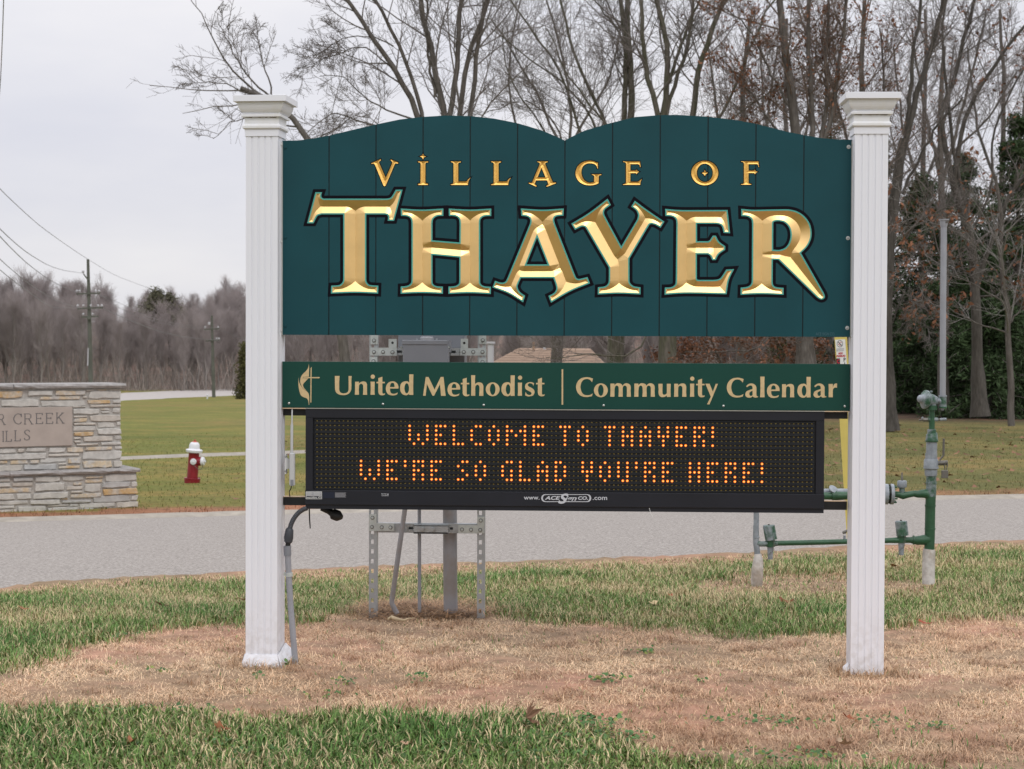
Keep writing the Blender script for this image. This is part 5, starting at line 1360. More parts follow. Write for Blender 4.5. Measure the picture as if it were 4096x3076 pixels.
def ribbon(name, e0, e1, m_, lift=.012, n=120, m=6, kind='structure'):
    """surface between two traced edges, draped on the terrain"""
    V = []; F = []
    xs0 = np.linspace(e0[0, 0], e0[-1, 0], n); y0s = np.interp(xs0, e0[:, 0], e0[:, 1])
    xs1 = np.linspace(e1[0, 0], e1[-1, 0], n); y1s = np.interp(xs1, e1[:, 0], e1[:, 1])
    for i in range(n):
        a = G(xs0[i], y0s[i]); b = G(xs1[i], y1s[i])
        for j in range(m+1):
            p = a.lerp(b, j/m); z = float(gz(p.x, p.y))
            crown = .03*math.sin(math.pi*j/m) if name == 'road' else 0
            V.append((p.x, p.y, z+(lift+crown if 0 < j < m else -.012)))
    for i in range(n-1):
        for j in range(m): a = i*(m+1)+j; F.append((a, a+m+1, a+m+2, a+1))
    o = mesh_obj(name, V, F, m_, smooth=True); o['kind'] = kind; return o
rs = random.Random(5)
nr = NEAR.copy(); fr = FAR.copy()
def wobble(e, amp, n):
    xs = np.linspace(e[0, 0], e[-1, 0], n); ys = np.interp(xs, e[:, 0], e[:, 1])
    ys = ys+np.array([rs.uniform(-amp, amp) for _ in xs]); return np.stack([xs, ys], 1)
ribbon('road', wobble(nr, 2.2, 150), wobble(fr, .7, 110), 'asphalt', n=150)
ribbon('road_shoulder', wobble(FAR+np.array([0, -1.0]), .8, 90), wobble(FAR+np.array([0, 7.0]), 1.4, 90), 'gravel', lift=.034, n=120, m=3)
ribbon('far_road', np.array([(-300, 905), (255, 867), (270, 865), (400, 859), (532, 853.5), (700, 848), (1000, 842)], float), np.array([(-300, 870), (255, 850), (270, 847.5), (400, 842), (532, 838), (700, 834), (1000, 829)], float), 'asphalt2', lift=.05, n=60, m=3)
ribbon('gravel_path', np.array([(150, 998), (265, 993.5), (400, 988), (532, 984), (660, 979.5), (900, 972)], float), np.array([(150, 990), (265, 985.5), (400, 980), (532, 976), (660, 971.5), (900, 965)], float), 'gravel', lift=.03, n=60, m=2)

# ------------------------------------------------------------------ grass
def blades(name, x, y, L, tilt, az, wid, bend, col, lab=None, z0=None):
    n = len(x); z = gz(x, y)-.006 if z0 is None else z0
    dx, dy = np.cos(az), np.sin(az)
    px, py = -dy, dx
    # widths face random directions
    h1 = L*.55; sx_, sz_ = np.sin(tilt), np.cos(tilt)
    bx, bz = np.sin(np.minimum(tilt+bend, 1.75)), np.cos(np.minimum(tilt+bend, 1.75))
    mid = np.stack([x+dx*sx_*h1, y+dy*sx_*h1, z+sz_*h1], -1)
    tip = mid+np.stack([dx*bx*(L-h1), dy*bx*(L-h1), bz*(L-h1)], -1)
    tip[:, 2] = np.maximum(tip[:, 2], z+.003)
    base = np.stack([x, y, z], -1); w = np.stack([px*wid, py*wid, 0*wid], -1)*.5
    V = np.stack([base-w, base+w, mid-w*.85, mid+w*.85, tip], 1).reshape(-1, 3)
    b = (np.arange(n)*5)[:, None]
    F = np.concatenate([b+np.array([[0, 1, 3]]), b+np.array([[0, 3, 2]]), b+np.array([[2, 3, 4]])], 0)
    C = np.repeat(col, 5, 0)
    o = fast_mesh(name, V, F, 'grass', cols=C)
    o['kind'] = 'stuff'; o['label'] = lab; o['category'] = 'grass'
    return o
def sample(n, r0, r1, a0=-.365, a1=.275, p=1.0):
    u = rng.random(n); r = np.sqrt(r0*r0+u**p*(r1*r1-r0*r0)); a = a0+(a1-a0)*rng.random(n)
    return CX+r*np.sin(a), CY+r*np.cos(a), r
def shade(base, n, var): return base[None]*(1+var*(rng.random((n, 1))-.5)*2)
def build_grass():
    x, y, r = sample(500000, 5.6, 14.6, -.40, .31)
    d, off, sp = zone(x, y)
    keep = (off > -1.5+3*rng.random(len(x))); x, y, r, d, sp, off = (q[keep] for q in (x, y, r, d, sp, off))
    # thin with distance: individual blades shrink below a pixel
    keep = rng.random(len(x)) < np.clip(1.25-(r-7)*.085, .45, 1); x, y, r, d, sp, off = (q[keep] for q in (x, y, r, d, sp, off))
    n = len(x)
    isd = rng.random(n) < np.clip(d*1.0+.0+.22*(vn(x, y, .35, 8) > .62)*(d < .5), 0, .985)
    # lawn
    g = ~isd; gx, gy, gr = x[g], y[g], r[g]; k = len(gx)
    lush = vn(gx, gy, .5, 4); low = (d[g] > .5)
    L = (.030+.035*lush+.018*rng.random(k))*np.where(gr < 7.1, 1.1, 1.0)*np.where(low, .5, 1)
    base = np.array([.175, .245, .07])[None]*(1-lush[:, None])+np.array([.11, .215, .055])[None]*lush[:, None]
    c = base*(.5+1.1*rng.random((k, 1))); c *= np.where(gr[:, None] < 7.6, np.array([[.78, .82, .74]]), 1.0); yel = rng.random(k) < np.where(gr > 9.5, .14+.62*vn(gx, gy, .42, 12), .12+.30*vn(gx, gy, .3, 13))
    c[yel] = np.array([.60, .48, .28])*(.6+.6*rng.random((yel.sum(), 1)))
    blades('lawn_grass', gx, gy, L, .15+.75*rng.random(k), 2*np.pi*rng.random(k), .0028+.0022*rng.random(k)+np.where(gr < 7.5, .0014, 0), .2+.9*rng.random(k), c,
           'short green lawn grass flecked with straw blades between sign and road and at the photo bottom')
    # dead turf
    q = isd; dx_, dy_, dr = x[q], y[q], r[q]
    m2 = 210000; ex, ey, er = sample(m2, 6.4, 9.9, -.38, .29); dd, eo, _ = zone(ex, ey); kk = dd > .9
    dx_, dy_ = np.concatenate([dx_, ex[kk]]), np.concatenate([dy_, ey[kk]]); k = len(dx_)
    tone = vn(dx_, dy_, .45, 6); t2 = vn(dx_, dy_, .13, 2)
    pale = np.array([.80, .595, .39]); mid_ = np.array([.68, .455, .285]); dark = np.array([.32, .175, .105])
    c = pale[None]*(1-tone[:, None])+mid_[None]*tone[:, None]
    sd, wd = proj(np.stack([dx_, dy_, np.zeros(k)], -1))
    deep = np.clip((sd[:, 1]-1500)/110, 0, 1)*(.25+.75*t2)*np.clip((sd[:, 0]-700)/700+.35, .35, 1)
    deep = np.maximum(deep, .55*(t2 > .72))
    c = c*(1-deep[:, None])+dark[None]*deep[:, None]
    c = c*(.58+.86*rng.random((k, 1)))
    cl = vn(dx_, dy_, .055, 7); L = (.015+.032*rng.random(k)**1.4+.02*deep)*(.55+.85*cl)
    tl = 1.52-.85*rng.random(k)**2.2-.25*deep
    blades('dead_grass', dx_, dy_, L, tl, 2*np.pi*rng.random(k), .0012+.0014*rng.random(k), .1+1.0*rng.random(k), c,
           'matted straw-brown dead grass patch around the feet of the sign posts')
    # ragged straw round the post feet
    k = 1500; a = 2*np.pi*rng.random(k); pc = np.where(rng.random(k) < .5, -1.2945, 1.2935); rr_ = .085+.07*rng.random(k)**1.5
    ux, uy = np.cos(a), np.sin(a); sq = 1/np.maximum(np.abs(ux), np.abs(uy)); fx = pc+ux*sq*rr_; fy = uy*sq*rr_-.01
    blades('straw_fringe', fx, fy, .03+.05*rng.random(k), .4+.9*rng.random(k), 2*np.pi*rng.random(k), .0016+.001*rng.random(k), .3+.7*rng.random(k), np.array([.62, .42, .26])*(.4+.9*rng.random((k, 1))),
           'ragged straw standing round the feet of the two white posts')
    # straw heaped at the foot of the strut frame
    k = 5200; px_ = 805+235*rng.random(k)+16*rng.standard_normal(k); py_ = 1323+7*rng.standard_normal(k)
    pts = np.array([G(a, b)[:] for a, b in zip(px_[::13], py_[::13])]); pts = np.repeat(pts, 13, 0)[:k]; k = len(pts)
    pts[:, :2] += .07*rng.standard_normal((k, 2))
    hgt = .045*rng.random(k)*np.clip(vn(pts[:, 0], pts[:, 1], .2, 3)+.2, 0, 1)
    c = np.array([.46, .275, .15])*(.25+1.2*rng.random((k, 1)))
    blades('pine_straw', pts[:, 0], pts[:, 1], .07+.10*rng.random(k), 1.5-.30*rng.random(k), 2*np.pi*rng.random(k), .0030+0*rng.random(k), .15+.2*rng.random(k), c,
           'low heap of brown pine straw at the foot of the strut frame', z0=gz(pts[:, 0], pts[:, 1])+hgt)
    # grass verge along the far side of the road and the field beyond (short, sparse tufts)
    k = 70000; x, y, r = sample(k, 17, 52, -.36, .27)
    z = gz(x, y); sp, w = proj(np.stack([x, y, z], -1)); fe = np.interp(sp[:, 0], FAR[:, 0], FAR[:, 1])
    keep = (sp[:, 1] < fe-1) & ~((sp[:, 1] > 963) & (sp[:, 1] < 1000) & (sp[:, 0] < 900) & (np.abs(sp[:, 1]-(988.5-(sp[:, 0]-265)*.0345)) < 5)) & ~((r > 52) & (sp[:, 0] > 1100))
    keep &= rng.random(k) < np.clip((54-r)/24, 0, 1)
    x, y, r, sp, fe = (q[keep] for q in (x, y, r, sp, fe)); k = len(x)
    v = vn(x, y, 2.2, 2); t = np.clip((sp[:, 0]-600)/900, 0, 1)[:, None]
    c = np.array([.145, .165, .037])*(1-t)+np.array([.13, .13, .043])*t
    red = (sp[:, 1] > fe-15); straw = rng.random(k) < .16
    c = c*(.8+.4*rng.random((k, 1)))
    c[straw] = np.array([.25, .20, .09])*(.7+.5*rng.random((straw.sum(), 1)))
    c[red] = np.array([.30, .155, .09])*(.6+.8*rng.random((red.sum(), 1)))
    blades('verge_grass', x, y, .035+.03*rng.random(k)+.02*red, .2+.8*rng.random(k), 2*np.pi*rng.random(k), .004+.005*rng.random(k), .3+.6*rng.random(k), c,
           'mown lawn of green and straw tufts across the road')
    # clover and weeds in the turf
    spots = [(1265, 1568, 60, 16, 240), (1180, 1600, 90, 18, 260), (1340, 1598, 50, 12, 120), (1130, 1560, 40, 10, 70), (560, 1628, 220, 24, 320), (1000, 1620, 150, 26, 320), (1200, 1640, 130, 14, 240), (1700, 1640, 160, 12, 150),
             (1310, 1472, 38, 5, 70), (1395, 1412, 30, 5, 40), (905, 1468, 22, 7, 26), (745, 1478, 30, 5, 30), (620, 1438, 12, 4, 12), (1515, 1475, 12, 4, 14), (700, 1505, 60, 6, 20), (340, 1453, 22, 4, 16), (560, 1462, 18, 4, 12), (1700, 1565, 80, 10, 60), (2010, 1575, 60, 8, 40), (300, 1540, 160, 8, 90), (1900, 1560, 40, 8, 24), (1560, 1560, 50, 8, 30), (260, 1380, 40, 4, 16)]
    V = []; F = []; C = []
    for cx_, cy_, wx, wy, m_ in spots:
        g0 = G(cx_, cy_); g1 = G(cx_+wx, cy_); g2 = G(cx_, cy_-wy); ux = g1-g0; uy = g2-g0
        for _ in range(m_):
            a, b = rng.standard_normal(2)*.6; p = g0+ux*a+uy*b; z = float(gz(p.x, p.y))+.006+.020*rng.random(); s = .0045+.006*rng.random()
            nn = Vector((rng.normal()*.45, rng.normal()*.45-.25, 1)).normalized(); u = nn.orthogonal().normalized(); w_ = nn.cross(u); c0 = Vector((p.x, p.y, z)); b0 = len(V)
            for q in range(6):
                th = q*math.pi/3; V.append(tuple(c0+(u*math.cos(th)+w_*math.sin(th))*s*(1 if q % 2 else .82)))
            F += [(b0, b0+1, b0+2), (b0, b0+2, b0+3), (b0, b0+3, b0+4), (b0, b0+4, b0+5)]
            col = np.array([.075, .150, .05]) if rng.random() < .75 else np.array([.20, .22, .06]); C += [col*(.7+.7*rng.random())]*6
    o = fast_mesh('clover', np.array(V), np.array(F), 'grass', cols=np.array(C)); o['kind'] = 'stuff'; o['label'] = 'dark green clover and ground ivy scattered through the turf'; o['category'] = 'ground cover'
build_grass()

# ------------------------------------------------------------------ fallen leaves and the pale root
def leaf_mesh(size, curl, seed):
    r_ = random.Random(seed); out = []; n = 14
    for i in range(n):
        th = 2*math.pi*i/n; rad = size*(.5+.16*math.cos(3*th+r_.random())+(.10 if i % 2 else -.06)+r_.uniform(-.05, .05))
        x = rad*math.cos(th)*1.5; y = rad*math.sin(th); out.append((x, y, curl*(x*x/size+.6*y*y/size)+r_.uniform(-.1, .1)*size*.4))
    return [(0, 0, 0)]+out, [(0, i+1, (i+1) % n+1) for i in range(n)]
LEAVES = [(1137, 1580, .055, 1.25, (.23, .13, .08), 'large curled grey-brown leaf standing up in the clover at the bottom centre'),
          (1832, 1566, .032, .5, (.30, .10, .05), 'small rust leaf on the dead grass low down right of the right post'),
          (2000, 1358, .045, .3, (.30, .085, .05), 'red-brown oak leaf on the lawn right of the right post'),
          (1825, 1625, .04, .7, (.38, .27, .18), 'pale tan leaf in the bottom grass below the right post'),
          (1260, 1400, .03, .3, (.33, .24, .13), 'thin tan leaf on the dead patch below the middle of the message board'),
          (355, 1320, .05, .4, (.33, .17, .12), 'pinkish-brown leaf on the lawn left of the left post'),
          (880, 1625, .035, .5, (.40, .25, .16), 'light brown leaf in the bottom grass right of the left post'),
          (480, 1592, .045, .4, (.22, .085, .04), 'dark rust leaf in the bottom grass left of the left post'),
          (285, 1620, .035, .6, (.30, .12, .06), 'small orange-brown leaf in the grass at the bottom left'),
          (50, 1325, .035, .3, (.30, .14, .07), 'brown leaf on the lawn at the left edge below the road'),
          (530, 1306, .04, .6, (.28, .09, .04), 'rust leaf on the lawn close behind the left post'),
          (1450, 1297, .03, .4, (.33, .10, .05), 'small red leaf on the green lawn behind the message board'),
          (1412, 1315, .05, .3, (.50, .38, .22), 'long pale dry leaf on the lawn under the right half of the board'),
          (1700, 1312, .045, .5, (.22, .07, .04), 'dark red leaf on the lawn just left of the right post'),
          (1935, 1232, .06, .3, (.36, .19, .10), 'orange-tan leaf beside the wrapped foot of the green gas riser')]
for i, (xd, yd, s, cu, col, lab) in enumerate(LEAVES):
    V, F = leaf_mesh(s, cu, i); g = G(xd, yd)
    me_o = mesh_obj('fallen_leaf', V, F, mat('leaf_colour', col, .8, noise=.3, nscale=40, spec=.2), smooth=False)
    me_o.location = g+Vector((0, 0, .026 if i else .05)); me_o.rotation_euler = ((.9 if i == 0 else rng.uniform(-.45, .3)), (rng.uniform(-.3, .3) if i else 1.1), rng.uniform(0, 6.28))
    tag(me_o, lab, 'leaf', 'fallen leaves')
g = G(845, 1348)
pr = MB().tube([G(838, 1345)+Vector((0, 0, .018)), G(846, 1344)+Vector((0, 0, .024)), G(858, 1346)+Vector((0, 0, .020)), G(872, 1348)+Vector((0, 0, .018)), G(884, 1345)+Vector((0, 0, .022)), G(896, 1343)+Vector((0, 0, .018))], [.006, .011, .009, .007, .004, .002], 8).build('dead_root', 'pale_root', smooth=True)
tag(pr, 'pale bare root lying on the dead grass in front of the strut frame', 'root')
# lawn leaves across the road: far too many to count
V = []; F = []; C = []
x, y, r = sample(900, 21, 48, -.2, .27); sp, w = proj(np.stack([x, y, gz(x, y)], -1)); fe = np.interp(sp[:, 0], FAR[:, 0], FAR[:, 1])
for i in range(len(x)):
    if sp[i, 1] > fe[i]-3 or (sp[i, 0] < 900 and rng.random() < .6): continue
    s = .03+.045*rng.random(); a = rng.random()*6.28; z = float(gz(x[i], y[i]))+.04; b0 = len(V)
    for q in range(4):
        th = a+q*math.pi/2; V.append((x[i]+s*math.cos(th)*(1.4 if q % 2 else .7), y[i]+s*math.sin(th), z+.02*rng.random()+(.03 if q == 1 else 0)))
    F += [(b0, b0+1, b0+2), (b0, b0+2, b0+3)]; C += [np.array([.22, .115, .07])*(.6+.8*rng.random())]*4
o = fast_mesh('leaf_litter', np.array(V), np.array(F), 'leaf', cols=np.array(C)); o['kind'] = 'stuff'; o['label'] = 'scattered rust leaves on the lawn across the road'; o['category'] = 'leaves'

# ------------------------------------------------------------------ trees
def interp_poly(pl, t):
    """pl (N,K,3) t (N,m) in 0..1 -> positions, tangents"""
    N, K = pl.shape[:2]; f = t*(K-1); i = np.minimum(f.astype(int), K-2); u = (f-i)[..., None]
    idx = np.arange(N)[:, None]; a = pl[idx, i]; b = pl[idx, i+1]
    return a+(b-a)*u, b-a, i, u
def children(pl, rd, m, K, ang, lf, rf, up, gn, tmin=.15, minlen=.1, maxr=1e9):
    N = len(pl); t = tmin+(1-tmin)*rng.random((N, m)); pos, tan, i, u = interp_poly(pl, t)
    idx = np.arange(N)[:, None]; ra = rd[idx, i]+(rd[idx, i+1]-rd[idx, i])*u[..., 0]
    plen = np.linalg.norm(np.diff(pl, axis=1), axis=2).sum(1)[:, None]
    tan = tan/np.maximum(np.linalg.norm(tan, axis=-1, keepdims=True), 1e-9)
    rv = rng.standard_normal((N, m, 3)); rv -= tan*(rv*tan).sum(-1, keepdims=True); rv /= np.linalg.norm(rv, axis=-1, keepdims=True)
    a = np.radians(ang[0]+(ang[1]-ang[0])*rng.random((N, m, 1)))
    d = tan*np.cos(a)+rv*np.sin(a); d[..., 2] += up; d /= np.linalg.norm(d, axis=-1, keepdims=True)
    L = np.maximum(plen*(lf[0]+(lf[1]-lf[0])*rng.random((N, m)))*(1.15-.65*t), minlen)
    d = d.reshape(-1, 3); L = L.ravel(); pos = pos.reshape(-1, 3); r0 = np.minimum((ra*rf).ravel(), maxr)
    out = np.zeros((len(L), K, 3)); out[:, 0] = pos
    for k in range(1, K):
        d = d+gn*rng.standard_normal(d.shape); d[:, 2] += up*.25; d /= np.linalg.norm(d, axis=-1, keepdims=True)
        out[:, k] = out[:, k-1]+d*(L/(K-1))[:, None]
    tp = np.linspace(1, .28, K)[None]
    return out, r0[:, None]*tp
def tubes(name, sets, m_, parent=None, cols=None, kind=None):
    """sets: list of (polys (N,K,3), radii (N,K), sides)"""
    VV = []; FF = []; base = 0; CC = []
    for s_i, (pl, rd, ns) in enumerate(sets):
        N, K = pl.shape[:2]
        if N == 0: continue
        tg = np.gradient(pl, axis=1); tg /= np.maximum(np.linalg.norm(tg, axis=-1, keepdims=True), 1e-9)
        ref = np.where(np.abs(tg[:, :1, 2:3]) > .8, np.array([1., 0, 0]), np.array([0., 0, 1])); ref = np.broadcast_to(ref, tg.shape)
        u = np.cross(tg, ref); u /= np.maximum(np.linalg.norm(u, axis=-1, keepdims=True), 1e-9); w = np.cross(tg, u)
        th = 2*np.pi*np.arange(ns)/ns
        ring = pl[:, :, None]+(u[:, :, None]*np.cos(th)[None, None, :, None]+w[:, :, None]*np.sin(th)[None, None, :, None])*rd[:, :, None, None]
        V = ring.reshape(-1, 3); VV.append(V)
        n_ = (np.arange(N)*K*ns)[:, None, None]; k_ = (np.arange(K-1)*ns)[None, :, None]; j = np.arange(ns)[None, None]; j2 = (np.arange(ns)+1) % ns
        a = n_+k_+j; b = n_+k_+j2[None, None]; f = np.stack([a, b, b+ns, a+ns], -1).reshape(-1, 4); FF.append(f+base); base += len(V)
        if cols is not None: CC.append(np.repeat(cols[s_i], K*ns, 0) if len(cols[s_i]) == N else np.broadcast_to(cols[s_i], (len(V), 3)))
    return fast_mesh(name, np.vstack(VV), np.vstack(FF), m_, cols=np.vstack(CC) if cols is not None else None, parent=parent, kind=kind, smooth=True)
def resample_limb(pts, K):
    pts = np.array(pts, float); s = np.concatenate([[0], np.cumsum(np.linalg.norm(np.diff(pts, axis=0), axis=1))]); q = np.linspace(0, s[-1], K)
    # smooth the traced corners a little
    out = np.stack([np.interp(q, s, pts[:, k]) for k in range(3)], 1)
    o2 = out.copy(); o2[1:-1] = .25*out[:-2]+.5*out[1:-1]+.25*out[2:]; return o2
def leaf_cloud(name, centers, per, spread, size, col, m_, parent, var=.5, droop=0.0, kind=None, aspect=.45):
    c = np.repeat(centers, per, 0); n = len(c)
    c = c+rng.standard_normal((n, 3))*spread
    a = rng.standard_normal((n, 3)); a /= np.linalg.norm(a, axis=1, keepdims=True); b = rng.standard_normal((n, 3)); b -= a*(a*b).sum(1, keepdims=True); b /= np.linalg.norm(b, axis=1, keepdims=True)
    s = (size*(.5+rng.random((n, 1))))
    a = a*s; b = b*s*aspect
    V = np.stack([c-b, c+a, c+b, c-a], 1); V[:, :, 2] -= droop*rng.random((n, 1))
    F = (np.arange(n)*4)[:, None]+np.array([[0, 1, 2, 3]])
    tone = np.repeat(rng.random((len(centers), 1)), per, 0)
    C = np.repeat(np.array(col)[None]*(1-var+2*var*(.5*tone+.5*rng.random((n, 1)))), 4, 0)
    return fast_mesh(name, V.reshape(-1, 3), F, m_, cols=C, parent=parent, kind=kind)

def make_tree(name, label, cat, dist, base, limbs, counts=(9, 8, 6), lens=((.28, .55), (.3, .6), (.3, .7)), tw=.0029, barkm='bark', twigm='twig', group='bare trees behind the sign', leaves=None, up=.12, tmin0=.30, r_base=None):
    """limbs: list of (traced points [(xd, yd, depth offset)], r0, r1)"""
    b = G(*base) if base is not None else P(*limbs[0][0][0][:2], dist)
    t = thing(name, label, cat, b, group)
    K = 14; P0 = []; R0 = []
    for pts, r0, r1 in limbs:
        w = []
        for i, q in enumerate(pts):
            dz = q[2] if len(q) > 2 else 0.0
            w.append(P(q[0], q[1], dist+dz)[:])
        P0.append(resample_limb(w, K)); f_ = .92 if not R0 else .66; R0.append(np.linspace(r0*f_, r1*f_, K))
    P0 = np.array(P0); R0 = np.array(R0)
    if r_base:                      # root flare on the first limb
        R0[0][:3] = [r_base*1.45, r_base*1.08, r_base*1.02]
    P0[:, 1:-1] += rng.standard_normal(P0[:, 1:-1].shape)*.018
    tubes('trunk', [(P0, R0, 9)], barkm, t)
    p1, r1 = children(P0, R0, counts[0], 6, (28, 62), lens[0], .36, up, .13, tmin=tmin0, maxr=.022)
    p2, r2 = children(p1, r1, counts[1], 5, (28, 60), lens[1], .55, up*.8, .15, tmin=.12)
    p3, r3 = children(p2, r2, counts[2], 3, (25, 60), lens[2], .6, up*.5, .15, tmin=.1)
    r1 = np.maximum(r1, .006); r2 = np.maximum(r2, tw*1.25); r3 = np.maximum(r3, tw)
    tubes('branches', [(p1, r1, 5), (p2, r2, 3)], twigm, t)
    tubes('twigs', [(p3, r3, 3)], twigm, t)
    if leaves:
        frac, col, size, per = leaves
        e = p3[:, -1]; e = e[rng.random(len(e)) < frac]
        if len(e): leaf_cloud('dry_leaves', e, per, .07, size, col, 'leaf', t)
    return t
BR = (.19, .088, .05)
make_tree('bare_tree', 'multi-stemmed bare tree whose grey stems fan out above the left arch', 'tree', 40, (960, 945), [
    ([(962, 950), (950, 800), (935, 600), (925, 400), (915, 300)], .24, .17),
    ([(920, 330), (905, 250), (862, 165), (792, 62), (742, -8), (690, -130)], .105, .05),
    ([(922, 320), (912, 240), (890, 165), (850, 65), (802, -10), (760, -150)], .075, .04),
    ([(955, 620), (962, 260), (958, 215), (942, 155), (915, 60), (905, -20), (885, -220)], .14, .06),
    ([(962, 300), (976, 220), (986, 150), (993, 60), (998, -20), (1010, -200)], .10, .05),
    ([(968, 600), (992, 255), (1003, 150), (1030, 60), (1066, -20), (1110, -200)], .12, .05),
    ([(975, 500), (1018, 250), (1030, 130), (1036, 60), (1060, -40), (1090, -200)], .10, .05),
    ([(940, 210), (925, 120), (918, 60), (925, -30)], .05, .03),
    ([(940, 420), (905, 300), (860, 290), (800, 270, -1), (740, 245, -2), (700, 250, -3), (660, 290, -3)], .05, .012),
    ([(905, 262), (850, 245), (800, 222), (760, 180), (735, 160), (690, 165)], .035, .01),
    ([(868, 175), (820, 120), (770, 95), (720, 120), (640, 150)], .03, .008),
    ([(850, 100), (790, 75), (745, 80), (700, 110), (650, 125)], .025, .008)], counts=(13, 8, 6), r_base=.3)
make_tree('bare_tree', 'low leaning bare tree, fine branch tips spreading behind the left post cap', 'tree', 38, (760, 970), [
    ([(765, 975), (745, 800), (715, 500), (690, 330), (650, 270), (600, 215), (520, 190)], .14, .05),
    ([(640, 262), (580, 215), (545, 195), (500, 150), (460, 100), (445, 40), (400, -20)], .045, .010),
    ([(600, 225), (555, 185), (520, 140), (490, 90), (470, 30)], .035, .010),
    ([(590, 215), (575, 150), (560, 110), (555, 60)], .03, .009),
    ([(620, 240), (560, 215), (500, 180), (440, 175), (400, 185)], .03, .008),
    ([(650, 275), (600, 265), (540, 250), (500, 260), (460, 300)], .03, .008),
    ([(700, 360), (680, 300), (720, 280), (780, 240)], .04, .01)], counts=(9, 6, 5), up=.1)
make_tree('bare_tree', 'bare tree with two close upright stems left of the right arch peak', 'tree', 47, (1330, 905), [
    ([(1330, 908), (1329, 780), (1332, 600), (1340, 400), (1345, 330)], .25, .20),
    ([(1345, 340), (1345, 255), (1350, 200), (1352, 100), (1344, 30), (1330, -80)], .12, .07),
    ([(1348, 340), (1366, 255), (1362, 160), (1358, 90), (1355, 0), (1370, -100)], .15, .08),
    ([(1358, 150), (1345, 80), (1300, 20), (1260, -40)], .05, .02),
    ([(1340, 430), (1308, 262), (1270, 190), (1245, 130), (1225, 60), (1205, -30)], .085, .04),
    ([(1335, 440), (1285, 260), (1240, 200), (1180, 150), (1120, 110), (1060, 60)], .06, .02),
    ([(1335, 470), (1250, 280), (1215, 160), (1160, 80), (1090, -20)], .065, .03),
    ([(1330, 520), (1180, 290), (1130, 220), (1090, 150), (1085, 60)], .05, .02)], counts=(12, 8, 5), barkm='barkg', group='bare trees behind the sign', r_base=.27)
make_tree('bare_tree', 'bare tree with splayed stems over the right arch peak', 'tree', 45, (1446, 910), [
    ([(1446, 915), (1445, 780), (1446, 600), (1448, 430), (1450, 330)], .26, .20),
    ([(1448, 360), (1424, 250), (1405, 200), (1392, 120), (1385, 40), (1390, -60)], .12, .06),
    ([(1450, 360), (1430, 250), (1445, 170), (1440, 80), (1415, 0), (1400, -120)], .13, .07),
    ([(1446, 180), (1470, 100), (1490, 40), (1530, -30)], .07, .04),
    ([(1455, 380), (1500, 250), (1506, 160), (1540, 60), (1580, -30)], .13, .08),
    ([(1450, 340), (1438, 240), (1480, 120), (1500, 30), (1495, -60)], .09, .05),
    ([(1460, 420), (1556, 250), (1590, 190), (1620, 100), (1660, 20), (1700, -40)], .07, .03),
    ([(1455, 460), (1560, 270), (1640, 210), (1720, 170), (1790, 150)], .05, .015),
    ([(1440, 480), (1330, 300), (1265, 215), (1230, 170), (1180, 60)], .06, .02),
    ([(1440, 500), (1390, 770), (1330, 778), (1280, 760), (1230, 770, -2), (1180, 772, -3)], .05, .012)], counts=(12, 8, 5), barkm='barkg', r_base=.28)
make_tree('bare_tree', 'slanting pale bare tree crossing above the dip between the two arches', 'tree', 54, (1200, 880), [
    ([(1200, 885), (1205, 700), (1215, 500), (1225, 330)], .2, .13),
    ([(1225, 340), (1270, 240), (1310, 190), (1330, 110), (1345, 40)], .07, .03),
    ([(1222, 340), (1180, 250), (1150, 180), (1100, 100), (1060, 40)], .07, .03),
    ([(1225, 350), (1200, 260), (1130, 210), (1090, 230), (1040, 250)], .05, .015),
    ([(1228, 340), (1235, 230), (1215, 120), (1180, 0)], .07, .04),
    ([(1215, 500), (1130, 330), (1110, 250), (1095, 170), (1110, 60), (1130, -30)], .07, .03)], counts=(13, 9, 6))
make_tree('oak_tree', 'oak with clinging rust-brown leaf clusters left of the right post cap', 'tree', 43, (1742, 930), [
    ([(1742, 935), (1740, 780), (1738, 500), (1725, 300), (1708, 200), (1695, 100), (1682, -20)], .23, .08),
    ([(1735, 420), (1760, 260), (1752, 170), (1745, 80), (1750, -20)], .12, .06),
    ([(1735, 400), (1800, 250), (1810, 150), (1825, 50), (1830, -40)], .10, .05),
    ([(1735, 430), (1790, 250), (1780, 140), (1790, 0)], .10, .05),
    ([(1720, 330), (1640, 230), (1600, 170), (1560, 130)], .05, .02),
    ([(1705, 230), (1650, 130), (1620, 60), (1570, 20)], .05, .02),
    ([(1735, 500), (1650, 760), (1590, 755), (1530, 765), (1480, 760)], .05, .015),
    ([(1700, 330), (1590, 290), (1540, 280), (1500, 285)], .04, .015)], counts=(15, 9, 6), leaves=(.11, BR, .045, 5), r_base=.25, twigm='twigb')
make_tree('oak_tree', 'slim leafy-brown oak sapling group standing between the gap trunks and the conifers', 'tree', 50, (1868, 905), [
    ([(1868, 910), (1866, 780), (1862, 500), (1868, 300), (1860, 150), (1868, 0)], .17, .06),
    ([(1864, 500), (1840, 330), (1800, 200), (1770, 60)], .08, .03), ([(1864, 480), (1895, 300), (1910, 200), (1900, 60)], .07, .03)], counts=(17, 9, 6), leaves=(.14, BR, .045, 4), r_base=.2, twigm='twigb')
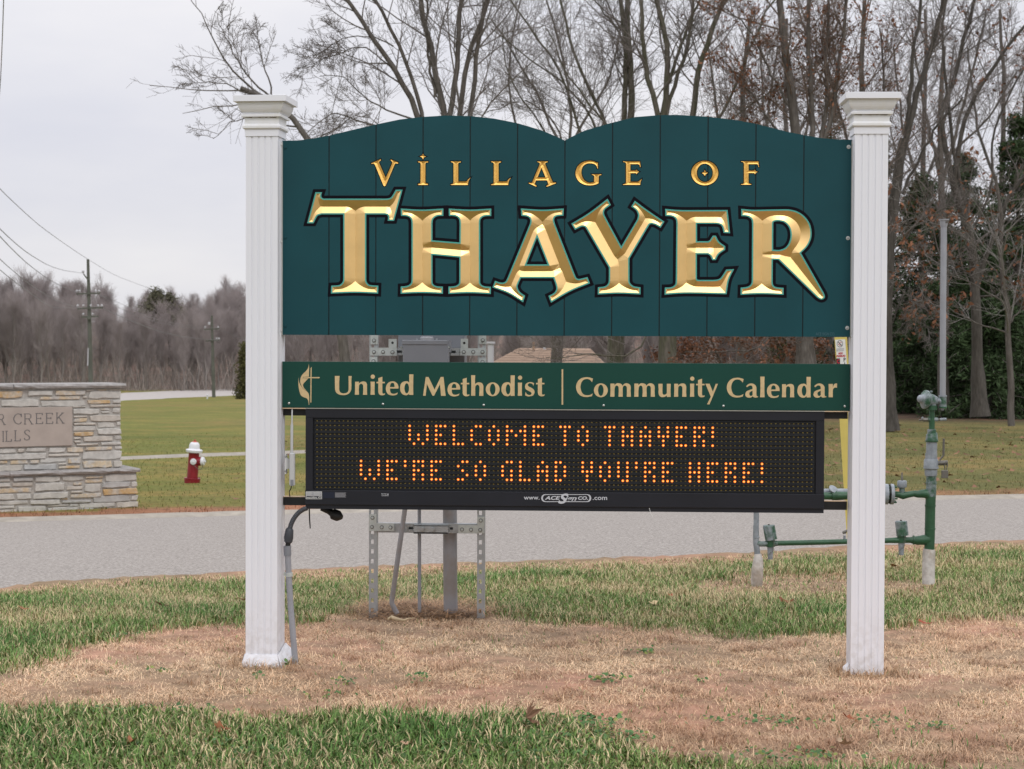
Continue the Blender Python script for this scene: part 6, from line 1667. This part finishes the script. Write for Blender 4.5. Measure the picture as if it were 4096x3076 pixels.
make_tree('bare_tree', 'thick trunked bare tree rising just right of the right post, forking above its cap', 'tree', 44, (1926, 926), [
    ([(1913, 930), (1911, 800), (1912, 650), (1922, 500), (1940, 380), (1953, 300)], .24, .12),
    ([(1955, 310), (1975, 220), (2000, 140), (2025, 60), (2045, -30)], .12, .07),
    ([(1950, 330), (1965, 230), (1970, 120), (1990, 30), (1985, -60)], .09, .05),
    ([(1950, 420), (1990, 330), (2040, 250), (2080, 210)], .06, .03),
    ([(1926, 560), (1980, 480), (2030, 455), (2090, 440)], .035, .012),
    ([(1925, 640), (1990, 560), (2040, 575), (2100, 600), (2160, 605)], .03, .010),
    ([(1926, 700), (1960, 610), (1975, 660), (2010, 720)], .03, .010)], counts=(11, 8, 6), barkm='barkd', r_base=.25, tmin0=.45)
make_tree('bare_tree', 'forked dark bare tree with crossing limbs against bright sky right of the vent pipe', 'tree', 47, (2120, 895), [
    ([(2118, 900), (2112, 800), (2110, 640), (2100, 520), (2062, 400)], .17, .11),
    ([(2065, 420), (2045, 340), (2030, 250), (2060, 170), (2085, 80), (2110, -20)], .12, .06),
    ([(2062, 400), (2070, 300), (2110, 200), (2170, 110), (2212, 60), (2260, 0)], .10, .05),
    ([(2110, 620), (2150, 500), (2180, 420), (2212, 380), (2280, 330)], .11, .06),
    ([(2105, 560), (2085, 440), (2060, 330), (2045, 200), (2035, 60), (2050, -40)], .09, .04),
    ([(2100, 500), (2150, 400), (2140, 300), (2180, 200), (2212, 150)], .06, .03),
    ([(2110, 600), (2040, 560), (1990, 540), (1950, 560)], .035, .01),
    ([(2112, 700), (2050, 650), (2000, 690), (1960, 700)], .03, .01),
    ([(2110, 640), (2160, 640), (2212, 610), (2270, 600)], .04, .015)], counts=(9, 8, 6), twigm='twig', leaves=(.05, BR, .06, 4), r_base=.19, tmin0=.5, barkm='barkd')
make_tree('bare_tree', 'pale-barked understory tree low in front of the dark conifers at the right edge', 'tree', 42, (2185, 915), [
    ([(2185, 920), (2180, 700), (2160, 560), (2165, 450), (2150, 380)], .09, .04),
    ([(2175, 620), (2100, 520), (2020, 480), (1960, 470)], .03, .008),
    ([(2178, 660), (2100, 610), (2030, 580), (1950, 575)], .03, .008),
    ([(2180, 720), (2110, 700), (2040, 660), (1960, 640)], .03, .008),
    ([(2170, 600), (2212, 520), (2260, 480)], .03, .01), ([(2180, 700), (2230, 640), (2280, 620)], .03, .01)], counts=(9, 7, 5), twigm='twigp', barkm='bark', leaves=(.10, BR, .06, 4))
make_tree('bare_tree', 'far bare tree filling in behind the right-hand group near the top right corner', 'tree', 56, (2040, 885), [
    ([(2040, 890), (2040, 600), (2030, 300), (2040, 100)], .2, .06), ([(2035, 400), (1990, 200), (1970, 60)], .09, .04), ([(2035, 400), (2090, 200), (2130, 20)], .09, .04), ([(2036, 350), (2140, 250), (2200, 150)], .07, .03)], counts=(13, 9, 6))
make_tree('bare_tree', 'bare tree mostly hidden behind the board, branches showing above the right shoulder', 'tree', 57, (1600, 880), [
    ([(1600, 885), (1605, 600), (1610, 350), (1600, 200), (1620, 40)], .2, .06), ([(1606, 420), (1660, 250), (1680, 100)], .09, .04), ([(1606, 420), (1550, 250), (1530, 100)], .09, .04), ([(1606, 500), (1720, 300), (1760, 200)], .08, .03)], counts=(13, 9, 6), leaves=(.08, BR, .05, 3))

make_tree('bare_tree', 'slender far bare tree behind the oak, right of the arch', 'tree', 62, (1705, 872), [
    ([(1705, 875), (1708, 600), (1700, 350), (1695, 200), (1700, 40)], .17, .05), ([(1704, 420), (1750, 250), (1765, 80)], .09, .04), ([(1704, 420), (1650, 250), (1640, 60)], .09, .04), ([(1703, 350), (1620, 260), (1560, 200)], .07, .03)], counts=(14, 9, 6), leaves=(.08, BR, .05, 3))
make_tree('bare_tree', 'slender far bare tree behind the vent pipe', 'tree', 64, (1985, 872), [
    ([(1985, 875), (1990, 600), (1995, 350), (2000, 200), (1998, 20)], .17, .05), ([(1990, 420), (2040, 280), (2060, 100)], .09, .04), ([(1990, 420), (1950, 280), (1930, 100)], .09, .04)], counts=(14, 9, 6))
make_tree('bare_tree', 'slender far bare tree near the right edge', 'tree', 62, (2165, 874), [
    ([(2165, 878), (2160, 600), (2165, 350), (2170, 200), (2160, 20)], .17, .05), ([(2162, 420), (2210, 280), (2220, 100)], .09, .04), ([(2162, 420), (2110, 280), (2090, 100)], .09, .04)], counts=(14, 9, 6), leaves=(.06, BR, .05, 3))
make_tree('oak_sapling', 'low oak sapling full of rust-brown leaves in the gap above the green panel', 'tree', 47, (1570, 905), [
    ([(1570, 908), (1568, 840), (1560, 790), (1540, 745), (1530, 700)], .06, .02), ([(1565, 820), (1610, 775), (1660, 745), (1690, 720)], .035, .01), ([(1566, 830), (1520, 785), (1480, 770), (1440, 760)], .035, .01), ([(1566, 850), (1630, 800), (1700, 780), (1760, 765)], .035, .01)], counts=(12, 8, 5), leaves=(.45, BR, .05, 4), twigm='twigb')
def conifer(label, dist, base, topy, width, n=5200, col=(.026, .046, .019), lean=0.0, sparse=1.0, low=.04):
    b = G(*base); top = P(base[0]+lean, topy, dist); b2 = Vector((b.x, b.y, b.z)); H = top.z-b.z
    d0 = (b-CAM).dot(fwd)
    t = thing('pine_tree', label, 'conifer', b, 'dark conifers at the right')
    trunk = np.array([resample_limb([b[:], ((b+Vector((0, 0, H*.5)))[:]), (b.x, b.y, b.z+H*.98)], 8)]); tubes('trunk', [(trunk, np.linspace(.18, .03, 8)[None], 7)], 'bark', t)
    wr = width/2*D2P*d0/FPX
    nb = int(150*sparse); h = low+(1-low)*rng.random(nb)**1.15; az = rng.random(nb)*2*np.pi
    ln = wr*(1-h)**.75*(.65+.5*rng.random(nb))+.12
    K = 6; pl = np.zeros((nb, K, 3)); q = np.linspace(0, 1, K)
    for k in range(K):
        pl[:, k, 0] = b.x+np.cos(az)*ln*q[k]; pl[:, k, 1] = b.y+np.sin(az)*ln*q[k]; pl[:, k, 2] = b.z+h*H+ln*(.10*q[k]-.28*q[k]**2)
    tubes('boughs', [(pl, np.linspace(.03, .008, K)[None]*np.ones((nb, 1)), 4)], 'bark', t)
    m_ = int(n/nb); tt = .15+.85*rng.random((nb, m_))**.7; pos, _, _, _ = interp_poly(pl, tt)
    side = np.stack([-np.sin(az), np.cos(az), 0*az], -1)[:, None]*(rng.standard_normal((nb, m_, 1))*.13*ln[:, None, None]*(1.15-tt[..., None]))
    pos = (pos+side).reshape(-1, 3)
    leaf_cloud('needles', pos, 4, .11, .10, col, 'foliage', t, var=.55, droop=.10, aspect=.22)
    return t
GN_ = (.040, .066, .026)
conifer('broad dark pine directly right of the right post, its boughs reaching low', 54, (1990, 893), 330, 400, n=8000, low=.03, col=GN_)
conifer('dark pine directly behind the vent pipe', 58, (2075, 885), 250, 380, n=8000, col=GN_)
conifer('tall dark pine at the right edge of the photo', 52, (2195, 898), 190, 420, n=9000, low=.02, col=GN_)
conifer('dark pine just outside the right edge, boughs entering the frame', 56, (2330, 893), 210, 400, n=4000, col=GN_)
conifer('slender cedar showing thinly through the oak above the board', 60, (1790, 878), 30, 150, n=2000, col=(.045, .058, .024), sparse=.6)
conifer('short cedar low between the two gap trunks and the right post', 62, (1690, 872), 690, 150, n=1500, col=(.05, .065, .02))
conifer('thin cedar top rising behind the right post cap', 63, (1900, 875), 170, 170, n=2000, col=(.045, .058, .024), sparse=.6)
conifer('dense low pine filling between trunks right of the vent pipe', 50, (2130, 902), 520, 330, n=6500, low=.02, col=GN_)
conifer('low dark pine bush beside the foot of the trunk right of the right post', 56, (1975, 890), 600, 330, n=5000, low=.02, col=GN_)

# shrub left of the left post
b = G(526, 862)
t = thing('evergreen_shrub', 'olive-brown conical evergreen partly hidden behind the left post', 'shrub', b)
cs = []; d0 = (b-CAM).dot(fwd)
for _ in range(900):
    yy = rng.random(); xx = rng.standard_normal()*10*(1.1-.7*yy)+6; cs.append((b+rg2*(xx*D2P*d0/FPX)+up2*((yy*118)*D2P*d0/FPX)+fwd*rng.standard_normal()*.5)[:])
tubes('stem', [(np.array([resample_limb([b[:], (b+Vector((0, 0, 3)))[:]], 4)]), np.full((1, 4), .12), 6)], 'bark', t)
leaf_cloud('foliage', np.array(cs), 10, .14, .12, (.075, .072, .02), 'shrub', t, var=.5)

# ------------------------------------------------------------------ far wood: reads as one mass
def point_instances(name, prots, pos, rot, scl, idx, label, cat):
    """one object: prototypes scattered on points by geometry nodes"""
    me = bpy.data.meshes.new(name); me.from_pydata([tuple(p) for p in pos], [], [])
    for nm, ty, dat in (('rot', 'FLOAT', rot), ('scl', 'FLOAT_VECTOR', scl), ('pick', 'INT', idx)):
        a = me.attributes.new(nm, ty, 'POINT'); a.data.foreach_set('vector' if ty == 'FLOAT_VECTOR' else 'value', np.ascontiguousarray(dat).ravel())
    o = bpy.data.objects.new(name, me); COL.objects.link(o)
    ng = bpy.data.node_groups.new(name+'_scatter', 'GeometryNodeTree')
    ng.interface.new_socket('Geometry', in_out='INPUT', socket_type='NodeSocketGeometry'); ng.interface.new_socket('Geometry', in_out='OUTPUT', socket_type='NodeSocketGeometry')
    N, L = ng.nodes, ng.links; gi = N.new('NodeGroupInput'); go = N.new('NodeGroupOutput')
    ip = N.new('GeometryNodeInstanceOnPoints'); ip.inputs['Pick Instance'].default_value = True
    g2 = N.new('GeometryNodeJoinGeometry')
    for p in reversed(prots):
        oi = N.new('GeometryNodeObjectInfo'); oi.inputs['Object'].default_value = p; oi.inputs['As Instance'].default_value = True; L.new(oi.outputs['Geometry'], g2.inputs[0])
    L.new(g2.outputs[0], ip.inputs['Instance']); L.new(gi.outputs[0], ip.inputs['Points'])
    def na(nm, ty):
        q = N.new('GeometryNodeInputNamedAttribute'); q.data_type = ty; q.inputs['Name'].default_value = nm; return q.outputs['Attribute']
    cb = N.new('ShaderNodeCombineXYZ'); L.new(na('rot', 'FLOAT'), cb.inputs['Z']); L.new(cb.outputs[0], ip.inputs['Rotation'])
    L.new(na('scl', 'FLOAT_VECTOR'), ip.inputs['Scale']); L.new(na('pick', 'INT'), ip.inputs['Instance Index'])
    L.new(ip.outputs[0], go.inputs[0]); md = o.modifiers.new('scatter', 'NODES'); md.node_group = ng
    o['kind'] = 'stuff'; o['label'] = label; o['category'] = cat; return o
def far_wood():
    prots = []
    for s_ in range(8):
        K = 7; tr = np.zeros((1, K, 3)); tr[0, :, 2] = np.linspace(0, .97, K); tr[0, 1:, :2] += np.cumsum(rng.standard_normal((K-1, 2))*.014, 0)
        rt = np.linspace(.0125, .0026, K)[None]
        p1, r1 = children(tr, rt, 26, 5, (14, 42), (.28, .52), .5, .45, .07, tmin=.18)
        p2, r2 = children(p1, r1, 9, 4, (18, 45), (.3, .6), .6, .35, .10, tmin=.15)
        p3, r3 = children(p2, r2, 6, 3, (18, 50), (.35, .7), .7, .25, .12, tmin=.15)
        r1 = np.maximum(r1, .0016); r2 = np.maximum(r2, .0010); r3 = np.maximum(r3, .00062)
        tn = .85+.3*rng.random(); c0 = np.array([.29, .265, .245])*tn; c1 = np.array([.355, .308, .298])*tn
        o = tubes('woodland_tree', [(tr, rt, 5), (p1, r1, 3), (p2, r2, 3), (p3, r3, 3)], 'woods', cols=[c0[None], np.repeat(c0[None], len(p1), 0), np.repeat(c1[None], len(p2), 0), np.repeat(c1[None], len(p3), 0)])
        COL.objects.unlink(o); prots.append(o)
    n = 900; a = -.42+.66*rng.random(n); r = 226+80*rng.random(n)**1.2; x = CX+r*np.sin(a); y = CY+r*np.cos(a); z = gz(x, y)-.2
    xd = proj(np.stack([x, y, z], -1))[0][:, 0]
    H = 8.95+.7*rng.standard_normal(n); H = np.where((xd > 235) & (xd < 450), H*.86, H); H = np.where(xd < 225, H*1.08, H); H = H-(z+4.95)*.45
    H = np.maximum(H, 4.5); tall = rng.random(n) < .06; H[tall] *= 1.12
    scl = np.stack([H*(.95+.25*rng.random(n)), H*(.95+.25*rng.random(n)), H], -1)
    point_instances('woodland', prots, np.stack([x, y, z], -1), rng.random(n)*6.28, scl, rng.integers(0, 8, n), 'leafless brown-grey woodland across the horizon beyond the far road', 'woodland')
    n = 8000; a = -.42+.66*rng.random(n); r = 224+40*rng.random(n)**1.5; x = CX+r*np.sin(a); y = CY+r*np.cos(a); z = gz(x, y)-.1
    p = np.zeros((n, 3, 3)); h = 1.0+4.0*rng.random(n)**2; p[:, 0] = np.stack([x, y, z], -1); dd = rng.standard_normal((n, 2))*.35
    for k, q in ((1, .5), (2, 1.)): p[:, k] = p[:, 0]+np.stack([dd[:, 0]*h*q, dd[:, 1]*h*q, h*q], -1)
    c = np.array([.32, .275, .245])*(.6+.7*rng.random((n, 1)))
    o = tubes('undergrowth', [(p, np.array([[.03, .022, .01]])*np.ones((n, 1)), 3)], 'woods', cols=[c], kind='stuff'); o['label'] = 'tangled brown undergrowth along the edge of the far wood'; o['category'] = 'undergrowth'
far_wood()
for (xd, ty, lab) in ((338, 632, 'pointed dark pine top standing out of the far wood, left of the far pole'), (366, 643, 'smaller pine top just right of the pointed one in the far wood')):
    b = G(xd, 843); b = CAM+(b-CAM)*1.12; b.z = float(gz(b.x, b.y)); d0 = (b-CAM).dot(fwd); H = P(xd, ty, d0).z-b.z
    t = thing('pine_tree', lab, 'conifer', b, 'pines in the far wood')
    tubes('trunk', [(np.array([resample_limb([b[:], (b+Vector((0, 0, H)))[:]], 6)]), np.linspace(.25, .04, 6)[None], 6)], 'bark', t)
    h = rng.random(700)**.8; rad = (1-h)*3.0*rng.random(700)**.5; a = rng.random(700)*6.28
    leaf_cloud('needles', np.stack([b.x+rad*np.cos(a), b.y+rad*np.sin(a), b.z+H*(.62+.38*h)], -1), 5, .35, .3, (.13, .125, .08), 'foliage', t, var=.4, aspect=.2)

# ------------------------------------------------------------------ house behind
def build_house():
    D = 72; y = Q(2200, 1400, D).y
    b = S(2200, 1640, y)
    t = thing('house', 'low house with tan shingle roof and white chimney, in the gap under the carved board', 'house', (b.x, y, float(gz(b.x, y))))
    zr = S(2200, 1393, y).z; ze = S(2200, 1475, y).z; xl = S(1935, 1475, y).x; xr = S(2440, 1475, y).x
    xrl = S(2075, 1385, y).x; xrr = S(2360, 1385, y).x
    V = [(xl, y-2.6, ze), (xr, y-2.6, ze), (xr, y+2.6, ze), (xl, y+2.6, ze), (xrl, y, zr), (xrr, y, zr)]
    q = MB(); q.add(V, [(0, 1, 5, 4), (2, 3, 4, 5), (3, 0, 4), (1, 2, 5), (3, 2, 1, 0)]); rf = q.build('roof', 'roof', t)
    rows = MB()
    for k in range(1, 9):
        u = k/9; a = Vector(V[0]).lerp(Vector(V[4]), u); c = Vector(V[1]).lerp(Vector(V[5]), u); dn = Vector((0, -.03, .03))
        rows.add([a+dn, c+dn, c+dn+Vector((0, -.06, -.03)), a+dn+Vector((0, -.06, -.03))], [(0, 1, 2, 3)])
    rows.build('shingle_course', 'roof', rf)
    x0 = S(1950, 1400, y-2.8).x
    q = MB(); q.box(xl+.3, xr-.3, y-2.3, y+2.3, float(gz(b.x, y))-.3, ze+.0, 0); q.build('wall', 'siding', t)
    a = S(1953.5, 1440, y-2.9); c = S(1975, 1375, y-2.9); q = MB(); q.box(a.x, c.x, y-3.4, y-2.8, float(gz(b.x, y))-.2, c.z, .02); q.build('chimney', 'chimney', t)
    q = MB(); q.box(a.x-.04, c.x+.04, y-3.45, y-2.75, c.z+.002, c.z+.08); q.build('chimney_cap', 'chimney', t)
    q = MB(); v = S(2133, 1386, y-1.6); q.lathe((v.x, y-1.3, v.z-.15), (0, 0, 1), [(0, .05), (.32, .05)], 8); q.build('roof_vent', 'roof', t)
    q = MB(); v = S(2178, 1392, y-1.6); q.box(v.x-.05, v.x+.05, y-1.5, y-1.4, v.z-.05, v.z+.03); q.build('roof_vent', 'chimney', t)
    for px in (2010, 2120, 2300):
        v = S(px, 1520, y-2.3); q = MB(); q.box(v.x-.5, v.x+.5, y-2.33, y-2.28, v.z-.5, v.z+.5); w_ = q.build('window', 'chimney', t)
        q = MB(); q.box(v.x-.42, v.x+.42, y-2.36, y-2.335, v.z-.42, v.z+.42); q.build('pane', 'darkink', w_)
build_house()

# ------------------------------------------------------------------ utility poles and wires
def pole(label, dist, xb, yb, xt, yt, arms, group='utility poles'):
    b = P(xb, yb, dist); tp = P(xt, yt, dist); bz = float(gz(b.x, b.y)); 
    k = dist/FPX*D2P
    t = thing('utility_pole', label, 'utility pole', (b.x, b.y, bz), group)
    MB().tube([Vector((b.x, b.y, bz-.3)), b.lerp(tp, .5), tp], [.19, .16, .11], 10).build('pole_shaft', 'pole', t, smooth=True)
    for (ya, xl, xr, pins) in arms:
        u = (ya-yb)/(yt-yb); c = b.lerp(tp, u); xc = xb+(xt-xb)*u
        a = P(xl, ya+1, dist-.25); d = P(xr, ya-1, dist-.25)
        q = MB(); dr = (d-a).normalized(); h = Vector((0, 0, .065)); e = Vector((0, .1, 0)); q.prism([a-h, d-h, d+h, a+h], e); q.build('crossarm', 'pole', t)
        for px in pins:
            v = P(px, ya, dist-.2)+Vector((0, 0, .06)); MB().lathe(v, (0, 0, 1), [(0, .025), (.08, .03), (.09, .085), (.16, .10), (.22, .05), (.24, .03)], 8).build('insulator', 'porcelain', t)
    return t, tp
p1, t1 = pole('tall wooden utility pole with two crossarms rising behind the stone wall', 150, 197, 850, 190, 560, [(634, 165, 216, (166, 172, 207, 214)), (665.5, 167, 222, (168, 180, 196, 212, 220)), (684, 176, 212, (180, 200))])
q = MB(); a = P(191, 606, 149.8); c = P(180, 591, 149.8); q.tube([a, c], [.07, .05], 6); q.build('top_bracket', 'pole', p1)
MB().lathe(P(179.5, 590, 149.8), (0, 0, 1), [(0, .06), (.1, .12), (.2, .1)], 8).build('insulator', 'porcelain', p1)
MB().tube([P(190.5, 752, 149.7), P(189.5, 790, 149.7)], .05, 6).build('guy_marker', 'porcelain', p1)
MB().tube([P(192, 682, 149.7), P(192, 690, 149.7)], [.16, .2], 8).build('transformer_bracket', 'pole', p1)
p2, t2 = pole('farther wooden utility pole at the edge of the far road, left of the left post', 195, 462, 860, 457.5, 682, [(711, 441.5, 473, (443, 471)), (735.5, 444, 474, (468, 473))])
MB().lathe(P(452, 700, 194.8), (0, 0, 1), [(-.1, .1), (.1, .14), (.2, .1)], 8).build('insulator', 'porcelain', p2)
def wire(pts, label, rad=.014):
    rad *= 1.2
    w = [np.array(P(*p)) for p in pts]
    q = resample_limb(w, 16); MB().tube([Vector(v) for v in q], rad, 4, cap=False)
    o = MB().tube([Vector(v) for v in q], rad, 4, cap=False).build('overhead_wire', 'wire'); tag(o, label, 'wire', 'overhead wires'); return o
wire([(190, 560, 150), (150, 534, 125), (83, 486, 100), (0, 410, 80), (-70, 330, 66)], 'topmost wire sweeping from the top of the near pole up to the left edge')
wire([(180, 590, 150), (140, 585, 128), (104, 574, 112), (52, 542, 92), (0, 496, 76), (-60, 430, 64)], 'second wire from the side bracket of the near pole to the left edge', .016)
wire([(166, 632, 150), (130, 617, 128), (99, 600, 112), (52, 564, 92), (0, 512, 76), (-60, 440, 64)], 'third wire, from the left end of the upper crossarm to the left edge', .016)
wire([(168, 664, 150), (120, 650, 125), (60, 612, 98), (0, 561, 78), (-60, 500, 66)], 'lower wire from the left end of the second crossarm to the left edge')
wire([(180, 665, 150), (110, 665, 120), (50, 622, 95), (0, 584, 78), (-60, 530, 66)], 'lowest wire from the second crossarm to the left edge')
wire([(190, 560, 150), (245, 594, 160), (320, 622, 172), (400, 645, 184), (457, 682, 195)], 'thin wire from the top of the near pole to the top of the far pole', .012)
wire([(214, 634, 150), (260, 668, 160), (330, 694, 173), (390, 706, 184), (443, 711, 195)], 'wire between the upper crossarms of the two poles', .012)
wire([(207, 634, 150), (250, 650, 158), (320, 685, 171), (390, 702, 184), (471, 709, 195)], 'second wire between the upper crossarms of the two poles', .012)
wire([(220, 665, 150), (270, 688, 160), (340, 715, 173), (400, 729, 184), (473, 735, 195)], 'bundle wire between the lower crossarms of the two poles', .02)
wire([(471, 711, 195), (500, 722, 200), (560, 745, 212)], 'wire running right from the far pole behind the left post', .012)
wire([(9, -40, 30), (6, 60, 32), (1, 180, 36), (-12, 320, 42)], 'wire crossing the top left corner of the sky', .009)
